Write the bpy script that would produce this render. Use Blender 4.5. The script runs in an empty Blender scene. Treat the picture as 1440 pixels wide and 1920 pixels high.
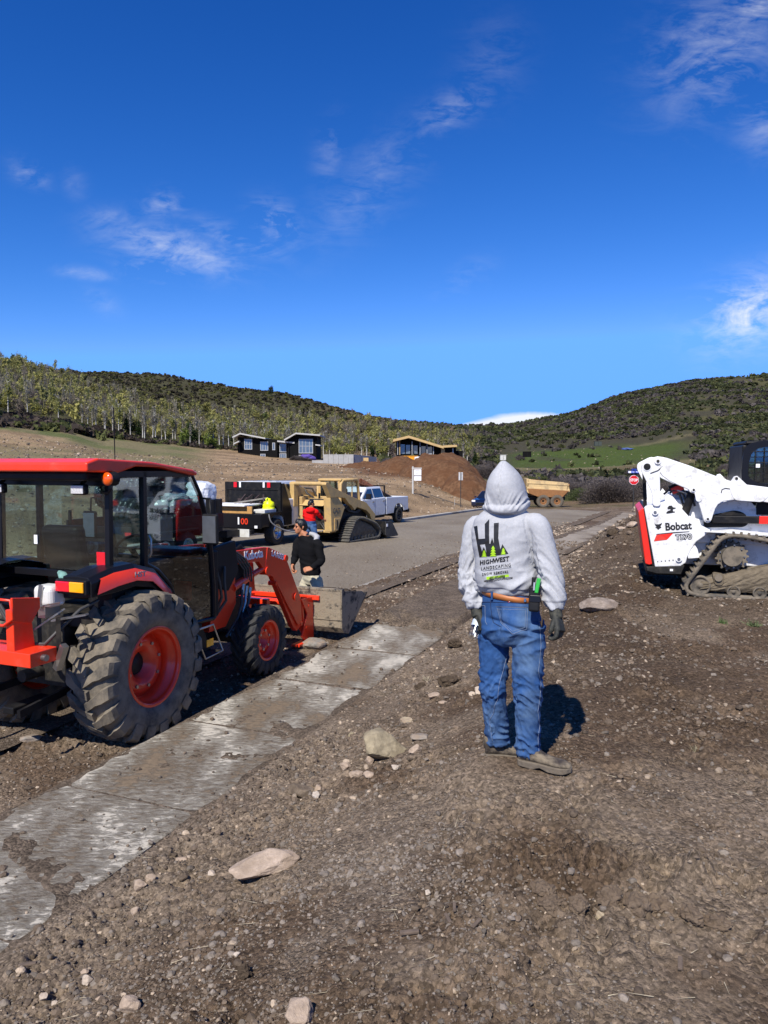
import bpy, bmesh, math, random
import numpy as np
from mathutils import Vector, Matrix, noise as mnoise
from mathutils.bvhtree import BVHTree
R = math.radians
random.seed(7); RNG = np.random.RandomState(11)
scene = bpy.context.scene
# ------------------------------------------------------------------ camera, sky, sun, exposure
F = 1400.0; HZ = 865.0; CAMZ = 2.4                      # focal length in photo pixels, horizon row, eye height
PITCH = math.atan((960.0 - HZ) / F)
cam_d = bpy.data.cameras.new('camera'); cam = bpy.data.objects.new('camera', cam_d)
scene.collection.objects.link(cam); scene.camera = cam
cam.location = (0, 0, CAMZ); cam.rotation_euler = (R(90) - PITCH, 0, 0)
cam_d.sensor_fit = 'HORIZONTAL'; cam_d.sensor_width = 36; cam_d.lens = 36 * F / 1440
cam_d.clip_start = 0.05; cam_d.clip_end = 6000
SUN_EL = R(47); SUN_H = (-0.385, -0.923)                  # horizontal direction towards the sun
l_ = math.hypot(*SUN_H); SUN_V = Vector((SUN_H[0] / l_ * math.cos(SUN_EL), SUN_H[1] / l_ * math.cos(SUN_EL), math.sin(SUN_EL)))
sd = bpy.data.lights.new('sun', 'SUN'); sd.energy = 5.0; sd.angle = R(0.53); sd.color = (1.0, 0.945, 0.86)
so = bpy.data.objects.new('sun', sd); scene.collection.objects.link(so)
so.rotation_euler = SUN_V.to_track_quat('Z', 'Y').to_euler(); so.location = (-30, -50, 60)
scene.view_settings.view_transform = 'Standard'; scene.view_settings.look = 'None'
scene.view_settings.exposure = 0.36; scene.view_settings.gamma = 1.0; scene.view_settings.use_curve_mapping = False

def ray(u, v):
    """direction in the world of photo pixel (u, v), scaled to forward distance 1 (horizontal Y)"""
    x = (u - 720) / F; y = -(v - 960) / F
    c, s = math.cos(PITCH), math.sin(PITCH)
    Y = c + y * s; Z = -s + y * c
    return (x / Y, 1.0, Z / Y)
def at(u, v, Y):
    r = ray(u, v); return Vector((r[0] * Y, Y, CAMZ + r[2] * Y))

world = bpy.data.worlds.new('World'); scene.world = world; world.use_nodes = True
SKG = (2.2, 1.34, 1.05); SKA = (1.24 / 2.16 ** 2.2, 3.68 / 3.79 ** 1.34, 9.5 / 6.14 ** 1.05)
def build_world():
    nt = world.node_tree; N = nt.nodes; L = nt.links; N.clear()
    out = N.new('ShaderNodeOutputWorld'); bg = N.new('ShaderNodeBackground'); L.new(bg.outputs[0], out.inputs[0])
    sky = N.new('ShaderNodeTexSky'); sky.sky_type = 'NISHITA'; sky.sun_disc = False
    sky.sun_elevation = SUN_EL; sky.sun_rotation = math.atan2(SUN_H[0], SUN_H[1])
    sky.altitude = 2200; sky.air_density = 1.0; sky.dust_density = 0.15; sky.ozone_density = 4.0
    tc = N.new('ShaderNodeTexCoord'); sep = N.new('ShaderNodeSeparateXYZ'); L.new(tc.outputs['Generated'], sep.inputs[0])
    def M(op, a, b=None, c=None, clamp=False):
        n = N.new('ShaderNodeMath'); n.operation = op; n.use_clamp = clamp
        for i, v in enumerate((a, b, c)):
            if v is None: continue
            if isinstance(v, (int, float)): n.inputs[i].default_value = v
            else: L.new(v, n.inputs[i])
        return n.outputs[0]
    sc_ = N.new('ShaderNodeSeparateColor'); L.new(sky.outputs[0], sc_.inputs[0])
    cc_ = N.new('ShaderNodeCombineColor')           # deep clear mountain blue: each channel's own contrast curve
    for i_, (a_, g_, mx_) in enumerate(((SKA[0], SKG[0], 1.55), (SKA[1], SKG[1], 4.4), (SKA[2], SKG[2], 12.5))):
        L.new(M('MINIMUM', M('MULTIPLY', M('POWER', sc_.outputs[i_], g_), a_), mx_), cc_.inputs[i_])
    ay = M('MAXIMUM', M('ABSOLUTE', sep.outputs[1]), 0.02)
    px = M('DIVIDE', sep.outputs[0], ay); pz = M('DIVIDE', sep.outputs[2], ay)
    # the thin cloud sheets: stretched noise inside soft ellipses (centre px, centre pz, half width, half height, tilt, strength)
    spec = [(325, 468, 120, 36, -14, .62), (290, 508, 62, 20, -8, .5), (305, 384, 45, 24, 10, .36), (520, 418, 48, 34, -40, .5), (445, 448, 90, 22, -20, .36),
            (1345, 95, 130, 95, 40, .34), (1420, 10, 60, 40, 30, .5), (1405, 585, 100, 62, 25, 1.0), (850, 205, 80, 34, 28, .30), (620, 285, 30, 60, -12, .17), (690, 350, 150, 60, 45, .16), (920, 120, 60, 80, -25, .10),
            (52, 326, 40, 22, -25, .26), (160, 513, 50, 12, -6, .34), (205, 412, 55, 26, 0, .2), (190, 565, 40, 22, -30, .14), (1440, 230, 60, 60, 40, .26), (870, 520, 60, 26, 30, .12), (140, 345, 22, 30, 20, .12)]
    mask = None
    for (u, v, a, b, tilt, k) in spec:
        r = ray(u, v); ca, sa = math.cos(R(tilt)), math.sin(R(tilt))
        dx = M('SUBTRACT', px, r[0]); dz = M('SUBTRACT', pz, r[2])
        e1 = M('MULTIPLY', M('ADD', M('MULTIPLY', dx, ca), M('MULTIPLY', dz, sa)), F / a)
        e2 = M('MULTIPLY', M('SUBTRACT', M('MULTIPLY', dz, ca), M('MULTIPLY', dx, sa)), F / b)
        d2 = M('ADD', M('MULTIPLY', e1, e1), M('MULTIPLY', e2, e2))
        g = M('MULTIPLY', M('EXPONENT', M('MULTIPLY', d2, -1.3)), k * .7)
        mask = g if mask is None else M('MAXIMUM', mask, g)
    cmb = N.new('ShaderNodeCombineXYZ'); L.new(px, cmb.inputs[0]); L.new(pz, cmb.inputs[1])
    mp = N.new('ShaderNodeMapping'); mp.inputs['Rotation'].default_value = (0, 0, R(-28)); mp.inputs['Scale'].default_value = (1.0, 2.3, 1)
    L.new(cmb.outputs[0], mp.inputs[0])
    n1 = N.new('ShaderNodeTexNoise'); n1.inputs['Scale'].default_value = 9; n1.inputs['Detail'].default_value = 9; n1.inputs['Roughness'].default_value = .62; n1.inputs['Distortion'].default_value = 1.1
    L.new(mp.outputs[0], n1.inputs['Vector'])
    n2 = N.new('ShaderNodeTexNoise'); n2.inputs['Scale'].default_value = 34; n2.inputs['Detail'].default_value = 6; n2.inputs['Roughness'].default_value = .6; n2.inputs['Distortion'].default_value = .8
    L.new(mp.outputs[0], n2.inputs['Vector'])
    w = M('ADD', M('MULTIPLY', n1.outputs[0], .7), M('MULTIPLY', n2.outputs[0], .3))
    w = M('MULTIPLY', M('SUBTRACT', w, .44), 4.6, clamp=True)
    cl = M('MULTIPLY', M('MULTIPLY', w, mask), 1.25, clamp=True)
    # a white bank of cloud just over the far ridge
    r = ray(960, 800); dx = M('MULTIPLY', M('SUBTRACT', px, r[0]), 1 / .105)
    top = M('SUBTRACT', .055, M('ADD', M('MULTIPLY', M('POWER', M('ABSOLUTE', dx), 2.0), .02), M('MULTIPLY', n1.outputs[0], .012)))
    rise = M('MULTIPLY', dx, .011)
    bank = M('MULTIPLY', M('SUBTRACT', M('ADD', top, rise), M('ADD', pz, -.016)), 160, clamp=True)
    cl = M('MAXIMUM', cl, M('MULTIPLY', bank, .95))
    mix = N.new('ShaderNodeMix'); mix.data_type = 'RGBA'
    L.new(cl, mix.inputs[0]); L.new(cc_.outputs[0], mix.inputs[6]); mix.inputs[7].default_value = (8.6, 8.9, 9.4, 1)
    L.new(mix.outputs[2], bg.inputs[0]); bg.inputs[1].default_value = 0.085
build_world()

# ------------------------------------------------------------------ helpers
def lin(c):
    c = c / 255.0
    return c / 12.92 if c <= 0.04045 else ((c + 0.055) / 1.055) ** 2.4
def rgb(r, g, b): return (lin(r), lin(g), lin(b), 1)
_mats = {}
def mat(name, col, rough=.7, metal=0., var=.25, vscale=6., dirt=None, damt=.0, dscale=3., bump=.0, bscale=40., spec=.5, trans=0., emit=None, coat=0., attr=None, dlo=.5, dhi=.62, zdirt=None):
    """procedural material: base colour with noise variation, a second dirt colour in patches, fine bump"""
    if name in _mats: return _mats[name]
    m = bpy.data.materials.new(name); m.use_nodes = True; _mats[name] = m
    nt = m.node_tree; N = nt.nodes; L = nt.links; b = N['Principled BSDF']
    b.inputs['Roughness'].default_value = rough; b.inputs['Metallic'].default_value = metal
    b.inputs['Specular IOR Level'].default_value = spec; b.inputs['Transmission Weight'].default_value = trans
    b.inputs['Coat Weight'].default_value = coat
    tc = N.new('ShaderNodeTexCoord'); src = tc.outputs['Object']
    n = N.new('ShaderNodeTexNoise'); n.inputs['Scale'].default_value = vscale; n.inputs['Detail'].default_value = 6; n.inputs['Roughness'].default_value = .65
    L.new(src, n.inputs['Vector'])
    mr = N.new('ShaderNodeMapRange'); mr.inputs[1].default_value = .3; mr.inputs[2].default_value = .7; mr.inputs[3].default_value = 1 - var; mr.inputs[4].default_value = 1 + var * .6
    L.new(n.outputs[0], mr.inputs[0])
    mu = N.new('ShaderNodeMix'); mu.data_type = 'RGBA'; mu.blend_type = 'MULTIPLY'; mu.inputs[0].default_value = 1
    if attr:
        at_ = N.new('ShaderNodeAttribute'); at_.attribute_name = attr; L.new(at_.outputs['Color'], mu.inputs[6])
    else: mu.inputs[6].default_value = tuple(col[:3]) + (1,)
    cg = N.new('ShaderNodeCombineColor')
    for i in range(3): L.new(mr.outputs[0], cg.inputs[i])
    L.new(cg.outputs[0], mu.inputs[7]); last = mu.outputs[2]
    if dirt is not None:
        n2 = N.new('ShaderNodeTexNoise'); n2.inputs['Scale'].default_value = dscale; n2.inputs['Detail'].default_value = 9; n2.inputs['Roughness'].default_value = .7
        mp = N.new('ShaderNodeMapping'); mp.inputs['Location'].default_value = (3.1, 7.7, 1.3); L.new(src, mp.inputs[0]); L.new(mp.outputs[0], n2.inputs['Vector'])
        r2 = N.new('ShaderNodeMapRange'); r2.inputs[1].default_value = dlo; r2.inputs[2].default_value = dhi; r2.inputs[4].default_value = damt
        fac = r2.outputs[0]
        if zdirt:      # more mud low down on the thing
            sp = N.new('ShaderNodeSeparateXYZ'); L.new(src, sp.inputs[0])
            zr = N.new('ShaderNodeMapRange'); zr.inputs[1].default_value = zdirt[0]; zr.inputs[2].default_value = zdirt[1]; zr.inputs[3].default_value = .22; zr.inputs[4].default_value = -.16
            L.new(sp.outputs[2], zr.inputs[0]); ad = N.new('ShaderNodeMath'); ad.operation = 'ADD'; L.new(n2.outputs[0], ad.inputs[0]); L.new(zr.outputs[0], ad.inputs[1])
            L.new(ad.outputs[0], r2.inputs[0])
        else: L.new(n2.outputs[0], r2.inputs[0])
        mx = N.new('ShaderNodeMix'); mx.data_type = 'RGBA'; L.new(fac, mx.inputs[0]); L.new(last, mx.inputs[6]); mx.inputs[7].default_value = tuple(dirt[:3]) + (1,)
        last = mx.outputs[2]
        mr3 = N.new('ShaderNodeMapRange'); mr3.inputs[3].default_value = rough; mr3.inputs[4].default_value = .95; L.new(fac, mr3.inputs[0]); L.new(mr3.outputs[0], b.inputs['Roughness'])
        if metal > 0:
            mr4 = N.new('ShaderNodeMapRange'); mr4.inputs[3].default_value = metal; mr4.inputs[4].default_value = 0; L.new(fac, mr4.inputs[0]); L.new(mr4.outputs[0], b.inputs['Metallic'])
    L.new(last, b.inputs['Base Color'])
    if bump > 0:
        nb = N.new('ShaderNodeTexNoise'); nb.inputs['Scale'].default_value = bscale; nb.inputs['Detail'].default_value = 6; nb.inputs['Roughness'].default_value = .7
        L.new(src, nb.inputs['Vector']); bp = N.new('ShaderNodeBump'); bp.inputs['Strength'].default_value = 1; bp.inputs['Distance'].default_value = bump
        L.new(nb.outputs[0], bp.inputs['Height']); L.new(bp.outputs[0], b.inputs['Normal'])
    if emit: b.inputs['Emission Color'].default_value = emit; b.inputs['Emission Strength'].default_value = 1
    return m
def glass(name, tint, alpha=.35, rough=.03):
    """see-through tinted pane: thin tinted filter plus mirror reflection"""
    if name in _mats: return _mats[name]
    m = bpy.data.materials.new(name); m.use_nodes = True; _mats[name] = m
    nt = m.node_tree; N = nt.nodes; L = nt.links; N.remove(N['Principled BSDF']); out = N['Material Output']
    tr = N.new('ShaderNodeBsdfTransparent'); tr.inputs[0].default_value = tint
    gl = N.new('ShaderNodeBsdfGlossy'); gl.inputs['Roughness'].default_value = rough; gl.inputs[0].default_value = (.8, .88, .95, 1)
    fr = N.new('ShaderNodeLayerWeight'); fr.inputs[0].default_value = .5; pw = N.new('ShaderNodeMath'); pw.operation = 'POWER'; pw.inputs[1].default_value = 3.5; L.new(fr.outputs['Facing'], pw.inputs[0])
    ad = N.new('ShaderNodeMath'); ad.operation = 'MULTIPLY_ADD'; ad.inputs[1].default_value = .8; ad.inputs[2].default_value = .05 + alpha * .3; L.new(pw.outputs[0], ad.inputs[0])
    mx = N.new('ShaderNodeMixShader'); L.new(ad.outputs[0], mx.inputs[0]); L.new(tr.outputs[0], mx.inputs[1]); L.new(gl.outputs[0], mx.inputs[2]); L.new(mx.outputs[0], out.inputs[0])
    return m

def tag(o, label=None, cat=None, group=None, kind=None):
    if label: o['label'] = label
    if cat: o['category'] = cat
    if group: o['group'] = group
    if kind: o['kind'] = kind
    return o
def empty(name, loc=(0, 0, 0), rz=0, label=None, cat=None, group=None, rot=None):
    o = bpy.data.objects.new(name, None); scene.collection.objects.link(o); o.empty_display_size = .2
    o.location = loc; o.rotation_euler = rot if rot else (0, 0, rz); return tag(o, label, cat, group)
def link_mesh(name, me, m=None, parent=None, loc=None, rot=None):
    o = bpy.data.objects.new(name, me); scene.collection.objects.link(o)
    if m is not None and not me.materials: me.materials.append(m)
    if parent is not None: o.parent = parent
    if loc is not None: o.location = loc
    if rot is not None: o.rotation_euler = rot
    return o
def mesh_np(name, V, Fc, smooth=False):
    """mesh from numpy arrays (faces all of one size)"""
    V = np.asarray(V, dtype=np.float32); Fc = np.asarray(Fc, dtype=np.int32); k = Fc.shape[1]
    me = bpy.data.meshes.new(name); me.vertices.add(len(V)); me.vertices.foreach_set('co', V.ravel())
    me.loops.add(Fc.size); me.loops.foreach_set('vertex_index', Fc.ravel())
    me.polygons.add(len(Fc)); me.polygons.foreach_set('loop_start', np.arange(0, Fc.size, k, dtype=np.int32)); me.polygons.foreach_set('loop_total', np.full(len(Fc), k, np.int32))
    me.polygons.foreach_set('use_smooth', np.full(len(Fc), smooth)); me.update(calc_edges=True); return me
def set_cols(me, C, name='Col'):
    a = me.color_attributes.new(name, 'FLOAT_COLOR', 'POINT'); C = np.asarray(C, np.float32)
    if C.shape[1] == 3: C = np.hstack([C, np.ones((len(C), 1), np.float32)])
    a.data.foreach_set('color', C.ravel())
def copy_tree(o, loc=None, rz=None, label=None, parent=None):
    c = o.copy(); scene.collection.objects.link(c)
    if parent is not None: c.parent = parent
    if loc is not None: c.location = loc
    if rz is not None: c.rotation_euler = (0, 0, rz)
    if label: c['label'] = label
    for ch in list(o.children): copy_tree(ch, parent=c)
    return c

class MB:
    """collects shapes and links them as one mesh"""
    def __init__(s): s.v = []; s.f = []; s.sm = []
    def add(s, vs, fs, smooth=False, M=None):
        b = len(s.v); s.v += [tuple(M @ Vector(p)) if M is not None else tuple(p) for p in vs]
        s.f += [tuple(b + i for i in f) for f in fs]; s.sm += [smooth] * len(fs); return s
    def box(s, x0, x1, y0, y1, z0, z1, M=None):
        return s.add([(x0, y0, z0), (x1, y0, z0), (x1, y1, z0), (x0, y1, z0), (x0, y0, z1), (x1, y0, z1), (x1, y1, z1), (x0, y1, z1)],
                     [(0, 3, 2, 1), (4, 5, 6, 7), (0, 1, 5, 4), (1, 2, 6, 5), (2, 3, 7, 6), (3, 0, 4, 7)], False, M)
    def beam(s, a, b, w, h, up=(0, 0, 1)):
        a = Vector(a); b = Vector(b); d = (b - a).normalized(); u = Vector(up)
        sd_ = d.cross(u); sd_ = sd_.normalized() if sd_.length > 1e-5 else d.orthogonal().normalized(); u = sd_.cross(d).normalized()
        q = [sd_ * (w / 2) + u * (h / 2), -sd_ * (w / 2) + u * (h / 2), -sd_ * (w / 2) - u * (h / 2), sd_ * (w / 2) - u * (h / 2)]
        return s.add([a + k for k in q] + [b + k for k in q], [(0, 1, 2, 3), (7, 6, 5, 4), (0, 4, 5, 1), (1, 5, 6, 2), (2, 6, 7, 3), (3, 7, 4, 0)])
    def prism(s, poly, lo, hi, axis='y', M=None):
        """polygon in the plane across the axis, given as (x,z) for y, (x,y) for z, (y,z) for x"""
        n = len(poly)
        f = {'y': lambda p, t: (p[0], t, p[1]), 'z': lambda p, t: (p[0], p[1], t), 'x': lambda p, t: (t, p[0], p[1])}[axis]
        vs = [f(p, lo) for p in poly] + [f(p, hi) for p in poly]
        return s.add(vs, [tuple(range(n)), tuple(range(2 * n - 1, n - 1, -1))] + [(i, n + i, n + (i + 1) % n, (i + 1) % n) for i in range(n)], False, M)
    def cyl(s, a, b, r0, r1=None, n=16, smooth=True, cap=True):
        r1 = r0 if r1 is None else r1; a = Vector(a); b = Vector(b); d = (b - a).normalized(); u = d.orthogonal().normalized(); w = d.cross(u)
        ring = lambda c, r: [c + (u * math.cos(2 * math.pi * i / n) + w * math.sin(2 * math.pi * i / n)) * r for i in range(n)]
        s.add(ring(a, r0) + ring(b, r1), [(i, (i + 1) % n, n + (i + 1) % n, n + i) for i in range(n)], smooth)
        if cap: s.add(ring(a, r0), [tuple(range(n))[::-1]]); s.add(ring(b, r1), [tuple(range(n))])
        return s
    def tube(s, pts, r, n=8, closed=False):
        P = [Vector(p) for p in pts]; rr = r if isinstance(r, (list, tuple)) else [r] * len(P); vs = []; pu = None
        for i, p in enumerate(P):
            d = (P[min(i + 1, len(P) - 1)] - P[max(i - 1, 0)]).normalized()
            u = d.orthogonal().normalized() if pu is None else (pu - d * pu.dot(d)).normalized(); pu = u; w = d.cross(u)
            vs += [p + (u * math.cos(2 * math.pi * k / n) + w * math.sin(2 * math.pi * k / n)) * rr[i] for k in range(n)]
        m = len(P)
        fs = [(i * n + k, i * n + (k + 1) % n, (i + 1) * n + (k + 1) % n, (i + 1) * n + k) for i in range(m - 1) for k in range(n)]
        s.add(vs, fs, True); s.add(vs[:n], [tuple(range(n))[::-1]]); s.add(vs[-n:], [tuple(range(n))]); return s
    def lathe(s, prof, c=(0, 0, 0), axis=(0, 1, 0), n=32, smooth=True, closed=False):
        """profile of (distance along axis, radius)"""
        A = Vector(axis).normalized(); u = A.orthogonal().normalized(); w = A.cross(u); c = Vector(c); vs = []
        for (t, r) in prof: vs += [c + A * t + (u * math.cos(2 * math.pi * k / n) + w * math.sin(2 * math.pi * k / n)) * r for k in range(n)]
        m = len(prof); rng = range(m if closed else m - 1)
        return s.add(vs, [(i * n + k, i * n + (k + 1) % n, ((i + 1) % m) * n + (k + 1) % n, ((i + 1) % m) * n + k) for i in rng for k in range(n)], smooth)
    def ball(s, c, r, n=12, m=8, sc=(1, 1, 1)):
        vs = [(c[0], c[1], c[2] - r * sc[2])] + [(c[0] + r * sc[0] * math.sin(math.pi * j / m) * math.cos(2 * math.pi * k / n), c[1] + r * sc[1] * math.sin(math.pi * j / m) * math.sin(2 * math.pi * k / n), c[2] - r * sc[2] * math.cos(math.pi * j / m)) for j in range(1, m) for k in range(n)] + [(c[0], c[1], c[2] + r * sc[2])]
        fs = [(0, 1 + (k + 1) % n, 1 + k) for k in range(n)] + [(1 + j * n + k, 1 + j * n + (k + 1) % n, 1 + (j + 1) * n + (k + 1) % n, 1 + (j + 1) * n + k) for j in range(m - 2) for k in range(n)]
        e = len(vs) - 1; fs += [(e, 1 + (m - 2) * n + k, 1 + (m - 2) * n + (k + 1) % n) for k in range(n)]
        return s.add(vs, fs, True)
    def mesh(s, name):
        me = bpy.data.meshes.new(name); me.from_pydata(s.v, [], s.f); me.polygons.foreach_set('use_smooth', s.sm); me.update()
        bm = bmesh.new(); bm.from_mesh(me); bmesh.ops.recalc_face_normals(bm, faces=bm.faces); bm.to_mesh(me); bm.free(); return me
    def build(s, name, m, parent=None, bevel=0, seg=2, loc=None, rot=None):
        o = link_mesh(name, s.mesh(name), m, parent, loc, rot)
        if bevel:
            b = o.modifiers.new('bevel', 'BEVEL'); b.width = bevel; b.segments = seg; b.limit_method = 'ANGLE'; b.angle_limit = R(35)
        return o
def text(s, size, m, parent, loc, rot, name='lettering', ext=.002, align='LEFT', bold=0, sx=1.0, shear=0.):
    c = bpy.data.curves.new(name, 'FONT'); c.body = s; c.size = size; c.extrude = ext; c.align_x = align; c.offset = bold; c.shear = shear; c.resolution_u = 3
    o_ = bpy.data.objects.new(name, c); me = bpy.data.meshes.new_from_object(o_); bpy.data.objects.remove(o_); bpy.data.curves.remove(c)
    me.name = name; me.materials.clear(); me.materials.append(m)
    o = bpy.data.objects.new(name, me); scene.collection.objects.link(o)
    if parent is not None: o.parent = parent
    o.location = loc; o.rotation_euler = rot; o.scale = (sx, 1, 1); return o

# smooth numpy noise
def _h(ix, iy, seed):
    n = (ix.astype(np.int64) * 374761393 + iy.astype(np.int64) * 668265263 + seed * 1442695041) & 0x7fffffff
    n = ((n ^ (n >> 13)) * 1274126177) & 0x7fffffff
    return ((n ^ (n >> 16)) & 0xffff) / 65535.0
def vn(x, y, seed=0):
    ix = np.floor(x); iy = np.floor(y); fx = x - ix; fy = y - iy; fx = fx * fx * (3 - 2 * fx); fy = fy * fy * (3 - 2 * fy)
    a = _h(ix, iy, seed); b = _h(ix + 1, iy, seed); c = _h(ix, iy + 1, seed); d = _h(ix + 1, iy + 1, seed)
    return (a + (b - a) * fx) * (1 - fy) + (c + (d - c) * fx) * fy
def fbm(x, y, seed=0, oct=5, gain=.5):
    s = 0; a = 1; t = 0
    for o in range(oct):
        c, si = math.cos(o * 1.3), math.sin(o * 1.3); s = s + a * vn((x * c - y * si) * 2 ** o + 17 * o, (x * si + y * c) * 2 ** o - 9 * o, seed + o); t += a; a *= gain
    return s / t
def sst(a, b, x): t = np.clip((x - a) / (b - a), 0, 1); return t * t * (3 - 2 * t)
# ------------------------------------------------------------------ the lie of the land
DX, DY = 0.3762, 0.9265                    # direction of road and pavement
def st(X, Y): return (X + 3.95) * DX + Y * DY, (X + 3.95) * DY - Y * DX
def xy(s, t): return -3.95 + s * DX + t * DY, s * DY - t * DX
def grade(s): return np.interp(s, [-40, 14, 22, 30, 42, 60, 85, 120, 300], [.0, 0, -.14, -.40, -.92, -1.35, -2.75, -4.6, -8])
NU = [-900, 0, 120, 200, 300, 400, 520, 650, 750, 860, 950, 1040, 1180, 1300, 1440, 2200]
NY = [18, 25, 40, 60, 90, 130, 180, 250, 330, 430, 560, 800, 1100]
NV = [[980, 900, 840, 780, 720, 690, 660, 650, 640, 625, 640, 680, 720],
      [990, 950, 905, 872, 835, 790, 754, 732, 706, 676, 696, 720, 750],
      [1000, 965, 915, 880, 848, 812, 776, 752, 724, 694, 706, 725, 750],
      [1010, 975, 920, 886, 860, 832, 800, 775, 748, 718, 703, 720, 750],
      [1020, 990, 932, 893, 868, 842, 818, 794, 768, 735, 706, 725, 750],
      [1030, 1005, 944, 898, 875, 852, 832, 812, 788, 755, 722, 735, 760],
      [1040, 1015, 955, 902, 872, 866, 848, 826, 802, 772, 738, 750, 770],
      [1050, 1020, 968, 906, 878, 870, 858, 842, 822, 800, 772, 778, 790],
      [1060, 1030, 985, 915, 884, 872, 862, 850, 836, 818, 800, 792, 800],
      [1060, 1030, 985, 936, 912, 892, 876, 862, 848, 832, 816, 801, 806],
      [1060, 1030, 985, 955, 949, 915, 895, 876, 862, 845, 822, 799, 803],
      [1060, 1030, 985, 955, 948, 918, 898, 878, 860, 838, 808, 783, 790],
      [1060, 1030, 985, 953, 940, 918, 898, 874, 852, 824, 785, 738, 740],
      [1060, 1030, 985, 950, 934, 914, 893, 868, 842, 808, 766, 716, 720],
      [1060, 1030, 985, 950, 930, 910, 888, 862, 835, 798, 755, 706, 710],
      [1060, 1030, 985, 950, 920, 900, 870, 840, 810, 770, 730, 690, 690]]
_NA = (np.array(NU) - 720) / F; _NL = np.log(np.array(NY)); _NV = np.array(NV, float)
def far_h(X, Y):
    Yc = np.maximum(Y, 8.); a = np.clip(X / Yc, _NA[0], _NA[-1]); ly = np.clip(np.log(Yc), _NL[0], _NL[-1])
    ia = np.clip(np.searchsorted(_NA, a) - 1, 0, len(_NA) - 2); il = np.clip(np.searchsorted(_NL, ly) - 1, 0, len(_NL) - 2)
    fa = (a - _NA[ia]) / (_NA[ia + 1] - _NA[ia]); fl = (ly - _NL[il]) / (_NL[il + 1] - _NL[il]); fa = fa * fa * (3 - 2 * fa) * .5 + fa * .5
    v = (_NV[ia, il] * (1 - fa) + _NV[ia + 1, il] * fa) * (1 - fl) + (_NV[ia, il + 1] * (1 - fa) + _NV[ia + 1, il + 1] * fa) * fl
    z = CAMZ - (v - HZ) / F * np.minimum(Yc, 1100)
    back = sst(6., -30., Y)
    return z * (1 - back) + back * 1.0
ROAD_T0, ROAD_T1 = -11.3, -2.45
def near_h(s, t):
    g = grade(s)
    rise = .64 * sst(.55, 3.1, t) * (1 - .75 * sst(20, 36, s)) * (1 - .9 * sst(36, 55, s))
    rise -= .10 * sst(8.2, 9.8, s) * (1 - sst(14, 17, s)) * sst(2.6, 3.6, t)
    q = (t - 2.3 - .3 * (fbm(s / 2, t * .3, 3, 2) - .5)) / 1.15; berm = .60 * np.clip(1 - q * q, 0, 1) ** .8 * sst(15.2, 21.5, s) * (1 - sst(24, 28, s))
    berm = berm * (.62 + .76 * fbm(s / .9, t / .9, 5, 4)) + .30 * (fbm(s / .45, t / .45, 9, 4, .6) - .5) * sst(0, .2, berm)
    strip = -.05 * sst(.3, -.6, t)
    road = -.17 * sst(-2.3, -2.5, t) * sst(-11.6, -11.2, t)
    return g + rise + berm + strip + road - .035 * sst(.63, .60, t) * sst(-.63, -.60, t)
def height(X, Y, detail=True):
    X = np.asarray(X, float); Y = np.asarray(Y, float); s, t = st(X, Y)
    n = near_h(s, t); f = far_h(X, Y)
    f = f + (fbm(X / 60, Y / 60, 5) - .5) * 6 * sst(140, 260, Y)
    r = np.hypot(X, Y)
    wl = sst(-11.6, -19., t)                                          # left bank
    wf = sst(62, 88, s)                                               # past the junction
    wr = sst(12, 30, t) * sst(26, 50, r)
    w = 1 - (1 - wl) * (1 - wf) * (1 - wr)
    w = np.where(Y < 0, w * .0, w)
    z = n * (1 - w) + f * w
    z = z + .10 * (fbm(X / 1.6, Y / 1.6, 3) - .5) * sst(.7, 2.2, t) * (1 - wf)
    fl = np.exp(-(((X - .78) / .42) ** 2 + ((Y - 4.3) / .42) ** 2) ** 2); z = z * (1 - fl) + (.625) * fl
    if detail:
        soil = np.maximum(sst(.60, .85, t), sst(-11.55, -12.2, t)); soil = np.maximum(soil, sst(-.58, -.8, t) * sst(-2.6, -2.3, t))
        soil = np.maximum(soil, .0) * (1 - sst(30, 80, r)) * (1 - .75 * fl)
        f1 = fbm(X / .22, Y / .22, 21, 5, .6) - .5
        cl = 1 - np.abs(fbm(X / .10, Y / .10, 33, 3, .6) * 2 - 1)
        amp = .30 + 1.25 * sst(.42, .62, fbm(X / .7, Y / .7, 44, 3))
        z = z + soil * (.095 * f1 * amp + .042 * (cl - .7) * amp + .014 * (fbm(X / .035, Y / .035, 91, 3, .6) - .5) * sst(9, 5, r))
        # churned furrows below the man to the right, and the track-rutted soil left of the white loader
        fur = np.exp(-((Y - 3.05 - .12 * np.sin(X * 2.1)) / .13) ** 2) * sst(.3, .6, X) * sst(2.2, 1.7, X)
        z = z + fur * (.26 * (fbm(X / .11, Y / .13, 61, 5, .66) - .47) + .02)
        rut = np.sin((s - .25 * (t - 3) ** 2) * 7.0 + 2.0 * fbm(X, Y, 71, 2)) * .022 * sst(8.5, 10.5, s) * (1 - sst(16, 20, s)) * sst(1.2, 2, t) * sst(6, 4.5, t)
        z = z + rut
        bank = wl * (1 - sst(60, 140, r)); z = z + bank * (.30 * (fbm(X / 1.1, Y / 1.1, 81, 5, .6) - .5))
    return z
def road_z(s, t): tn = (t - ROAD_T0) / (ROAD_T1 - ROAD_T0); return float(grade(s)) - .115 + .16 * tn * (1 - tn)
def rpt(u, v):
    """where the ray of photo pixel (u,v) meets the road"""
    r = ray(u, v); Y = 5.
    while Y < 120:
        s, t = st(r[0] * Y, Y)
        if CAMZ + r[2] * Y <= road_z(s, t): break
        Y += .02
    return Vector((r[0] * Y, Y, road_z(s, t)))
def zat(X, Y, detail=False): return float(height(np.array([X]), np.array([Y]), detail)[0])
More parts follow.
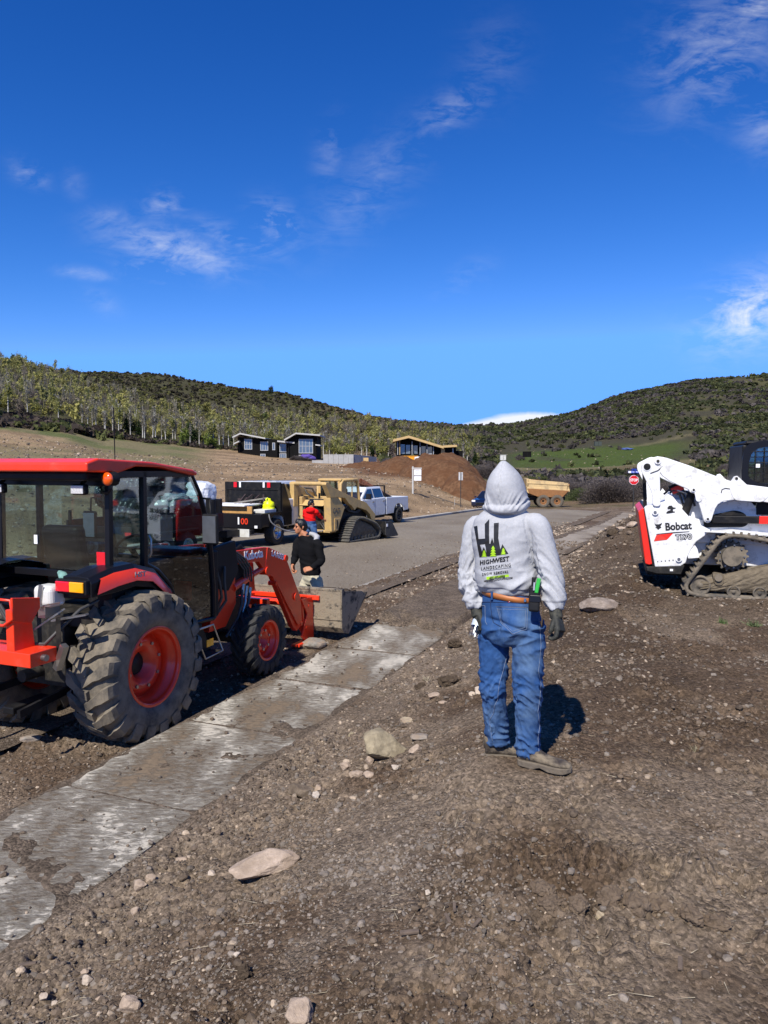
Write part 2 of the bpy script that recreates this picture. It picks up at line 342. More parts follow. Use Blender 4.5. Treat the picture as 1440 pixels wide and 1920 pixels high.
def gpt(u, v, it=40):
    """where the ray of photo pixel (u,v) meets the land"""
    r = ray(u, v); Y = np.concatenate([np.linspace(1.6, 30, 1500), np.linspace(30, 900, 3500)])
    z = CAMZ + r[2] * Y; h = height(r[0] * Y, Y, False); k = np.argmax(z <= h)
    return Vector((r[0] * Y[k], Y[k], float(h[k])))

def build_ground():
    th = list(np.linspace(-29.5, 29.5, 600)); outer = list(np.linspace(30.5, 60, 30)) + list(np.linspace(64, 180, 30))
    th = np.radians(np.array([-a for a in outer[::-1]][1:] + th + outer))       # full circle
    rows = [0.05, .6, 1.2, 1.7, 2.0]
    v = 2090.
    while v > 1075: rows.append(1.75 * F / (v - HZ)); v -= 2.6
    r = rows[-1]
    while r < 1100: rows.append(r); r *= 1.018
    rr = np.array(sorted(set(rows))); T, RR = np.meshgrid(th, rr)
    X = RR * np.sin(T); Y = RR * np.cos(T); Z = height(X, Y)
    ncol = len(th); nr = len(rr); V = np.stack([X.ravel(), Y.ravel(), Z.ravel()], 1)
    i = np.arange(nr - 1)[:, None] * ncol; j = np.arange(ncol)[None, :]; j2 = (j + 1) % ncol
    Fc = np.stack([(i + j), (i + j2), (i + ncol + j2), (i + ncol + j)], -1).reshape(-1, 4)
    me = mesh_np('ground', V, Fc, True)
    # ground colours by what lies there
    x, y = V[:, 0], V[:, 1]; s, t = st(x, y); r = np.hypot(x, y); a = x / np.maximum(y, 1.)
    u = 720 + F * a
    soil = np.array([.112, .077, .050]); soil2 = np.array([.195, .148, .104]); pale = np.array([.225, .18, .135])
    red = np.array([.125, .062, .030]); bankc = np.array([.205, .142, .082]); grass = np.array([.062, .088, .022]); olive = np.array([.085, .080, .030]); scrub = np.array([.055, .050, .030]); straw = np.array([.17, .145, .075]); floor_ = np.array([.060, .056, .026])
    n1 = fbm(x / .8, y / .8, 9)[:, None]; n2 = fbm(x / 4, y / 4, 12)[:, None]; n3 = fbm(x / 25, y / 25, 15)[:, None]
    def mixc(c, d, w): w = np.asarray(w)[:, None] if np.ndim(w) == 1 else w; return c * (1 - w) + d * w
    C = mixc(np.tile(soil, (len(x), 1)), soil2, sst(.42, .62, n1))
    C = mixc(C, pale, .5 * sst(.9, .1, np.abs(t - .8 + (n1[:, 0] - .5) * 2)))
    gp = np.exp(-((x - .1) / .8) ** 2 - ((y - 3.4) / .7) ** 2) + .8 * np.exp(-((x + .3) / .5) ** 2 - ((y - 2.7) / .5) ** 2)
    C = mixc(C, np.array([.19, .15, .112]), np.clip(gp * sst(.35, .6, n1[:, 0]) * .55, 0, 1))
    dark_patch = np.exp(-((x - 2.0) / .8) ** 2 - ((y - 6.8) / 1.8) ** 2); C = mixc(C, soil * .72, np.clip(dark_patch, 0, .8))  # darker soil colour in a soft oval right of the man
    C = mixc(C, soil * .60, .7 * sst(9, 12, s) * (1 - sst(20, 26, s)) * sst(1.0, 2.2, t))
    bk = sst(-11.4, -12.5, t) * (y > 0)
    C = mixc(C, mixc(np.tile(bankc, (len(x), 1)), bankc * 1.5, sst(.4, .65, n2)), bk)
    C = mixc(C, straw, bk * sst(55, 90, r) * sst(420, 330, u) * sst(.35, .6, n3[:, 0]))
    C = mixc(C, grass * 1.2, bk * sst(90, 140, r) * sst(430, 300, u) * sst(.45, .6, fbm(x / 9, y / 9, 2)) * .7)
    zv = HZ - (V[:, 2] - CAMZ) / np.maximum(y, 1) * F
    C = mixc(C, red, sst(640, 700, u) * sst(905, 870, u) * sst(70, 85, r) * sst(250, 170, r))
    farm = sst(150, 190, r) * sst(760, 560, u); C = mixc(C, floor_, farm)
    rt = sst(70, 90, r) * sst(760, 880, u)
    C = mixc(C, mixc(np.tile(olive, (len(x), 1)), bankc * .7, sst(.4, .6, n2)), rt)
    C = mixc(C, scrub, sst(240, 300, r) * sst(820, 900, u))
    gband = sst(240, 268, r) * sst(430, 395, r) * sst(930, 985, u) * sst(1330, 1240, u)
    C = mixc(C, grass * np.array([.95, .92, .75]), gband * sst(.25, .5, n3[:, 0]))
    C = mixc(C, straw * .9, sst(252, 256, r) * sst(268, 263, r) * sst(890, 930, u) * .9)          # cut track below the grass
    C = mixc(C, straw, sst(400, 404, r - (u - 1180) * .25) * sst(416, 411, r - (u - 1180) * .25) * sst(1150, 1200, u) * .5)
    C = mixc(C, olive, sst(1250, 1330, u) * sst(300, 340, r) * sst(.45, .6, n3[:, 0]) * .7)
    C *= (.8 + .4 * fbm(x / .35, y / .35, 77))[:, None]
    set_cols(me, np.clip(C, 0, 1))
    m = mat('soil', (1, 1, 1), .95, var=.5, vscale=38, attr='Col', bump=.009, bscale=150, spec=.1)
    nt = m.node_tree; N = nt.nodes; L = nt.links; tc = [n for n in N if n.type == 'TEX_COORD'][0]; b = N['Principled BSDF']
    vo = N.new('ShaderNodeTexVoronoi'); vo.inputs['Scale'].default_value = 58; vo.inputs['Randomness'].default_value = 1.0
    dn = N.new('ShaderNodeTexNoise'); dn.inputs['Scale'].default_value = 22; dn.inputs['Detail'].default_value = 4; L.new(tc.outputs['Object'], dn.inputs['Vector'])
    dv = N.new('ShaderNodeVectorMath'); dv.operation = 'MULTIPLY_ADD'; dv.inputs[1].default_value = (.035, .035, .035); L.new(dn.outputs['Color'], dv.inputs[0]); L.new(tc.outputs['Object'], dv.inputs[2]); L.new(dv.outputs[0], vo.inputs['Vector'])
    am = N.new('ShaderNodeTexNoise'); am.inputs['Scale'].default_value = 3.2; am.inputs['Detail'].default_value = 5; L.new(tc.outputs['Object'], am.inputs['Vector'])
    amr = N.new('ShaderNodeMapRange'); amr.inputs[1].default_value = .40; amr.inputs[2].default_value = .62; amr.inputs[3].default_value = .05; L.new(am.outputs[0], amr.inputs[0])
    base = b.inputs['Base Color'].links[0].from_socket
    hv = N.new('ShaderNodeHueSaturation'); sx = N.new('ShaderNodeSeparateColor'); L.new(vo.outputs['Color'], sx.inputs[0])
    mr = N.new('ShaderNodeMapRange'); mr.inputs[1].default_value = .0; mr.inputs[2].default_value = 1; mr.inputs[3].default_value = .62; mr.inputs[4].default_value = 1.5; L.new(sx.outputs[0], mr.inputs[0]); L.new(mr.outputs[0], hv.inputs['Value']); L.new(base, hv.inputs['Color'])
    L.new(hv.outputs[0], b.inputs['Base Color'])
    bp = b.inputs['Normal'].links[0].from_node; bp2 = N.new('ShaderNodeBump'); bp2.inputs['Distance'].default_value = .012; bp2.invert = True
    L.new(vo.outputs['Distance'], bp2.inputs['Height']); L.new(bp.outputs[0], bp2.inputs['Normal']); L.new(amr.outputs[0], bp2.inputs['Strength']); L.new(bp2.outputs[0], b.inputs['Normal'])
    g = link_mesh('ground', me, m); tag(g, 'bare brown soil and open hillsides', None, None, 'structure')
build_ground()

# ------------------------------------------------------------------ road, kerbs, pavement
def strip(name, t0, t1, s0, s1, dz, m, ds=.5, nt_=14, kind='structure', label=None, thick=0, bumpy=0, crown=0):
    S = np.arange(s0, s1 + 1e-6, ds); T = np.linspace(t0, t1, nt_); SS, TT = np.meshgrid(S, T, indexing='ij'); X, Y = xy(SS, TT)
    tn = (TT - t0) / (t1 - t0); Z = grade(SS) + dz + crown * 4 * tn * (1 - tn) + bumpy * (fbm(X / .5, Y / .5, 3) - .5)
    V = np.stack([X.ravel(), Y.ravel(), Z.ravel()], 1); n = len(T); i = np.arange(len(S) - 1)[:, None] * n; j = np.arange(n - 1)[None, :]
    Fc = np.stack([i + j, i + n + j, i + n + j + 1, i + j + 1], -1).reshape(-1, 4)[:, ::-1]
    o = link_mesh(name, mesh_np(name, V, Fc, True), m)
    return tag(o, label, None, None, kind)
def slab_mix(name, clean, dirt, lo, hi, scale=1.4, rot2=-30, sc2=(1, 1.5, 1)):
    """concrete with dried mud trodden and dragged over it along the walk"""
    m = mat(name, clean, .9, var=.16, vscale=9, bump=.0025, bscale=120, spec=.2)
    nt = m.node_tree; N = nt.nodes; L = nt.links; b = N['Principled BSDF']; base = b.inputs['Base Color'].links[0].from_socket
    geo = N.new('ShaderNodeNewGeometry'); mp = N.new('ShaderNodeMapping'); mp.inputs['Rotation'].default_value = (0, 0, R(22.1)); mp.inputs['Scale'].default_value = (1.7, .8, 1)
    L.new(geo.outputs['Position'], mp.inputs[0])
    n1 = N.new('ShaderNodeTexNoise'); n1.inputs['Scale'].default_value = scale; n1.inputs['Detail'].default_value = 3; L.new(mp.outputs[0], n1.inputs['Vector'])
    mp2 = N.new('ShaderNodeMapping'); mp2.inputs['Rotation'].default_value = (0, 0, R(rot2)); mp2.inputs['Scale'].default_value = sc2; L.new(geo.outputs['Position'], mp2.inputs[0])
    n2 = N.new('ShaderNodeTexNoise'); n2.inputs['Scale'].default_value = 11; n2.inputs['Detail'].default_value = 14; n2.inputs['Roughness'].default_value = .80; n2.inputs['Distortion'].default_value = .25; L.new(mp2.outputs[0], n2.inputs['Vector'])
    ad = N.new('ShaderNodeMath'); ad.operation = 'MULTIPLY_ADD'; L.new(n1.outputs[0], ad.inputs[0]); ad.inputs[1].default_value = .9; L.new(n2.outputs[0], ad.inputs[2])
    mr = N.new('ShaderNodeMapRange'); mr.inputs[1].default_value = lo; mr.inputs[2].default_value = hi; L.new(ad.outputs[0], mr.inputs[0])
    mx = N.new('ShaderNodeMix'); mx.data_type = 'RGBA'; L.new(mr.outputs[0], mx.inputs[0]); L.new(base, mx.inputs[6])
    n3 = N.new('ShaderNodeTexNoise'); n3.inputs['Scale'].default_value = 30; n3.inputs['Detail'].default_value = 8; L.new(geo.outputs['Position'], n3.inputs['Vector'])
    cr = N.new('ShaderNodeMix'); cr.data_type = 'RGBA'; L.new(n3.outputs[0], cr.inputs[0]); cr.inputs[6].default_value = tuple(x * .55 for x in dirt) + (1,); cr.inputs[7].default_value = tuple(x * 1.45 for x in dirt) + (1,)
    L.new(cr.outputs[2], mx.inputs[7]); L.new(mx.outputs[2], b.inputs['Base Color'])
    bp = N.new('ShaderNodeBump'); bp.inputs['Distance'].default_value = .012; L.new(mr.outputs[0], bp.inputs['Height']); old = b.inputs['Normal'].links[0].from_socket; L.new(old, bp.inputs['Normal']); L.new(bp.outputs[0], b.inputs['Normal'])
    return m
M_walk = slab_mix('muddy_concrete', (.47, .43, .355), (.175, .132, .088), .84, 1.05, 1.4, -24, (1, 2.3, 1))
M_walk_far = slab_mix('dusty_concrete', (.30, .255, .20), (.15, .115, .08), .85, 1.15, .6)
M_road = slab_mix('dusty_road', (.235, .20, .15), (.15, .118, .082), .8, 1.25, .25, 22.1, (1.2, .16, 1))
M_kerb = slab_mix('kerb_concrete', (.40, .37, .32), (.18, .145, .11), .9, 1.2, .5)
strip('road', ROAD_T0, ROAD_T1, -25, 92, -.115, M_road, 1, 16, label='wide dusty grey road running away to a junction', crown=.04)
def cross_road():
    xs = np.linspace(-14, 60, 60); vs = []
    mb = MB()
    a0 = np.array(xy(64, -3)); dirn = np.array([1.0, -.06]); 
    for x in np.linspace(-6, 55, 62):
        for w in (0, 7.5):
            p = a0 + dirn * x + np.array([0, 1]) * w; s_, t_ = st(p[0], p[1]); vs.append((p[0], p[1], float(near_h(s_, 0) * (1 - sst(62, 88, s_)) + far_h(np.array([p[0]]), np.array([p[1]]))[0] * sst(62, 88, s_)) + .12))
    fs = [(2 * i, 2 * i + 2, 2 * i + 3, 2 * i + 1) for i in range(61)]
    mb.add(vs, fs); tag(mb.build('side_road', M_road), 'dusty side road crossing beyond the stop sign', None, None, 'structure')
def kerb(name, t0, t1, s0, s1, top, m, label, seg=3.0):
    root = empty(name, (0, 0, 0)); tag(root, label, None, None, 'structure')
    s = s0
    while s < s1:
        e = min(s + seg, s1); mb = MB(); vs = []
        for ss in (s + .006, e - .006):
            for (t, z) in ((t0, -.35), (t0, top - .02), (t0 + .03, top), (t1 - .03, top), (t1, top - .02), (t1, -.35)):
                x, y = xy(ss, t); vs.append((x, y, float(grade(ss)) + z))
        mb.add(vs, [(i, i + 1, i + 7, i + 6) for i in range(5)] + [(0, 5, 4, 3, 2, 1), (6, 7, 8, 9, 10, 11)]); mb.build('kerb_stone', m, root); s = e
kerb('far_kerb', -11.62, -11.3, 12, 64, .03, M_kerb, 'pale concrete kerb along the far side of the road')
strip('gutter', -2.47, -2.0, 4, 62, -.095, M_kerb, .5, 3, label='concrete gutter strip at the near road edge')
def pavement():
    root = empty('pavement', (0, 0, 0)); tag(root, 'pale concrete pavement slabs half covered in dried mud', None, None, 'structure')
    s = -1.9; k = 0; rnd = random.Random(4)
    while s < 58:
        L_ = 1.5; n = 10; dz = rnd.uniform(-.006, .006); tl = rnd.uniform(-.006, .006)
        far = s > 12; mb = MB(); vs = []; fs = []
        S = np.linspace(s + .008, s + L_ - .008, n); T = [-.605, -.595, -.3, 0, .3, .595, .605]
        for ss in S:
            for q, tt in enumerate(T):
                x, y = xy(ss, tt); e = (-.008 if q in (0, 6) else 0) + (-.006 if ss in (S[0], S[-1]) else 0)
                vs.append((x, y, float(grade(ss)) + dz + tl * tt + e))
        for i in range(n - 1):
            for j in range(6): fs.append((i * 7 + j, i * 7 + j + 1, i * 7 + 8 + j, i * 7 + 7 + j))
        b = len(vs); ring = [i * 7 for i in range(n)] + [(n - 1) * 7 + j for j in range(1, 7)] + [i * 7 + 6 for i in range(n - 2, -1, -1)] + [j for j in range(5, 0, -1)]
        vs += [(vs[i][0], vs[i][1], vs[i][2] - .1) for i in ring]; m_ = len(ring)
        fs += [(ring[i], ring[(i + 1) % m_], b + (i + 1) % m_, b + i) for i in range(m_)]
        mb.add(vs, fs); mb.build('slab', M_walk_far if far else M_walk, root); s += L_
pavement()
# ------------------------------------------------------------------ shared materials
MUD = (.15, .118, .085)
M_orange = mat('orange_paint', rgb(232, 58, 26), .32, var=.08, dirt=MUD, damt=.35, dscale=5, dlo=.56, dhi=.75, coat=.3)
M_black = mat('black_plastic', (.009, .009, .010), .5, var=.3, dirt=(.05, .043, .034), damt=.28, dscale=5, spec=.22)
M_gloss = mat('black_gloss', (.008, .008, .010), .3, var=.1, spec=.3)
M_rubber = mat('dusty_tyre', (.030, .029, .027), .85, var=.4, vscale=14, dirt=(.21, .175, .125), damt=.92, dscale=4, dlo=.30, dhi=.56, bump=.003, bscale=50)
M_rubber2 = mat('black_tyre', (.022, .022, .022), .8, var=.4, vscale=14, dirt=(.07, .062, .05), damt=.6, dscale=5, dlo=.45, dhi=.7, bump=.002, bscale=50)
M_steel = mat('bare_steel', (.42, .41, .39), .35, .9, var=.2)
M_grease = mat('greasy_metal', (.026, .024, .021), .55, .2, var=.5, vscale=20, dirt=(.07, .058, .042), damt=.5, dscale=8, spec=.3)
M_glass = glass('tinted_glass', (.58, .74, .74, 1), .30)
M_darkglass = mat('dark_glass', (.008, .010, .014), .05, var=0, spec=.8, coat=1)
M_red = mat('red_lens', rgb(215, 20, 40), .15, var=.05, coat=1, vscale=30)
M_amber = mat('amber_lens', rgb(250, 170, 20), .15, var=.05, coat=1, vscale=30)
M_amber2 = mat('deep_amber_lens', rgb(225, 85, 10), .12, var=.1, coat=1)
M_clear = mat('clear_lens', (.75, .75, .75), .12, .3, var=.3, vscale=60)
M_whitepl = mat('white_plastic', (.62, .62, .58), .4, var=.12, dirt=(.3, .27, .2), damt=.4)
M_white = mat('white_paint', (.68, .69, .70), .3, var=.05, coat=.4)
M_letw = mat('white_print', (.80, .80, .80), .5, var=.03)
M_letb = mat('black_print', (.012, .012, .012), .5, var=.03)
M_hose = mat('hydraulic_hose', (.05, .048, .045), .55, var=.3)
M_mudbucket = mat('muddy_bucket', (.030, .028, .026), .8, var=.4, dirt=(.25, .205, .145), damt=.97, dscale=7, dlo=.39, dhi=.50, bump=.012, bscale=26)

def ring(R, W, rimR, n=64):
    """tyre carcass profile: (along axle, radius), closed"""
    h = W / 2; sh = R - rimR
    return [(-h * .80, rimR - .01), (-h * .98, rimR + sh * .25), (-h * 1.0, rimR + sh * .5), (-h * .97, rimR + sh * .74), (-h * .80, R - .035), (-h * .4, R - .018), (0, R - .012), (h * .4, R - .018), (h * .80, R - .035),
            (h * .97, rimR + sh * .74), (h * 1.0, rimR + sh * .5), (h * .98, rimR + sh * .25), (h * .80, rimR - .01)]
def tyre_mesh(R, W, rimR, lugs, lug_h=.035, lug_w=.055, skew=.34, style='bar', n=64, mb=None, c=(0, 0, 0)):
    mb = mb or MB(); mb.lathe(ring(R, W, rimR), c=c, axis=(0, 1, 0), n=n, closed=True)
    if style == 'bar':
        for side in (-1, 1):
            for k in range(lugs):
                a0 = 2 * math.pi * (k + (.5 if side > 0 else 0)) / lugs; sec = []; ws = [-.10, .15, .42, .66, .86, 1.0, 1.04]
                for i, w in enumerate(ws):
                    y = side * w * W / 2; a = a0 + skew * (max(w, 0) ** .85) / (R / .6) * (1 if w < .66 else 1)
                    base = R - .02 - (.05 if w > .9 else 0) - (.06 if w > 1.02 else 0); top = R + lug_h * .35 - (.012 if w > .6 else 0) - (.02 if w > .95 else 0) - (.05 if w > 1.02 else 0)
                    hw = lug_w / 2 / R * (1.25 if w > .6 else .85)
                    for (da, r) in ((-hw * 1.35, base), (-hw, top), (hw, top), (hw * 1.35, base)):
                        sec.append((c[0] + math.sin(a + da) * r, c[1] + y, c[2] + math.cos(a + da) * r))
                m_ = len(ws); fs = [(i * 4 + j, (i + 1) * 4 + j, (i + 1) * 4 + j + 1, i * 4 + j + 1) for i in range(m_ - 1) for j in range(3)] + [(0, 1, 2, 3), ((m_ - 1) * 4 + 3, (m_ - 1) * 4 + 2, (m_ - 1) * 4 + 1, (m_ - 1) * 4)]
                mb.add(sec, fs, False)
    else:
        for row in (-.72, -.24, .24, .72):
            for k in range(lugs):
                a = 2 * math.pi * (k + (.5 if row in (-.24, .72) else 0)) / lugs; y0 = row * W / 2; hw = W * .095; ha = math.pi / lugs * .72; r0 = R - .03; r1 = R + .004 - (.012 if abs(row) > .5 else 0)
                P = []
                for (yy, sh_) in ((y0 - hw, .3 * ha), (y0 + hw, -.3 * ha)):
                    for (da, r) in ((-ha, r0), (-ha * .9, r1), (ha * .9, r1), (ha, r0)): P.append((c[0] + math.sin(a + da + sh_) * r, c[1] + yy, c[2] + math.cos(a + da + sh_) * r))
                mb.add(P, [(0, 4, 5, 1), (1, 5, 6, 2), (2, 6, 7, 3), (0, 1, 2, 3), (7, 6, 5, 4)])
    return mb
def wheel(parent, name, loc, R, W, rimR, side, lugs, style='bar', rim=None, tyre=None, dish=.12, disc_r=None, holes=8, rz=0, **k):
    """side +1: outer face towards +y"""
    w = empty(name, loc, rz); w.parent = parent
    tyre_mesh(R, W, rimR, lugs, style=style, **k).build('tyre', tyre or M_rubber, w)
    rm = rim or M_orange; o = side * W / 2 * .84; d = o - side * dish; mb = MB()
    mb.lathe([(o, rimR + .012), (o + side * .008, rimR), (o, rimR - .018), (o - side * .02, rimR - .028), (o - side * .05, rimR - .022), (o - side * .06, rimR - .05), (d, rimR - .06), (-o * .6, rimR - .06), (-o, rimR)], n=48)
    dr = disc_r or rimR * .72
    mb.lathe([(d, rimR - .055), (d + side * .002, dr), (d + side * .035, dr * .93), (d + side * .04, dr * .62), (d + side * .012, dr * .58), (d + side * .012, dr * .50), (d - side * .10, dr * .46), (d - side * .10, .0)], n=48)
    mb.build('rim', rm, w)
    for q in range(holes):
        a = 2 * math.pi * (q + .3) / holes; rr = dr * .77
        p = Vector((math.cos(a) * rr, d + side * .03, math.sin(a) * rr)); m2 = MB(); m2.cyl(p, p + Vector((0, side * .022, 0)), .016, n=6, smooth=False); m2.build('wheel_nut', M_steel, w)
    MB().lathe([(d - side * .09, dr * .44), (d - side * .05, dr * .36), (d - side * .04, 0)], n=20).build('hub', M_grease, w)
    return w

def plates(parent, name, poly, y0, y1, m, bevel=.006): return MB().prism(poly, y0, y1, 'y').build(name, m, parent, bevel)

def tractor():
    x, y = xy(6.62, -1.5)
    t = empty('tractor', (x, y, -.03), R(90 - 22.1), 'orange tractor with black glazed cab, front loader and big muddy rear tyre', 'tractor')
    for sd_, W in ((-1, .44), (1, .44)):
        wheel(t, 'rear_wheel', (.13, sd_ * .66, .62), .645, W, .345, sd_, 20, dish=.17, disc_r=.26, lug_h=.07, lug_w=.082, skew=.24)
        wheel(t, 'front_wheel', (2.15, sd_ * .66, .395), .39, .29, .225, sd_, 17, tyre=M_rubber2, dish=.10, disc_r=.14, holes=6, lug_h=.045, lug_w=.055, skew=.30)
    # chassis
    c = MB(); c.box(-.15, 1.2, -.22, .22, .42, .95); c.box(1.2, 2.55, -.17, .17, .40, .80); c.cyl((.13, -.5, .62), (.13, .5, .62), .11); c.box(2.08, 2.22, -.52, .52, .34, .46)
    c.box(-.35, -.1, -.28, .28, .5, 1.1); c.box(-.3, .35, -.6, .6, 1.02, 1.12); c.box(.3, 1.3, -.55, .55, .82, .92)
    c.build('chassis', M_grease, t, .01)
    h = MB(); h.prism([(1.33, .95), (1.33, 1.50), (1.6, 1.50), (2.35, 1.36), (2.62, 1.22), (2.66, .85), (2.3, .85)], -.31, .31, 'y'); h.build('bonnet', M_orange, t, .03)
    MB().box(1.38, 2.5, -.318, .318, .86, 1.30).build('engine_panel_shade', M_black, t, .01)  # engine side panel, enlarged in black to put in the bonnet's shade
    # cab
    mp = MB()
    for sd_ in (-1, 1):
        q = sd_ * .62
        mp.beam((-.17, q, 1.42), (-.15, q, 2.34), .05, .05); mp.beam((.27, q, 1.45), (.28, q, 2.34), .05, .05)
        mp.tube([(.98, q * .97, 2.33), (1.13, q * .98, 2.1), (1.22, q, 1.85), (1.29, q, 1.50), (1.32, q, 1.15), (1.32, q, .82)], .028, 8)
        mp.beam((-.17, q, 1.46), (.29, q, 1.46), .05, .05); mp.beam((-.17, q, 2.32), (1.0, q, 2.31), .05, .06)
        mp.tube([(.29, q, 1.50), (.45, q, 1.42), (.62, q, 1.26), (.74, q, 1.02), (.78, q, .82), (1.32, q, .80)], .024, 8)
    mp.beam((-.17, -.62, 1.45), (-.17, .62, 1.45), .05, .06); mp.beam((-.16, -.62, 2.28), (-.16, .62, 2.28), .05, .12)
    mp.beam((1.0, -.6, 2.31), (1.0, .6, 2.31), .05, .06); mp.beam((1.30, -.6, 1.3), (1.30, .6, 1.3), .05, .25)
    mp.build('cab_frame', M_gloss, t, .004)
    g = MB(); g.add([(-.185, -.60, 1.49), (-.185, .60, 1.49), (-.175, .60, 2.24), (-.175, -.60, 2.24)], [(0, 1, 2, 3)]); g.build('rear_window', M_glass, t)
    for sd_ in (-1, 1):
        q = sd_ * .618
        MB().add([(-.15, q, 1.49), (.25, q, 1.49), (.26, q, 2.30), (-.14, q, 2.30)], [(0, 1, 2, 3)]).build('side_window', M_glass, t)
        MB().add([(.30, q, 1.50), (.45, q, 1.42), (.62, q, 1.26), (.74, q, 1.02), (.79, q, .83), (1.30, q, .83), (1.31, q, 1.15), (1.28, q, 1.50), (1.20, q, 1.85), (1.11, q, 2.1), (.97, q, 2.30), (.30, q, 2.30)], [tuple(range(12))]).build('door_glass', M_glass, t)
        MB().tube([(.33, q * 1.02, 1.56), (.33, q * 1.06, 1.60), (.33, q * 1.06, 1.72), (.33, q * 1.02, 1.76)], .010, 6).build('door_handle', M_steel, t)
    MB().add([(1.30, -.6, 1.40), (1.30, .6, 1.40), (1.22, .6, 1.85), (1.0, .6, 2.3), (1.0, -.6, 2.3), (1.22, -.6, 1.85)], [(0, 1, 2, 5), (5, 2, 3, 4)]).build('windscreen', M_glass, t)
    r = MB(); r.prism([(-.49, 2.345), (-.12, 2.333), (.10, 2.386), (.42, 2.376), (.96, 2.29), (.975, 2.32), (.9, 2.35), (.3, 2.425), (-.36, 2.455), (-.49, 2.42)], -.71, .71, 'y'); r.build('roof', M_orange, t, .028, 4)
    MB().box(-.42, .90, -.62, .62, 2.27, 2.345).build('headliner', M_black, t, .02)
    s_ = MB(); s_.box(.0, .46, -.24, .24, 1.18, 1.32); s_.build('seat', M_black, t, .05, 3)
    s_ = MB(); s_.beam((.02, 0, 1.28), (-.06, 0, 1.86), .44, .13, (1, 0, 0)); s_.build('seat_back', M_black, t, .05, 3)
    MB().box(.75, 1.25, -.22, .22, 1.0, 1.42).build('dashboard', M_black, t, .06, 3)
    sw = MB(); ang = [2 * math.pi * k / 24 for k in range(25)]; sw.tube([(.82 + math.cos(a) * .10, math.sin(a) * .19, 1.56 + math.cos(a) * .12) for a in ang], .014, 8); sw.beam((.82, -.18, 1.56), (.82, .18, 1.56), .03, .015); sw.beam((.82, 0, 1.56), (.95, 0, 1.40), .04, .04); sw.build('steering_wheel', M_black, t)
    MB().box(-.12, .2, -.60, -.32, 1.12, 1.46).build('side_console', M_black, t, .03)
    MB().box(-.195, -.19, -.60, -.51, 1.50, 1.66).build('warning_triangle_board', M_red, t)
    MB().box(-.192, -.19, .16, .20, 1.70, 1.78).build('window_sticker', M_letw, t)
    # interior mirror head and wiper box
    MB().box(.22, .62, -.60, -.42, 2.10, 2.20).build('sun_visor', M_black, t, .03, 3)
    # mirrors
    for sd_, px, pz in ((-1, .95, 1.98), (1, 1.2, 1.95)):
        m_ = empty('mirror', (0, 0, 0)); m_.parent = t
        MB().tube([(1.12, sd_ * .64, 2.06), (px + .1, sd_ * .80, 2.06), (px, sd_ * .86, 2.03), (px, sd_ * .87, pz - .06)], .011, 6).build('mirror_arm', M_black, m_)
        MB().box(px - .03, px + .01, sd_ * .87 - .09, sd_ * .87 + .09, pz - .36, pz - .06).build('mirror_head', M_black, m_, .02, 3)
        MB().box(px - .036, px - .031, sd_ * .87 - .075, sd_ * .87 + .075, pz - .34, pz - .08).build('mirror_glass', M_steel, m_)
    # fenders with lights
    outer = [(-.50, 1.49), (-.24, 1.54), (.02, 1.545), (.30, 1.46), (.52, 1.26), (.66, 1.02), (.72, .80)]
    inner = [(-.50, 1.33), (-.24, 1.33), (.02, 1.345), (.24, 1.30), (.44, 1.14), (.57, .95), (.64, .80)]
    for sd_ in (-1, 1):
        n = len(outer); vs = []; fs = []
        for (yy, hh) in ((sd_ * .44, .0), (sd_ * .58, .012), (sd_ * .70, 0.), (sd_ * .735, -.045)):
            vs += [(p[0], yy, p[1] + hh) for p in outer]
        fs = [(a * n + i, a * n + i + 1, (a + 1) * n + i + 1, (a + 1) * n + i) for a in range(3) for i in range(n - 1)]
        b = len(vs); vs += [(p[0], sd_ * .735, p[1]) for p in inner]; fs += [(3 * n + i, 3 * n + i + 1, b + i + 1, b + i) for i in range(n - 1)]
        b2 = len(vs); vs += [(p[0], sd_ * .44, p[1] - .02) for p in inner]; fs += [(b + i, b + i + 1, b2 + i + 1, b2 + i) for i in range(n - 1)]; fs += [(0, n, 2 * n, 3 * n, b, b2)]
        MB().add(vs, fs, False).build('fender', M_gloss, t, .006)
        # orange flare
        oo = [(-.40, 1.465), (-.24, 1.495), (.02, 1.50), (.28, 1.42), (.49, 1.23), (.62, 1.02), (.66, .90)]; ii = [(-.46, 1.35), (-.22, 1.385), (.01, 1.40), (.22, 1.36), (.42, 1.20), (.58, .98), (.655, .86)]
        P = [(p[0], sd_ * .742, p[1]) for p in oo] + [(p[0], sd_ * .76, p[1]) for p in ii] + [(p[0], sd_ * .72, p[1] + .01) for p in oo]
        MB().add(P, [(i, i + 1, n + i + 1, n + i) for i in range(n - 1)] + [(i, i + 1, 2 * n + i + 1, 2 * n + i) for i in range(n - 1)], True).build('fender_flare', M_orange, t)
        l_ = empty('tail_light', (0, 0, 0)); l_.parent = t
        MB().box(-.545, -.49, min(sd_ * .40, sd_ * .72), max(sd_ * .40, sd_ * .72), 1.355, 1.475).build('light_housing', M_black, l_, .01)
        MB().box(-.565, -.545, min(sd_ * .415, sd_ * .56), max(sd_ * .415, sd_ * .56), 1.375, 1.46).build('red_lens', M_red, l_, .008, 3)
        MB().box(-.565, -.545, min(sd_ * .56, sd_ * .705), max(sd_ * .56, sd_ * .705), 1.375, 1.46).build('amber_lens', M_amber, l_, .008, 3)
    text('HST', .062, mat('grey_print', (.35, .33, .33), .5), t, (-.02, -.762, 1.432), (R(90), R(4), 0), sx=1.3, bold=.002)
    # beacon and work lamps
    b = empty('beacon', (0, 0, 0)); b.parent = t
    MB().tube([(-.20, -.60, 2.17), (-.24, -.70, 2.17), (-.24, -.72, 2.20)], .012, 6).build('bracket', M_black, b)
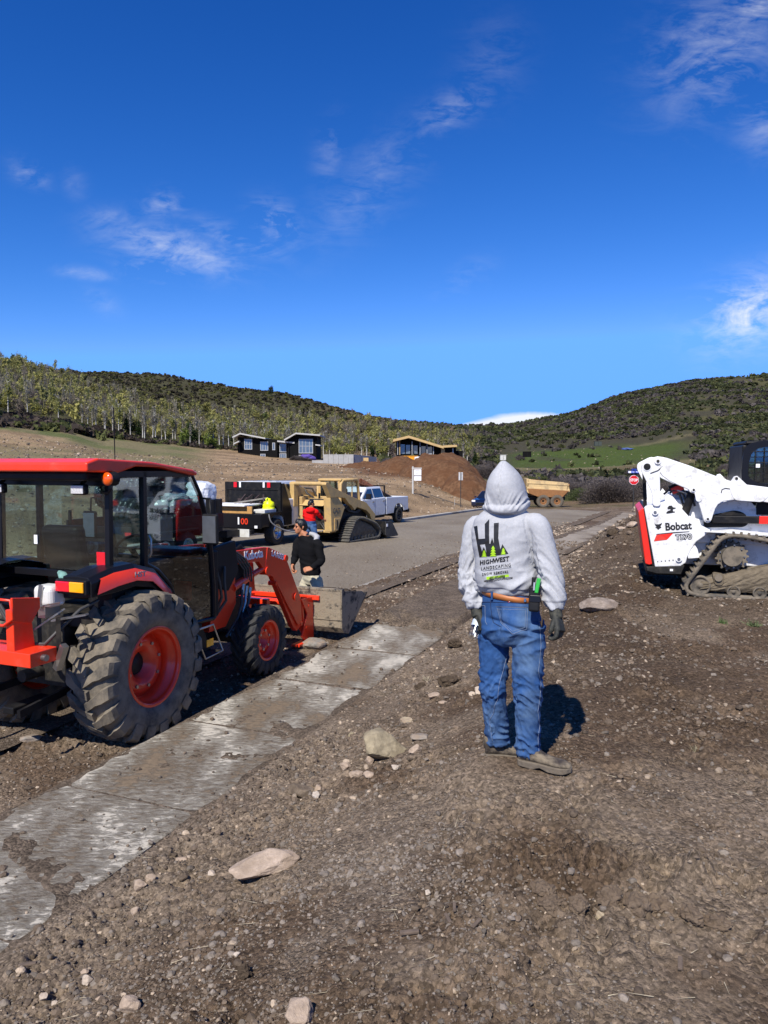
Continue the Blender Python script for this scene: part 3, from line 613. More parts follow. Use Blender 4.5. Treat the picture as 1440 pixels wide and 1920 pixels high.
    MB().cyl((-.285, -.73, 2.285), (-.20, -.72, 2.285), .034, .062, 20).build('lamp_body', M_black, b)
    MB().ball((-.285, -.73, 2.285), .055, 20, 12, (.55, 1, 1)).build('amber_lens', M_amber2, b)
    for yy in (-.46, .46):
        w = empty('work_lamp', (0, 0, 0)); w.parent = t
        MB().box(-.34, -.28, yy - .075, yy + .075, 2.15, 2.24).build('lamp_body', M_black, w, .02, 3); MB().box(-.35, -.34, yy - .065, yy + .065, 2.16, 2.23).build('lens', M_clear, w, .01)
        MB().beam((-.29, yy, 2.24), (-.2, yy, 2.31), .03, .02).build('bracket', M_black, w)
    MB().cyl((1.18, .5, 2.36), (1.18, .5, 3.0), .006, n=6).build('aerial', M_black, t)
    # loader: post, arm, cylinders, link plates
    for sd_ in (-1, 1):
        a = sd_ * .45; k = .035
        plates(t, 'loader_post', [(1.58, 1.50), (1.90, 1.48), (1.92, .84), (1.72, .62), (1.40, .62), (1.50, .92), (1.57, 1.15)], a - k - .02, a + k + .02, M_orange)
        plates(t, 'loader_arm', [(1.70, 1.44), (2.56, 1.405), (2.68, 1.39), (3.04, 1.26), (3.10, 1.20), (3.48, .62), (3.50, .28), (3.36, .22), (3.25, .30), (2.76, 1.02), (2.60, 1.10), (2.44, 1.25), (1.72, 1.28)], a - k, a + k, M_orange)
        plates(t, 'arm_joint_plate', [(2.63, 1.395), (2.69, 1.385), (2.64, 1.06), (2.58, 1.12)], a - k - .006, a + k + .006, M_orange, .003)
        MB().cyl((1.88, a - sd_ * -.03, 1.02), (2.28, a, 1.095), .052).build('lift_cylinder', M_orange, t); MB().cyl((2.26, a, 1.09), (2.62, a, 1.13), .024).build('lift_rod', M_steel, t)
        MB().cyl((2.34, a, 1.10), (2.62, a, 1.15), .036).build('rod_sleeve', M_orange, t)
        MB().cyl((3.07, a - sd_ * .01, 1.19), (3.42, a - sd_ * .01, .64), .040).build('tilt_cylinder', M_orange, t)
        plates(t, 'tilt_link', [(2.80, .95), (2.85, .92), (3.42, .33), (3.36, .28)], a + sd_ * .045, a + sd_ * .06, M_orange, .003)
        for (px, pz, pr) in ((3.07, 1.21, .042), (2.62, 1.11, .05), (3.32, .68, .05), (3.45, .30, .03), (3.60, .20, .03), (3.68, .50, .03), (2.82, .93, .03)):
            MB().cyl((px, a - .055, pz), (px, a + .055, pz), pr, n=16).build('pivot_pin', M_orange, t, .004)
        plates(t, 'coupler_plate', [(3.46, .62), (3.79, .60), (3.80, .02), (3.60, .02), (3.46, .12), (3.62, .40)], a - .05, a - .03, M_orange, .003)
        plates(t, 'coupler_plate', [(3.62, .62), (3.79, .60), (3.80, .02), (3.66, .02)], a + .03, a + .05, M_orange, .003)
        plates(t, 'coupler_bar', [(3.50, .60), (3.54, .60), (3.60, .15), (3.56, .15)], a - .03, a + .03, M_orange, .003)
        MB().box(3.30, 3.62, a - .1, a + .02, .02, .05).build('coupler_foot', M_orange, t, .004)
    text('Kubota', .145, M_letw, t, (2.12, -.4893, 1.30), (R(90), R(1), 0), bold=.004, sx=.95)
    text('LA1055', .10, M_letw, t, (2.72, -.489, 1.285), (R(90), R(17), 0), bold=.002, sx=1.0)
    MB().cyl((3.2, -.45, .62), (3.2, .45, .62), .045).build('cross_tube', M_orange, t); MB().box(2.72, 2.80, -.42, .42, .66, .74).build('guard_bar', M_orange, t, .01)
    MB().box(2.66, 2.72, .28, .36, .6, 1.18).build('guard_upright', M_orange, t, .01)
    MB().box(3.76, 3.80, -.6, .6, .56, .62).build('coupler_top_bar', M_orange, t, .005)
    # hoses and couplers at the post
    for k in range(3):
        x0 = 2.02 + .07 * k
        MB().tube([(x0, -.52, .98 - .03 * k), (x0 - .05, -.55, .84), (x0 - .12, -.54, .68), (x0 - .3, -.5, .5)], .017, 8).build('hose', M_steel if k == 1 else M_hose, t)
        MB().cyl((x0 + .03, -.52, 1.04 - .03 * k), (x0, -.52, .93 - .03 * k), .024).build('hose_coupler', M_steel, t)
    for k in range(4):
        x0 = 1.88 + .05 * k; MB().tube([(x0 - .1, -.50, 1.42), (x0 + .06, -.51, 1.33), (x0 + .2, -.51, 1.20), (x0 + .22, -.50, 1.10 - .02 * k)], .012, 6).build('hose', M_hose, t)
    MB().prism([(1.95, 1.44), (2.1, 1.5), (2.3, 1.3), (2.28, 1.2), (2.0, 1.0), (1.85, 1.1)], -.47, -.37, 'y').build('hose_guard', M_black, t, .02)
    plates(t, 'post_cover_plate', [(1.40, 1.52), (1.84, 1.56), (1.90, 1.22), (1.70, 1.02), (1.44, 1.10)], -.56, -.505, M_black, .01)  # black plate covering the upper half of the orange loader post
    MB().cyl((1.62, -.40, 1.45), (1.62, -.40, 2.02), .055).build('exhaust_stack', M_black, t, .004); MB().box(1.36, 1.46, -.60, -.45, .80, 1.50).build('hose_box', M_black, t, .02)
    for q in range(2): MB().tube([(1.45 + q * .16, -.57, 1.30), (1.47 + q * .09, -.60, 1.15), (1.55 + q * .08, -.57, .98 - .05 * q), (1.5, -.5, .75)], .016, 6).build('hose', M_hose, t)
    # bucket
    bk = empty('bucket', (0, 0, 0)); bk.parent = t
    prof = [(3.80, .70), (3.80, .20), (3.86, .12), (4.02, .08), (4.62, .50), (4.60, .52), (4.0, .115), (3.87, .15), (3.83, .21), (3.83, .70)]
    MB().prism(prof, -.92, .92, 'y').build('bucket_shell', M_mudbucket, bk, .004)
    for yy in (-.925, .905): MB().prism([(3.80, .70), (4.46, .60), (4.62, .52), (4.02, .08), (3.86, .12), (3.80, .20)], yy, yy + .02, 'y').build('bucket_cheek', M_mudbucket, bk, .003)
    MB().box(3.795, 3.87, -.93, .93, .69, .72).build('bucket_lip', M_mudbucket, bk, .004); MB().beam((4.45, 0, .42), (4.64, 0, .55), 1.86, .018).build('cutting_edge', M_grease, bk, .003)
    MB().box(3.788, 3.80, -.92, .92, .30, .315).build('weld_rib', M_mudbucket, bk)
    so_ = MB(); rnd = random.Random(3)
    nx, ny = 16, 44; vs = [(3.83 + .62 * i / nx, -.90 + 1.8 * j / ny, .60 + .10 * fbm(np.array([i * .35]), np.array([j * .35]), 5)[0] + .05 * math.sin(math.pi * i / nx) - .09 * i / nx + rnd.uniform(-.012, .012)) for i in range(nx + 1) for j in range(ny + 1)]
    so_.add(vs, [(i * (ny + 1) + j, (i + 1) * (ny + 1) + j, (i + 1) * (ny + 1) + j + 1, i * (ny + 1) + j + 1) for i in range(nx) for j in range(ny)], True)
    tag(so_.build('soil_load', mat('loose_soil', (.075, .055, .038), .95, var=.5, vscale=30, bump=.01, bscale=60, spec=.1), bk), kind='stuff')
    # step
    s_ = empty('step', (0, 0, 0)); s_.parent = t
    MB().prism([(.76, .80), (1.06, .80), (1.22, .50), (.92, .48)], -.66, -.50, 'y').build('step_box', M_black, s_, .01)
    MB().tube([(.75, -.80, .80), (1.06, -.80, .80), (1.22, -.80, .50), (.92, -.80, .485), (.75, -.80, .80)], .011, 6).build('step_rail', M_steel, s_)
    MB().box(.94, 1.24, -.80, -.62, .48, .50).build('tread_plate', M_grease, s_, .003); MB().box(.93, 1.04, -.815, -.81, .60, .67).build('warning_label', M_amber, s_)
    # rear linkage
    MB().box(-1.02, -.76, -.62, .75, .875, .985).build('lower_beam', M_orange, t, .006)
    MB().prism([(-1.0, .98), (-.80, .98), (-.84, 1.30), (-1.0, 1.30)], -.44, -.36, 'y').build('mast', M_orange, t, .006)
    MB().prism([(-1.02, 1.22), (-.85, 1.17), (-.76, 1.28), (-.76, 1.36), (-1.02, 1.40)], -.46, -.44, 'y').build('mast_plate', M_orange, t, .004)
    MB().tube([(-1.02, -.30, 1.38), (-1.02, -.44, 1.38), (-1.02, -.46, 1.24), (-1.02, -.36, 1.18), (-1.02, -.1, 1.18)], .012, 6).build('mast_loop', M_orange, t)
    MB().cyl((-.9, -.62, .93), (-.9, -.66, .93), .025).build('linkage_pin', M_steel, t)
    for k in range(2): MB().tube([(-.85, -.10 - .03 * k, 1.30), (-.82, -.22 - .03 * k, 1.10), (-.80, -.38, .97 + .02 * k), (-.78, -.50 - .02 * k, .98 + .02 * k), (-.72, -.60, 1.10), (-.55, -.66, 1.24), (-.35, -.66, 1.28)], .014, 8).build('hose', M_hose, t)
    MB().beam((-.75, -.75 + .12, 1.22), (-.72, -.60, .84), .035, .035).build('lift_rod', M_grease, t); MB().beam((-.76, -.70, 1.0), (-.745, -.60, .80), .05, .05).build('turnbuckle', M_steel, t)
    MB().beam((-.7, -.20, 1.24), (-.7, -.62, 1.32), .03, .012).build('linkage_bracket', M_steel, t); MB().beam((-.7, -.52, 1.17), (-.6, -.78, 1.22), .06, .012).build('linkage_bracket', M_steel, t)
    MB().beam((-.9, -.22, .95), (-.6, -.55, 1.25), .012, .012).build('stay_rod', M_steel, t)
    MB().beam((-.3, 0, 1.1), (-.95, 0, 1.32), .05, .05).build('top_link', M_grease, t)
    for yy in (-.35, .35): MB().beam((-.1, yy * .8, .5), (-.9, yy, .45), .03, .06).build('lower_link', M_black, t)
    MB().box(-.7, -.3, -.06, .06, .34, .40).build('drawbar', M_black, t, .01)
    MB().cyl((-.35, 0, .62), (-.55, 0, .62), .05).build('drive_shaft', M_grease, t)
    j = empty('washer_bottle', (0, 0, 0)); j.parent = t
    MB().box(-.62, -.44, -.42, -.22, 1.24, 1.42).build('bottle_body', M_whitepl, j, .045, 4); MB().beam((-.625, -.30, 1.24), (-.625, -.33, 1.43), .045, .008, (1, 0, 0)).build('strap', M_steel, j)
    MB().box(-.60, -.44, -.34, -.26, 1.15, 1.25).build('bottle_bracket', M_steel, j, .004)
    rg = MB(); rg.tube([(-.40, -.30, 1.50), (-.44, -.38, 1.48), (-.46, -.44, 1.43), (-.47, -.50, 1.37)], [.02, .04, .04, .012], 7); tag(rg.build('rag', mat('green_rag', rgb(110, 150, 140), .9, var=.4, bump=.01, bscale=25)), 'crumpled pale green rag tucked behind the tractor cab', 'rag').parent = None
    o_ = bpy.data.objects['rag']; o_.location = t.location; o_.rotation_euler = t.rotation_euler
    # front quarter: battery and coloured bottles in the dark footwell
    MB().cyl((.72, -.58, .88), (.98, -.58, .90), .05).build('oil_filter', mat('green_enamel', (.01, .06, .045), .4), t)
    return t
tractor()
# ------------------------------------------------------------------ tracked machines
M_lwhite = mat('dusty_white_paint', (.74, .74, .73), .4, var=.06, dirt=(.34, .32, .29), damt=.75, dscale=9, dlo=.52, dhi=.68)
M_ured = mat('red_panel', rgb(225, 45, 30), .35, var=.06, dirt=MUD, damt=.3)
M_dry = mat('dried_mud', (.16, .13, .09), .95, var=.35, vscale=9, bump=.02, bscale=14, spec=.1)
M_track = mat('rubber_track', (.055, .05, .042), .85, var=.35, dirt=(.20, .165, .12), damt=.9, dscale=5, dlo=.36, dhi=.58, bump=.003)
M_track2 = mat('grey_track', (.06, .058, .052), .85, var=.3, dirt=(.13, .115, .09), damt=.8, dscale=5, dlo=.42, dhi=.62)
M_tan = mat('faded_tan_paint', rgb(190, 158, 100), .55, var=.12, dirt=(.24, .19, .13), damt=.6, dscale=5, dlo=.48, dhi=.7)

def resample(path, n):
    P = [Vector((p[0], 0, p[1])) for p in path]; P.append(P[0]); d = [0]
    for i in range(1, len(P)): d.append(d[-1] + (P[i] - P[i - 1]).length)
    out = []; k = 0
    for q in range(n):
        s = d[-1] * q / n
        while d[k + 1] < s: k += 1
        out.append(P[k].lerp(P[k + 1], (s - d[k]) / max(1e-9, d[k + 1] - d[k])))
    return out
def rounded(path, r=.12, seg=6):
    P = [Vector(p) for p in path]; n = len(P); out = []
    for i in range(n):
        a, b, c = P[i - 1], P[i], P[(i + 1) % n]; u = (a - b); w = (c - b); rr = min(r, u.length * .45, w.length * .45); p0 = b + u.normalized() * rr; p1 = b + w.normalized() * rr
        for k in range(seg + 1):
            t = k / seg; out.append(tuple((p0 * (1 - t) ** 2 + b * 2 * t * (1 - t) + p1 * t * t)))
    return out
def track(parent, path, y0, y1, m, r=.12, n=58, thick=.05, lug=.03):
    """closed rubber belt with a lug bar across each pitch"""
    tr = empty('track', (0, 0, 0)); tr.parent = parent
    P = resample(rounded(path, r), n * 2); N = len(P); cen = sum(P, Vector()) / N; mb = MB(); vs = []; fs = []
    nr = [((P[(i + 1) % N] - P[i - 1]).normalized().cross(Vector((0, 1, 0)))) for i in range(N)]
    nr = [v if v.dot(P[i] - cen) > 0 else -v for i, v in enumerate(nr)]
    for i in range(N):
        q = P[i] - nr[i] * thick
        vs += [(P[i].x, y0, P[i].z), (P[i].x, y1, P[i].z), (q.x, y1, q.z), (q.x, y0, q.z)]
    for i in range(N):
        a, b = i * 4, ((i + 1) % N) * 4
        for k in range(4): fs.append((a + k, a + (k + 1) % 4, b + (k + 1) % 4, b + k))
    mb.add(vs, fs, True); mb.build('belt', m, tr)
    lg = MB()
    for i in range(0, N, 2):
        a = P[i]; b = P[(i + 1) % N]; u = (b - a) * .32; c = (a + b) / 2; nn = nr[i] * lug; q = []
        for yy in (y0 - .004, y1 + .004):
            for (du, h) in ((-1, -.006), (-.7, 1), (.7, 1), (1, -.006)):
                pt = c + u * du + nn * (h if h == 1 else 0) + nr[i] * (h if h != 1 else 0); q.append((pt.x, yy, pt.z))
        lg.add(q, [(0, 4, 5, 1), (1, 5, 6, 2), (2, 6, 7, 3), (0, 1, 2, 3), (7, 6, 5, 4)])
        # drive tooth inside
        cc = c - nr[i] * thick; dd = -nr[i] * .035; ym = (y0 + y1) / 2
        lg.add([(cc - u).to_tuple()[0:1] + (ym - .05, (cc - u).z), (cc + u).to_tuple()[0:1] + (ym - .05, (cc + u).z), ((cc + u * .5 + dd).x, ym - .04, (cc + u * .5 + dd).z), ((cc - u * .5 + dd).x, ym - .04, (cc - u * .5 + dd).z),
                ((cc - u).x, ym + .05, (cc - u).z), ((cc + u).x, ym + .05, (cc + u).z), ((cc + u * .5 + dd).x, ym + .04, (cc + u * .5 + dd).z), ((cc - u * .5 + dd).x, ym + .04, (cc - u * .5 + dd).z)],
               [(0, 1, 2, 3), (4, 7, 6, 5), (0, 3, 7, 4), (1, 5, 6, 2), (2, 6, 7, 3)])
    lg.build('track_lugs', m, tr)
    return tr
def gear(x, y0, y1, z, r, teeth, mb):
    pts = []
    for k in range(teeth):
        for (f, rr) in ((-.28, r * .86), (-.10, r), (.10, r), (.28, r * .86)):
            a = 2 * math.pi * (k + f) / teeth; pts.append((x + math.cos(a) * rr, z + math.sin(a) * rr))
    return mb.prism(pts, y0, y1, 'y')
def mud_lump(path, y0, y1, seed, nx=30, nz=10):
    """crusted mud over a side frame: an uneven slab between a lower and an upper edge"""
    rnd = random.Random(seed); lo, hi = path; vs = []; fs = []
    def ip(P, x): return float(np.interp(x, [p[0] for p in P], [p[1] for p in P]))
    x0, x1 = lo[0][0], lo[-1][0]
    for i in range(nx + 1):
        x = x0 + (x1 - x0) * i / nx; a, b = ip(lo, x), ip(hi, x) + rnd.uniform(-.015, .02)
        for j in range(nz + 1):
            t = j / nz; bulge = math.sin(math.pi * min(1, max(0, t))) ** .5 * .05 + rnd.uniform(-.008, .012)
            vs.append((x + rnd.uniform(-.01, .01), y0 - bulge, a + (b - a) * t))
    k = nz + 1
    fs = [(i * k + j, (i + 1) * k + j, (i + 1) * k + j + 1, i * k + j + 1) for i in range(nx) for j in range(nz)]
    b = len(vs); vs += [(p[0], y1, p[2]) for p in [vs[i * k + nz] for i in range(nx + 1)]]
    fs += [(i * k + nz, (i + 1) * k + nz, b + i + 1, b + i) for i in range(nx)]
    return MB().add(vs, fs, False)

def white_loader():
    """side view machine; x forward, y away from the camera, 2.0 m wide"""
    W = 2.0; z0 = .575
    t = empty('track_loader', (4.26, 10.1, z0), R(90 - 107), 'white and red compact track loader with white lift arms and muddy tracks', 'track loader')
    for far in (0, 1):
        Y = (lambda a, b: (W - b, W - a)) if far else (lambda a, b: (a, b))
        y = lambda v: (W - v) if far else v
        path = [(-.13, .02), (-.16, .14), (.27, .80), (.42, .86), (.62, .845), (1.95, .60), (2.30, .36), (2.32, .10), (2.2, -.03), (.9, -.045), (0.02, -.03)]
        track(t, path, *Y(0, .45), M_track, .10, 62)
        s_ = MB(); gear(.45, *Y(.12, .20), .54, .215, 17, s_); s_.build('sprocket', M_track, t, .003)
        a, b = Y(.04, .13); MB().cyl((.45, a, .54), (.45, b, .54), .13, n=28).build('drive_motor', M_track, t, .006); 
        for q in range(9): aa = 2 * math.pi * q / 9; MB().cyl((.45 + math.cos(aa) * .155, y(.10), .54 + math.sin(aa) * .155), (.45 + math.cos(aa) * .155, y(.13), .54 + math.sin(aa) * .155), .012, n=6, smooth=False).build('bolt', M_steel, t)
        for (rx, rz, rr) in ((.06, .13, .135), (.48, .06, .085), (.80, .06, .085), (1.12, .06, .085), (1.44, .06, .085), (1.78, .06, .085), (2.12, .16, .15)):
            a, b = Y(.05, .11); MB().lathe([(0, rr), (.06, rr), (.06, rr * .8), (.04, rr * .75), (.04, rr * .3), (.06, rr * .25), (.06, 0)] if not far else [(0, rr), (-.06, rr), (-.06, rr * .8), (-.04, 0)], (rx, b if not far else a, rz), (0, -1, 0), 28).build('roller', M_track, t)
        a, b = Y(.10, .36); MB().prism([(.04, .05), (2.1, .05), (2.1, .3), (1.5, .48), (.9, .42), (.4, .29), (.02, .20)], a, b, 'y').build('track_frame', M_track, t, .01)
        if not far:
            mud_lump(([(.06, .05), (2.1, .06)], [(.06, .19), (.35, .26), (.5, .33), (.75, .38), (.9, .45), (1.5, .46), (2.1, .3)]), .10, .2, 5).build('mud_crust', M_dry, t)
            MB().prism(rounded([(.24, .14), (.34, .14), (.36, .30), (.20, .32)], .05), .035, .12, 'y').build('tension_plate', M_dry, t, .005)
            MB().cyl((.28, .01, .25), (.28, .04, .25), .05).build('tension_bolt', M_track, t, .004)
        # rear tower panel
        pan = [(-.69, 1.185), (-.66, 1.20), (-.58, 1.213), (-.459, 1.252), (-.36, 1.285), (-.29, 1.27), (-.25, 1.236), (-.16, 1.13), (-.074, 1.036), (.05, .95), (.18, .885), (.10, .80), (.003, .724), (-.063, .612), (-.11, .5), (-.127, .424), (-.194, .375), (-.526, .350)]
        a, b = Y(.13, .30); MB().prism(pan, a, b, 'y').build('tower_panel', M_lwhite, t, .012)
        a, b = Y(.135, .32); MB().prism([(-.64, .345), (-.14, .385), (-.185, .262), (-.5, .258), (-.63, .29)], a, b, 'y').build('bumper', M_grease, t, .006)
        for (px, pz, pr) in ((-.544, 1.12, .042), (-.22, .476, .042)):
            c = MB(); c.cyl((px, y(.105), pz), (px, y(.14), pz), pr, n=24); c.build('pivot_boss', M_lwhite, t, .004)
            MB().cyl((px, y(.095), pz), (px, y(.11), pz), .022, n=6, smooth=False).build('pivot_bolt', M_steel, t)
        # rear link
        lk = rounded([(-.475, 1.20), (-.58, 1.20), (-.595, 1.40), (-.745, 1.70), (-.742, 1.79), (-.55, 1.895), (-.455, 1.875), (-.44, 1.80), (-.495, 1.66)], .05, 5)
        a, b = Y(.10, .16); MB().prism(lk, a, b, 'y').build('rear_link', M_lwhite, t, .008)
        MB().cyl((-.664, y(.094), 1.751), (-.664, y(.101), 1.751), .062, n=28).build('pin_ring', M_lwhite, t, .003); MB().cyl((-.664, y(.088), 1.751), (-.664, y(.12), 1.751), .046, n=28).build('pin_hole', M_black, t)
        MB().cyl((-.525, y(.08), 1.829), (-.525, y(.12), 1.829), .045, n=20).build('link_pin', M_lwhite, t, .004); MB().cyl((-.525, y(.07), 1.829), (-.525, y(.1), 1.829), .020, n=12).build('pin_head', M_grease, t)
        a, b = Y(.095, .10)
        MB().tube([(-.62, y(.095), 1.66), (-.52, y(.095), 1.70), (-.46, y(.095), 1.76)], .006, 6).build('weld_seam', M_grease, t)
        # lift arm
        arm = [(-.565, 1.86), (-.54, 1.895), (-.47, 1.885), (-.408, 1.871), (-.1, 1.76), (.279, 1.60), (.42, 1.555), (.548, 1.52), (.876, 1.478), (1.6, 1.36), (1.9, 1.2), (2.5, .75), (2.52, .60), (2.36, .62), (1.8, 1.0), (1.5, 1.18), (.883, 1.273), (.686, 1.305), (.45, 1.305), (.322, 1.285), (.255, 1.24), (.223, 1.18), (.20, 1.10), (.182, 1.03), (.16, .995), (.132, .985), (.10, .995), (.082, 1.03), (.045, 1.15), (.0, 1.30), (-.017, 1.36), (-.05, 1.385), (-.10, 1.40), (-.12, 1.435), (-.365, 1.55), (-.46, 1.62), (-.50, 1.68), (-.49, 1.76)]
        a, b = Y(.09, .20); MB().prism(arm, a, b, 'y').build('lift_arm', M_lwhite, t, .012, 3)
        e = rounded([(.30, 1.38), (.34, 1.46), (.62, 1.43), (.84, 1.36), (.82, 1.27), (.65, 1.29), (.42, 1.32)], .05)
        MB().tube([(.29, y(.088), 1.40), (.30, y(.088), 1.445), (.34, y(.088), 1.462), (.5, y(.088), 1.44), (.64, y(.088), 1.41), (.72, y(.088), 1.39)], .006, 6).build('arm_weld', M_grease, t)
        a, b = Y(.082, .10); MB().prism(rounded([(.45, 1.30), (.80, 1.28), (.875, 1.36), (.83, 1.42), (.6, 1.47), (.38, 1.49)], .06), a, b, 'y').build('arm_plate', M_lwhite, t, .006)
        a, b = Y(.078, .10); MB().prism(rounded([(-.10, 1.44), (-.05, 1.47), (.0, 1.45), (.06, 1.31), (.03, 1.27), (-.02, 1.28), (-.045, 1.40)], .03), a, b, 'y').build('arm_gusset', M_lwhite, t, .004)
        for (px, pz) in ((-.057, 1.438), (.132, 1.043)):
            MB().cyl((px, y(.07), pz), (px, y(.10), pz), .030, n=18).build('arm_pin', M_lwhite, t, .003); MB().cyl((px, y(.062), pz), (px, y(.08), pz), .016, n=8).build('pin_head', M_grease, t)
        a, b = Y(.12, .18); MB().prism([(.40, 1.53), (.45, 1.62), (.49, 1.63), (.56, 1.56), (.62, 1.50)], a, b, 'y').build('cylinder_lug', M_lwhite, t, .008); MB().cyl((.479, y(.11), 1.595), (.479, y(.14), 1.595), .018, n=12).build('lug_pin', M_grease, t)
        # lift cylinder leaning behind the arm
        MB().cyl((-.18, y(.26), .98), (-.06, y(.24), 1.40), .055).build('lift_cylinder', M_black, t, .005)
        # body side behind: white shell with black screened vents and black arm stop
        a, b = Y(.28, .33)
        MB().prism([(-.2, .70), (2.0, .66), (2.0, .94), (.93, .95), (.70, 1.27), (.45, 1.30), (.25, 1.22), (.18, 1.0), (-.05, 1.04), (-.2, 1.2), (-.36, 1.40), (-.42, 1.30), (-.3, 1.0)], a, b, 'y').build('body_side', M_lwhite, t, .01)
        a, b = Y(.25, .28); MB().prism(rounded([(.10, .91), (.62, .93), (.68, 1.0), (.62, 1.12), (.50, 1.16), (.10, 1.06)], .06), a, b, 'y').build('vent_screen', M_black, t, .006)
        for q in range(7):
            zz = .945 + q * .024; a, b = Y(.243, .25); MB().box(.13, .60, a, b, zz, zz + .006).build('vent_slat', M_grease, t)
        a, b = Y(.17, .24); MB().box(.20, 2.0, a, b, .985, 1.082).build('arm_stop_bar', M_black, t, .008)
        a, b = Y(.155, .17); MB().box(.78, 1.4, a, b, .985, 1.09).build('reflector_panel', M_ured, t, .004)
        a, b = Y(.26, .33); MB().box(.76, 1.9, a, b, 1.1, 1.26).build('side_recess', M_black, t, .01)
        a, b = Y(.06, .40); MB().prism([(.10, .865), (2.1, .80), (2.1, .76), (.62, .885), (.45, .90), (.2, .865)], a, b, 'y').build('track_guard', M_lwhite, t, .004)
        a, b = Y(.14, .30); MB().prism(rounded([(-.10, .48), (.05, .50), (.02, .62), (-.02, .68), (-.10, .55)], .02), a, b, 'y').build('motor_bracket', M_lwhite, t, .004)
    # centre body, tailgate, engine hood
    MB().prism([(-.60, .38), (2.0, .38), (2.0, .95), (.5, 1.25), (-.30, 1.30), (-.66, 1.15)], .34, W - .34, 'y').build('body', M_lwhite, t, .02)
    MB().prism([(-.765, 1.12), (-.70, 1.178), (-.672, 1.17), (-.553, .385), (-.60, .37), (-.655, .385)], .16, W - .16, 'y').build('tailgate', M_ured, t, .025, 3)
    MB().prism([(-.70, 1.19), (-.655, 1.20), (-.53, .36), (-.56, .36)], .15, W - .15, 'y').build('tailgate_seal', M_black, t)
    MB().box(-.63, .1, .4, W - .4, .2, .38).build('underbody', M_grease, t, .02)
    MB().beam((-.35, .4, 1.44), (-.05, .4, 1.58), .10, .07).build('arm_cross_tube', M_black, t); MB().beam((-.32, .38, 1.40), (-.17, .38, 1.47), .12, .09).build('lamp_panel', M_ured, t, .01)
    MB().beam((-.66, .45, 1.10), (-.69, .45, 1.72), .05, .05).build('far_strut', M_black, t)
    MB().prism([(-.35, 1.28), (.0, 1.27), (.1, 1.42), (-.25, 1.40)], .42, 1.5, 'y').build('engine_hood', M_lwhite, t, .02)
    for q in range(4): MB().tube([(-.42 + .06 * q, .36, 1.36), (-.36 + .06 * q, .33, 1.42), (-.22 + .05 * q, .34, 1.38), (-.16 + .05 * q, .34, 1.2)], .016, 6).build('hose', M_steel if q == 2 else M_hose, t)
    # cab
    cb = empty('cab', (0, 0, 0)); cb.parent = t
    sidef = rounded([(.56, 1.45), (.565, 1.70), (.605, 1.96), (.68, 2.07), (.90, 2.115), (1.9, 2.12), (2.1, 1.2), (1.9, .98), (.9, .98)], .09, 4)
    inn = rounded([(.66, 1.60), (.655, 1.74), (.69, 1.93), (.76, 2.00), (.92, 2.03), (1.75, 2.03), (1.85, 1.55), (.80, 1.52)], .07, 4)
    for (ya, yb) in ((.36, .41), (W - .41, W - .36)):
        m_ = len(inn); k = [min(range(len(sidef)), key=lambda q: (sidef[q][0] - p[0]) ** 2 + (sidef[q][1] - p[1]) ** 2) for p in inn]
        # frame as an outline of beams round the opening
        f = MB()
        for i in range(m_):
            p, q = inn[i], inn[(i + 1) % m_]
            cx, cz = 1.2, 1.72
            o1 = (p[0] + (.085 if p[0] > 1.3 else -.085) * min(1, abs(p[0] - 1.25) / .35), p[1] + (.075 if p[1] > 1.8 else -.12) * min(1, abs(p[1] - cz) / .12))
            o2 = (q[0] + (.085 if q[0] > 1.3 else -.085) * min(1, abs(q[0] - 1.25) / .35), q[1] + (.075 if q[1] > 1.8 else -.12) * min(1, abs(q[1] - cz) / .12))
            f.add([(p[0], ya, p[1]), (q[0], ya, q[1]), (o2[0], ya, o2[1]), (o1[0], ya, o1[1]), (p[0], yb, p[1]), (q[0], yb, q[1]), (o2[0], yb, o2[1]), (o1[0], yb, o1[1])], [(0, 1, 2, 3), (4, 7, 6, 5), (0, 4, 5, 1), (2, 6, 7, 3)])
        f.build('cab_frame', M_gloss, cb)
        MB().add([(p[0], (ya + yb) / 2 + .012, p[1]) for p in inn], [tuple(range(m_))]).build('side_window', M_glass, cb)
        g = MB()
        for q in range(9): xx = .74 + q * .11; g.box(xx, xx + .010, ya + .005, ya + .013, 1.54, 2.01)
        for q in range(6): zz = 1.58 + q * .075; g.box(.67, 1.84, ya - .001, ya + .005, zz, zz + .010)
        g.build('window_screen', M_black, cb)
    MB().box(.62, 1.95, .40, W - .40, 2.05, 2.11).build('cab_roof', M_black, cb, .03, 3); MB().box(.58, .64, .40, W - .40, 1.4, 2.05).build('rear_panel', M_black, cb, .02)
    MB().box(1.0, 1.5, .7, 1.3, 1.2, 1.4).build('seat', M_black, cb, .05); MB().box(.95, 1.08, .7, 1.3, 1.4, 1.9).build('seat_back', M_black, cb, .05)
    MB().box(.75, .80, .353, .358, 1.74, 1.79).build('sticker', M_letw, cb)
    # writing
    rz_ = (R(90), R(-5), 0)
    text('Bobcat', .145, M_letb, t, (-.405, .1275, .868), rz_, bold=.005, sx=.84)
    text('T870', .100, M_letb, t, (-.270, .128, .740), rz_, bold=.0085, sx=1.0, shear=.1); text('T870', .100, M_letw, t, (-.270, .1262, .740), rz_, bold=-.0015, sx=1.0, shear=.1)
    MB().prism([(-.552, .709), (-.519, .800), (-.30, .833), (-.36, .76), (-.385, .735)], .1265, .1295, 'y').build('red_stripe', M_ured, t)
    MB().prism([(-.52, .805), (-.10, .853), (-.09, .863), (-.30, .845), (-.52, .815)], .1262, .1295, 'y').build('stripe_line', M_letb, t)
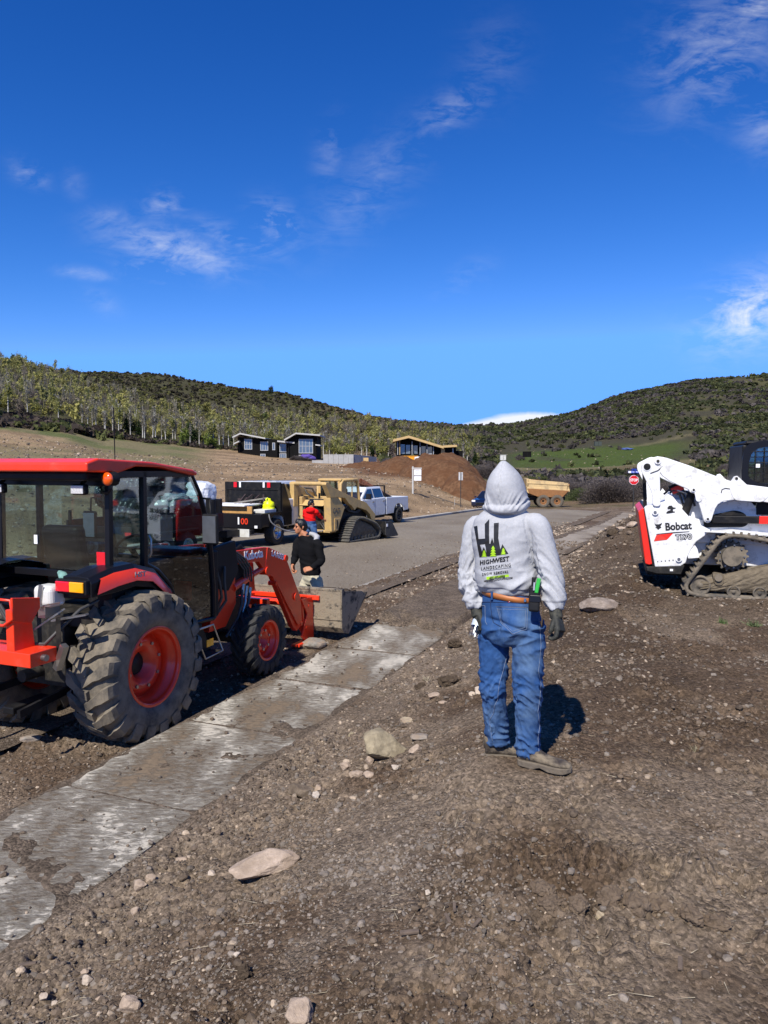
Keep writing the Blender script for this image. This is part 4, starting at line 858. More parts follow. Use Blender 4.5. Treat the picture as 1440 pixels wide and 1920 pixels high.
    # cat-head emblem: eared mask shape
    cat = [(-.548, .965), (-.530, .948), (-.512, .950), (-.492, .950), (-.472, .958), (-.448, .975), (-.455, .945), (-.470, .925), (-.455, .905), (-.475, .893), (-.490, .880), (-.498, .872), (-.508, .885), (-.522, .900), (-.535, .905), (-.520, .918), (-.538, .935)]
    MB().prism(cat, .1262, .1295, 'y').build('cat_emblem', M_letb, t)
    hat = [(-.395, 1.10), (-.36, 1.105), (-.285, 1.120), (-.285, 1.132), (-.31, 1.135), (-.31, 1.165), (-.28, 1.172), (-.275, 1.185), (-.31, 1.19), (-.33, 1.215), (-.365, 1.21), (-.385, 1.18), (-.375, 1.16), (-.345, 1.165), (-.345, 1.15), (-.375, 1.14), (-.395, 1.12)]
    MB().prism(hat, .1262, .1295, 'y').build('engine_emblem', M_letb, t)
    rnd = random.Random(8)
    for q in range(5): xx = -.50 + .05 * q; MB().box(xx, xx + .014, .1262, .1295, .42 + .006 * q, .432 + .008 * q).build('marker_sticker', M_letb, t)
    MB().box(-.33, -.29, .130, .134, .30, .33).build('bumper_sticker', M_letw, t)
white_loader()

def tan_loader():
    W = 1.95; t = empty('track_loader', rpt(653, 1018), R(90 - 30), 'dusty tan compact track loader with its engine door open', 'track loader')
    for far in (0, 1):
        Y = (lambda a, b: (W - b, W - a)) if far else (lambda a, b: (a, b))
        path = [(.05, .0), (.08, .2), (.46, .70), (.72, .79), (1.0, .77), (1.8, .54), (2.13, .30), (2.13, .10), (2.0, .0)]
        track(t, path, *Y(0, .42), M_track2, .10, 54, lug=.04)
        a, b = Y(.10, .32); MB().prism([(.25, .07), (1.95, .07), (1.95, .2), (1.6, .38), (.9, .62), (.5, .6), (.3, .35)], a, b, 'y').build('track_frame', M_tan, t, .02)
        if not far: mud_lump(([(.22, .10), (1.98, .08)], [(.22, .18), (.55, .66), (.9, .68), (1.7, .44), (1.98, .2)]), .12, .2, 9, 26, 10).build('mud_crust', M_dry, t)
        for q in range(8):
            a, b = Y(.06, .14); MB().cyl((.3 + q * .23, a, .10), (.3 + q * .23, b, .10), .075, n=16).build('roller', M_track2, t)
        a, b = Y(.28, .55)
        MB().prism([(-.62, 1.50), (-.22, 1.55), (.24, 1.146), (-.22, .40), (-.56, .40), (-.58, .823)], a, b, 'y').build('rear_tower', M_tan, t, .015)
        if not far:
            MB().prism([(-.40, .82), (-.05, .80), (-.20, .42), (-.40, .43)], .26, .28, 'y').build('hatch', M_tan, t, .006)
            MB().prism([(-.30, .76), (-.24, .76), (-.22, .60), (-.26, .48), (-.31, .48), (-.28, .60)], .252, .262, 'y').build('hatch_emblem', M_grease, t)
            text('CAT', .25, mat('cast_letter', (.10, .09, .075), .6), t, (-.49, .270, .98), (R(90), R(2), 0), bold=.006, sx=.85)
            MB().box(-.583, -.575, .33, .46, .90, 1.17).build('tower_slot', M_ured, t); MB().box(-.59, -.58, .34, .45, 1.05, 1.15).build('tower_sticker', M_letw, t)
        a, b = Y(.25, .42)
        MB().prism([(-.92, 1.93), (-.88, 2.0), (-.75, 2.0), (-.54, 1.85), (.476, 1.53), (1.565, 1.24), (2.17, .80), (2.14, .57), (1.95, .62), (1.80, .82), (1.56, .97), (.95, 1.12), (.80, 1.02), (.62, 1.18), (.474, 1.235), (.2, 1.46), (-.21, 1.50), (-.62, 1.5)], a, b, 'y').build('lift_arm', M_tan, t, .012)
        MB().cyl((-.05, Y(.45, .5)[0], 1.0), (.55, Y(.45, .5)[0], 1.15), .05).build('lift_cylinder', M_steel, t)
    MB().cyl((-.84, .3, 1.95), (-.84, W - .3, 1.95), .065).build('cross_tube', M_tan, t); MB().box(-.92, -.70, W - .45, W - .28, 1.2, 1.95).build('far_tower_link', M_tan, t, .01)
    MB().box(-.30, 1.9, .45, W - .45, .40, 1.15).build('body', M_black, t, .03); MB().box(-.55, -.2, .35, W - .35, .36, .44).build('rear_sill', M_tan, t, .01)
    MB().box(-.45, .2, .55, W - .55, .45, 1.1).build('engine', M_grease, t, .05)
    e = MB(); rnd = random.Random(2)
    for q in range(12):
        y_ = rnd.uniform(.6, 1.35); z_ = rnd.uniform(.55, 1.2); e.tube([(-.47, y_, z_), (-.55, y_ + rnd.uniform(-.1, .1), z_ + .1), (-.5, y_ + rnd.uniform(-.3, .3), z_ - .15)], .02, 6)
    e.build('engine_hoses', M_hose, t); MB().cyl((-.6, .8, 1.0), (-.5, .8, 1.0), .12).build('air_filter', M_grease, t, .01)
    MB().prism([(-.65, 1.22), (.3, 1.22), (.35, 1.50), (-.4, 1.42)], .55, W - .4, 'y').build('engine_hood', M_tan, t, .04)
    MB().cyl((-.2, 1.0, 1.42), (-.2, 1.0, 1.62), .035).build('exhaust', M_black, t)
    MB().tube([(-.1, 1.3, 1.45), (-.3, 1.45, 1.62), (-.2, 1.6, 1.78), (.1, 1.5, 1.75), (.2, 1.4, 1.5)], .035, 8).build('hose_loop', M_hose, t)
    dr = empty('engine_door', (0, 0, 0)); dr.parent = t
    MB().box(-1.15, -1.08, W - .35, W + .35, .45, 1.45).build('door_panel', M_tan, dr, .02); MB().box(-1.17, -1.15, W - .30, W + .30, .50, 1.40).build('radiator', M_grease, dr, .01)
    MB().beam((-.5, W - .3, 1.0), (-1.1, W - .3, 1.0), .05, .05).build('hinge_arm', M_tan, dr)
    cb = empty('cab', (0, 0, 0)); cb.parent = t
    for yy in (.52, W - .52):
        f = MB(); f.tube([(.32, yy, 1.3), (.36, yy, 1.90), (.47, yy, 2.03), (1.30, yy, 2.04), (1.40, yy, 2.0), (1.52, yy, 1.3)], .055, 8); f.build('cab_pillar', M_tan, cb)
        MB().add([(.36, yy + .01, 1.35), (.38, yy + .01, 1.95), (.5, yy + .01, 2.0), (1.33, yy + .01, 2.0), (1.48, yy + .01, 1.35)], [(0, 1, 2, 3, 4)]).build('side_window', M_glass, cb)
        MB().prism([(.36, 1.35), (.38, 1.98), (.72, 1.98), (.66, 1.50)], yy - .02, yy + .01, 'y').build('side_panel', M_tan, cb, .01)
        MB().box(1.02, 1.05, yy - .03, yy, 1.35, 2.0).build('window_bar', M_tan, cb)
    MB().box(.34, 1.45, .50, W - .50, 2.0, 2.09).build('cab_roof', M_tan, cb, .04, 3)
    for yy in (.55, W - .62): MB().box(.33, .38, yy, yy + .07, 1.3, 2.0).build('rear_post', M_tan, cb, .01)
    MB().add([(.345, .6, 1.5), (.345, W - .6, 1.5), (.36, W - .6, 1.95), (.36, .6, 1.95)], [(0, 1, 2, 3)]).build('rear_window', M_glass, cb)
    MB().box(.7, 1.1, .7, 1.25, 1.2, 1.75).build('seat', M_black, cb, .06)
    bk = MB(); prof = [(2.30, .56), (2.30, .08), (2.42, -.02), (3.20, -.03), (3.22, .0), (2.46, .02), (2.34, .10), (2.34, .56)]
    b = empty('bucket', (0, 0, 0)); b.parent = t
    MB().prism(prof, -.08, W + .08, 'y').build('bucket_shell', M_black, b, .004)
    for yy in (-.085, W + .06): MB().prism([(2.30, .56), (2.75, .54), (3.22, .02), (3.2, -.03), (2.42, -.02), (2.30, .08)], yy, yy + .025, 'y').build('bucket_cheek', mat('dusty_black_steel', (.04, .038, .036), .8, var=.4, dirt=(.12, .11, .09), damt=.6), b, .003)
    MB().box(2.36, 2.46, -.095, -.085, .36, .46).build('bucket_sticker', M_letw, b)
    MB().box(2.05, 2.34, .4, W - .4, .15, .6).build('quick_coupler', M_tan, t, .02)
    # a few hanging hoses at the arm
    for q in range(3): MB().tube([(.4 + .1 * q, .40, 1.2), (.6 + .1 * q, .38, 1.0), (1.0 + .1 * q, .38, .92), (1.3 + .1 * q, .38, 1.05)], .022, 6).build('hose', M_hose, t)
tan_loader()
# ------------------------------------------------------------------ road vehicles
M_tw = mat('truck_white', (.66, .68, .70), .25, var=.04, coat=.6, dirt=(.28, .25, .21), damt=.55, dscale=4, dlo=.5, dhi=.72, zdirt=(.3, 1.3))
M_navy = mat('dark_blue_paint', (.006, .010, .03), .15, var=.05, coat=1)
M_chrome = mat('chrome', (.6, .6, .6), .12, 1., var=.1)
M_rust = mat('rusty_steel', (.14, .045, .02), .8, var=.5, vscale=12, dirt=(.04, .02, .015), damt=.8, dscale=6)
def cab_body(t, x0, x1, xf, m, zb=.50, belt=1.32, roof=1.93, hood=1.30, crew=True, rake=.75):
    """cab from x0 (back) to x1 (foot of windscreen), bonnet to xf; 2.0 m wide, centred"""
    mid = (x0 + x1) / 2
    MB().prism([(x0, zb + .02), (x0, belt + .05), (x1 + .12, belt), (x1 + .2, hood), (xf - .25, hood - .1), (xf - .04, hood - .22), (xf, zb + .12), (xf - .12, zb - .04), (xf - .35, zb - .02), (xf - .42, .86), (xf - .62, 1.00), (xf - .98, 1.00), (xf - 1.18, .86), (xf - 1.27, zb)], -.99, .99, 'y').build('cab_body', m, t, .05, 3)
    g = MB(); b = [(x0 + .02, -.93), (x1 + .18, -.90), (x1 + .18, .90), (x0 + .02, .93)]; tp = [(x0 + .12, -.73), (x1 - rake, -.71), (x1 - rake, .71), (x0 + .12, .73)]
    g.add([(p[0], p[1], belt - .02) for p in b] + [(p[0], p[1], roof) for p in tp], [(3, 2, 1, 0), (4, 5, 6, 7), (0, 1, 5, 4), (1, 2, 6, 5), (2, 3, 7, 6), (3, 0, 4, 7)]); g.build('roof_cabin', m, t, .04, 3)
    def sidept(x, z, s_): k = (z - belt) / (roof - belt); return (x, s_ * (.925 - .195 * k + .012), z)
    def panel(nm, pts, s_, mm, par=t): return MB().add([sidept(x, z, s_) for x, z in pts], [tuple(range(len(pts)))]).build(nm, mm, par)
    for s_ in (-1, 1):
        panel('side_window', [(x0 + .12, belt + .05), (mid - .06, belt + .05), (mid - .06, roof - .09), (x0 + .22, roof - .09)], s_, M_darkglass)
        panel('side_window', [(mid + .03, belt + .05), (x1 + .0, belt + .05), (x1 - rake + .02, roof - .09), (mid + .03, roof - .09)], s_, M_darkglass)
        for xx in (x0 + .02, mid - .01, x1 + .05): MB().box(xx, xx + .012, s_ * .985 - .008, s_ * .985 + .008, zb + .06, belt).build('door_seam', M_black, t)
        for xx in (x0 + .12, mid + .10): MB().box(xx, xx + .2, s_ * 1.0 - .012, s_ * 1.0 + .012, belt - .17, belt - .12).build('door_handle', M_chrome, t, .004)
        mr = MB(); mr.beam((x1 - .02, s_ * .95, belt + .05), (x1 - .05, s_ * 1.15, belt + .08), .04, .04); mr.box(x1 - .10, x1 + .02, min(s_ * 1.12, s_ * 1.38), max(s_ * 1.12, s_ * 1.38), belt + .02, belt + .30); mr.build('mirror', M_black, t, .01)
        MB().box(x0 + .1, x1 + .1, s_ * .92 - .06, s_ * .92 + .06, zb - .1, zb - .06).build('running_board', M_black, t, .01)
        MB().box(xf - .03, xf + .012, min(s_ * .55, s_ * .93), max(s_ * .55, s_ * .93), hood - .34, hood - .14).build('headlight', M_clear, t, .02)
    wz = [(x1 + .16, belt + .03, .82), (x1 - rake + .05, roof - .08, .66)]
    MB().add([(wz[0][0] + .03, -wz[0][2], wz[0][1]), (wz[0][0] + .03, wz[0][2], wz[0][1]), (wz[1][0] + .03, wz[1][2], wz[1][1]), (wz[1][0] + .03, -wz[1][2], wz[1][1])], [(0, 1, 2, 3)]).build('windscreen', M_darkglass, t)
    MB().add([(x0 + .03, -.75, belt + .08), (x0 + .03, .75, belt + .08), (x0 + .08, .62, roof - .1), (x0 + .08, -.62, roof - .1)], [(0, 1, 2, 3)]).build('back_window', M_darkglass, t)
    MB().box(xf - .01, xf + .02, -.5, .5, hood - .52, hood - .16).build('grille', M_black, t, .02); MB().box(xf - .05, xf + .16, -.98, .98, zb - .05, zb + .2).build('front_bumper', M_chrome, t, .04, 3)
    MB().box(x0 - 2.2, xf - .2, -.42, .42, zb - .14, zb + .05).build('underframe', M_grease, t)
def truck_wheels(t, xr, xf, yy=.86, R=.42, W=.28, rim=M_chrome, dual=False):
    for x in (xr, xf):
        for s_ in (-1, 1): wheel(t, 'wheel', (x, s_ * yy, R), R, W, .235, s_, 26, style='block', rim=rim, tyre=M_rubber2, dish=.07, disc_r=.17, holes=8)
    for x in (xr, xf): MB().cyl((x, -.8, R), (x, .8, R), .07).build('axle', M_grease, t)

def white_pickup():
    p = rpt(748, 980); h = 208; fx = Vector((math.sin(R(h)), math.cos(R(h)), 0)); ly = Vector((-fx.y, fx.x, 0))
    # near (left) side faces the camera; centre is 1 m further away
    o = p - ly * 1.0
    t = empty('pickup_truck', (o.x, o.y, o.z), R(90 - h), 'white crew cab pickup truck with rusty pipes on its rack', 'pickup truck')
    cab_body(t, 1.50, 3.80, 5.05, M_tw, zb=.52, belt=1.40, roof=1.99, hood=1.36)
    bed = [(1.44, .54), (1.44, 1.43), (-1.12, 1.38), (-1.15, .66), (-.62, .62), (-.52, .85), (-.28, 1.0), (.05, 1.04), (.35, .98), (.52, .82), (.6, .56)]
    for s_ in (-1, 1): MB().prism(bed, s_ * .99 - .06, s_ * .99 + .06 - .05 * (s_ > 0) + (-.0), 'y').build('bed_side', M_tw, t, .03, 3)
    MB().box(-1.1, 1.4, -.92, .92, .72, .80).build('bed_floor', M_black, t); MB().box(-1.16, -1.08, -.95, .95, .72, 1.38).build('tailgate', M_tw, t, .02); MB().box(-1.35, -1.12, -.98, .98, .50, .70).build('rear_bumper', M_black, t, .03)
    for s_ in (-1, 1): MB().box(-1.17, -1.10, s_ * .93 - .05, s_ * .93 + .05, .95, 1.32).build('tail_light', M_red, t, .01)
    truck_wheels(t, -.05, 3.95, .88, .41, .28, M_black)
    MB().cyl((4.0, 1.0, 1.0), (4.0, 1.01, 1.0), .05).build('badge', M_black, t)
    rk = MB(); 
    for s_ in (-1, 1): rk.beam((1.35, s_ * .85, 1.35), (1.40, s_ * .85, 2.02), .06, .06)
    rk.beam((1.40, -.9, 2.02), (1.40, .9, 2.02), .06, .06); rk.build('rack', M_black, t)
    M = Matrix.Translation(t.location) @ Matrix.Rotation(t.rotation_euler[2], 4, 'Z')
    for q, (yy, lab) in enumerate(((.30, 'rusty steel pipe resting on the white pickup rack, nearer one'), (.02, 'rusty steel pipe resting on the white pickup rack, farther one'))):
        a = M @ Vector((5.0 if False else 2.9, yy, 2.30)); b = M @ Vector((-.9, yy + .15, 1.02)); d = (b - a); mb = MB()
        r0 = .13; u = d.normalized()
        mb.lathe([(0, r0), (d.length, r0), (d.length, r0 - .02), (0, r0 - .02)], a, u, 20, closed=True)
        tag(mb.build('steel_pipe', M_rust), lab, 'pipe', 'rusty pipes on the white pickup')
white_pickup()

def work_truck():
    p = rpt(520, 1022); h = 22.1; fx = Vector((math.sin(R(h)), math.cos(R(h)), 0)); ly = Vector((-fx.y, fx.x, 0)); o = p + ly * 1.03
    t = empty('flatbed_truck', (o.x, o.y, o.z), R(90 - h), 'black tool-bed truck with white cab, red numerals on its tailgate', 'truck')
    cab_body(t, .36, 2.55, 3.95, M_tw, zb=.52, belt=1.38, roof=1.97, hood=1.34)
    truck_wheels(t, 0, 3.0, .92, .42, .28, M_chrome)
    for s_ in (-1, 1):
        MB().prism([(-.92, .62), (-.92, 1.04), (.92, 1.04), (.92, .58), (.50, .58), (.44, .84), (.2, .96), (-.2, .96), (-.44, .84), (-.5, .62)], s_ * 1.0 - .05, s_ * 1.0 + .05, 'y').build('bed_side', M_gloss, t, .015)
        MB().box(-.90, -.52, s_ * 1.056 - .004, s_ * 1.056 + .004, .68, 1.0).build('locker_door', M_black, t, .004)
    MB().box(-.92, .30, -.95, .95, .95, 1.0).build('bed_floor', M_black, t); MB().box(-.97, -.90, -1.03, 1.03, .58, 1.02).build('tailgate', M_gloss, t, .015)
    rk = empty('headache_rack', (0, 0, 0)); rk.parent = t
    r_ = MB(); r_.box(.22, .29, -1.03, -.93, 1.0, 1.70); r_.box(.22, .29, .93, 1.03, 1.0, 1.70); r_.box(.22, .29, -1.03, 1.03, 1.70, 1.96); r_.box(.24, .28, -.93, .93, 1.3, 1.70); r_.box(.22, .29, -.93, .93, 1.0, 1.3); r_.build('rack_frame', M_black, rk, .01)
    for s_ in (-1, 1):
        MB().box(.19, .22, s_ * .62 - .06, s_ * .62 + .06, 1.78, 1.95).build('stop_light', M_red, rk, .01); MB().box(.19, .22, s_ * .44 - .035, s_ * .44 + .035, 1.78, 1.95).build('reverse_light', M_letw, rk, .01)
    text('FORGE', .11, M_red, rk, (.852, .28, 1.74), (R(90), 0, R(-90)), bold=.002) if False else None
    MB().prism([(.42, .52), (.93, .52), (.9, 1.05), (.75, 1.4), (.60, 1.86), (.5, 1.86)], 0, 0, 'y') if False else None
    for s_ in (-1, 1): MB().prism([(.29, 1.0), (.92, 1.0), (.92, 1.06), (.44, 1.92), (.29, 1.92)], s_ * 1.035 - .02, s_ * 1.035 + .02, 'y').build('rack_wing', M_gloss, rk, .005)
    nr = mat('red_numeral', rgb(220, 60, 30), .4, emit=None)
    MB().box(-.98, -.97, -.28, -.23, .70, .92).build('numeral', M_letw, t)
    text('00', .26, nr, t, (-.975, -.33, .71), (R(90), 0, R(-90)), 'numeral', ext=.003, bold=.004)
    MB().box(-1.15, -.95, -.8, .8, .42, .56).build('rear_bumper', M_black, t, .02); MB().box(-1.17, -1.15, -.75, -.35, .34, .58).build('licence_plate', M_whitepl, t, .004); MB().box(-1.2, -1.0, -.08, .08, .35, .45).build('tow_hitch', M_grease, t)
    MB().box(-1.0, -.985, -.93, -.83, .60, .68).build('sticker', M_letw, t)
    M = Matrix.Translation(t.location) @ Matrix.Rotation(t.rotation_euler[2], 4, 'Z')
    def loose(mb, name, m, label, cat, bevel=.0, group=None):
        for i, v in enumerate(mb.v): mb.v[i] = tuple(M @ Vector(v))
        o_ = mb.build(name, m, None, bevel); tag(o_, label, cat, group); return o_
    loose(MB().box(-.80, -.74, -.62, .95, 1.02, 1.24), 'plywood_board', mat('plywood', rgb(185, 140, 80), .7, var=.3, dirt=(.10, .06, .03), damt=.5), 'orange-brown wooden board across the back of the tool-bed truck', 'board', .004)
    loose(MB().box(-.95, .1, -.45, .95, 1.24, 1.29), 'foam_sheet', mat('foam_white', (.72, .73, .75), .8, var=.08), 'white sheet lying flat on the tool-bed truck load', 'sheet', .015)
    loose(MB().box(-.6, .1, -.95, -.55, 1.02, 1.14), 'tool_case', M_whitepl, 'low white case beside the yellow jug on the truck bed', 'case', .02)
    loose(MB().beam((-.8, -.0, 1.34), (.12, -.60, 1.46), .05, .04), 'timber_stick', mat('grey_timber', (.35, .32, .27), .8), 'long pale stick lying aslant across the truck bed', 'stick')
    # yellow jug
    j = empty('jug', M @ Vector((-.05, -.76, 1.00)), t.rotation_euler[2], 'bright yellow plastic jug on the bed of the black truck', 'jug')
    my = mat('yellow_plastic', rgb(225, 235, 20), .35, var=.05)
    MB().lathe([(0, .0), (0, .17), (.03, .19), (.18, .19), (.2, .175), (.22, .19), (.34, .17), (.40, .07), (.46, .06), (.46, 0)], (0, 0, 0), (0, 0, 1), 20).build('jug_body', my, j)
    MB().tube([(-.10, 0, .36), (-.16, 0, .44), (-.05, 0, .47)], .022, 8).build('handle', my, j); MB().tube([(.1, .1, .3), (.2, .15, .40), (.26, .18, .44)], .03, 8).build('spout', my, j)
    # hose running from the truck to the open loader
    pts = [Vector((-.55, -1.06, 1.0)), Vector((-.45, -1.12, .72)), Vector((.0, -1.3, .48)), Vector((.7, -1.6, .34)), Vector((1.5, -2.0, .38)), Vector((2.2, -2.1, .5))]
    mb = MB(); P = [M @ q for q in pts]; Q = []
    for i in range(len(P) - 1):
        for k in range(6):
            t_ = k / 6; p0, p1, p2, p3 = P[max(i - 1, 0)], P[i], P[i + 1], P[min(i + 2, len(P) - 1)]
            Q.append(.5 * ((2 * p1) + (p2 - p0) * t_ + (2 * p0 - 5 * p1 + 4 * p2 - p3) * t_ ** 2 + (3 * p1 - p0 - 3 * p2 + p3) * t_ ** 3))
    mb.tube(Q, .022, 6); tag(mb.build('fuel_hose', mat('pale_hose', (.25, .25, .25), .6)), 'thin grey hose sagging from the black truck to the tan loader', 'hose')
    # clutter behind the rack
    mb = MB(); rnd = random.Random(6)
    for q in range(9): y_ = rnd.uniform(-.8, .5); z_ = rnd.uniform(1.35, 1.6); mb.beam((-.2, y_, z_ - .25), (.18, y_ + rnd.uniform(-.4, .4), z_), .05, .04)
    loose(mb, 'tool_bundle', mat('dark_tools', (.05, .035, .035), .5, var=.6, vscale=8), 'bundle of dark tools leaning on the truck rack', 'tools')
    # ---- trailer behind the truck carrying corrugated pipe
    to = o - fx * 5.2
    s_, t_ = st(to.x, to.y)
    tr = empty('flatbed_trailer', (to.x, to.y, road_z(s_, t_)), R(90 - h), 'black flatbed trailer with side rails, loaded with corrugated pipe rolls', 'trailer')
    MB().box(-1.3, 2.3, -1.0, 1.0, .62, .74).build('deck', M_black, tr, .01)
    for s2 in (-1, 1):
        MB().box(-1.3, 2.3, s2 * 1.0 - .03, s2 * 1.0 + .03, .74, 1.12).build('side_board', M_gloss, tr, .01)
        for x in (-.45, .45): wheel(tr, 'wheel', (x, s2 * 1.13, .38), .38, .22, .21, s2, 24, style='block', rim=M_whitepl, tyre=M_rubber2, dish=.05, disc_r=.15)
        MB().prism([(-.95, .62), (-.9, .82), (.9, .82), (.95, .62), (.9, .62), (.86, .78), (-.86, .78), (-.9, .62)], s2 * 1.13 - .13, s2 * 1.13 + .13, 'y').build('mudguard', M_black, tr, .005)
        MB().beam((2.3, s2 * .8, .6), (3.6, 0, .52), .08, .1).build('drawbar', M_black, tr)
        for x in (-1.25, -.1, 1.0, 2.2): MB().box(x, x + .06, s2 * .98 - .03, s2 * .98 + .03, .74, 1.35).build('stake', M_black, tr)
    MB().box(2.18, 2.30, -1.0, 1.0, .74, 1.5).build('front_board', M_gloss, tr, .01); MB().box(-1.34, -1.26, -1.0, 1.0, .74, 1.0).build('rear_board', M_black, tr, .01); MB().box(-1.36, -1.34, -.98, -.8, .8, .88).build('tail_light', M_red, tr)
    MT = Matrix.Translation(tr.location) @ Matrix.Rotation(tr.rotation_euler[2], 4, 'Z')
    mp = mat('black_corrugated', (.016, .016, .018), .35, var=.2)
    specs = [((-.55, -.35, 1.25), (0, 1, .1), 'lower coil of black corrugated pipe nearest the tractor cab'), ((-.5, .3, 1.72), (.2, 1, .2), 'upper coil of black corrugated pipe seen through the cab glass'), ((.25, -.2, 1.30), (.3, 1, 0), 'middle coil of black corrugated pipe on the trailer'),
             ((.65, .4, 1.78), (0, 1, -.2), 'coil of black corrugated pipe on top of the trailer load'), ((1.25, .1, 1.32), (.5, 1, .1), 'coil of black corrugated pipe next to the white wrapped bale')]
    for (c, ax, lab) in specs:
        C = MT @ Vector(c); A = (MT.to_3x3() @ Vector(ax)).normalized(); U = A.orthogonal().normalized(); Wv = A.cross(U); mb = MB()
        for (off, Rr) in ((-.16, .34), (.0, .36), (.16, .34)):
            n = 84; ps = [C + A * off + (U * math.cos(2 * math.pi * k / n) + Wv * math.sin(2 * math.pi * k / n)) * Rr for k in range(n + 1)]
            mb.tube(ps, [.082 if k % 4 < 2 else .066 for k in range(n + 1)], 9)
        tag(mb.build('pipe_coil', mp), lab, 'pipe coil', 'black corrugated pipe coils on the trailer')
    mb = MB(); a = MT @ Vector((.9, .5, 2.12)); b = MT @ Vector((2.3, .2, 2.02)); n = 60
    mb.tube([a.lerp(b, k / n) + Vector((0, 0, .06 * math.sin(math.pi * k / n))) for k in range(n + 1)], [.16 if k % 4 < 2 else .14 for k in range(n + 1)], 14)
    tag(mb.build('corrugated_pipe', mp), 'short thick black ribbed pipe topmost on the trailer load', 'pipe')
    # white wrapped bale and crumpled film
    def crumple(c, sz, m, name, lab, cat, seed, amp=.12):
        bm = bmesh.new(); bmesh.ops.create_icosphere(bm, subdivisions=4, radius=1)
        for v in bm.verts:
            k = 1 + amp * (mnoise.noise(v.co * 2.2 + Vector((seed, 0, 0))) + .5 * abs(mnoise.noise(v.co * 6 + Vector((0, seed, 0)))))
            q = Vector([math.copysign(abs(x) ** .7, x) for x in v.co]); v.co = Vector((q.x * sz[0], q.y * sz[1], q.z * sz[2])) * k
        me = bpy.data.meshes.new(name); bm.to_mesh(me); bm.free(); o_ = link_mesh(name, me, m, None, MT @ Vector(c), (0, 0, tr.rotation_euler[2])); return tag(o_, lab, cat)
    mw = mat('white_film', (.70, .72, .75), .3, var=.25, vscale=5, coat=.4, bump=.02, bscale=9)
    crumple((2.0, -.45, 1.62), (.42, .42, .36), mw, 'wrapped_bale', 'white plastic wrapped bale on the trailer beside the pipe coils', 'bale', 3)
    crumple((.75, -.55, 1.5), (.45, .28, .18), mat('clear_film', (.35, .37, .36), .3, var=.4, vscale=6), 'plastic_film', 'crumpled translucent film draped over the pipe coils', 'plastic film', 9, .4)
    crumple((1.6, .2, 1.85), (.55, .5, .18), M_gloss, 'black_tarp', 'black tarp bunched over the trailer load', 'tarp', 5, .3)
work_truck()

def small_car():
    p = rpt(903, 955); h = 205
    t = empty('parked_car', (p.x + .8, p.y + 1.4, p.z), R(90 - h), 'dark blue car half hidden behind the hooded man', 'car')
    MB().prism([(-2.2, .3), (-2.25, .75), (-2.1, 1.0), (.9, .98), (2.0, .85), (2.25, .65), (2.25, .3)], -.88, .88, 'y').build('body', M_navy, t, .08, 3)
    g = MB(); g.add([(-2.0, -.82, .97), (1.1, -.80, .95), (1.1, .80, .95), (-2.0, .82, .97), (-1.7, -.62, 1.48), (.2, -.6, 1.5), (.2, .6, 1.5), (-1.7, .62, 1.48)], [(3, 2, 1, 0), (4, 5, 6, 7), (0, 1, 5, 4), (1, 2, 6, 5), (2, 3, 7, 6), (3, 0, 4, 7)]); g.build('cabin', M_darkglass, t, .06, 3)
    MB().box(-1.6, .15, -.6, .6, 1.47, 1.52).build('roof', M_navy, t, .03)
    for s_ in (-1, 1):
        for x in (-1.35, 1.4): wheel(t, 'wheel', (x, s_ * .80, .33), .33, .2, .2, s_, 20, style='block', rim=M_chrome, tyre=M_rubber2, dish=.04, disc_r=.15)
        MB().box(2.16, 2.28, s_ * .66 - .16, s_ * .66 + .16, .66, .82).build('headlight', M_letw, t, .03); MB().box(.75, .9, s_ * .95 - .08, s_ * .95 + .08, .98, 1.1).build('mirror', M_navy, t, .02)
    MB().box(2.24, 2.27, -.45, .45, .45, .62).build('grille', M_black, t, .01)
small_car()

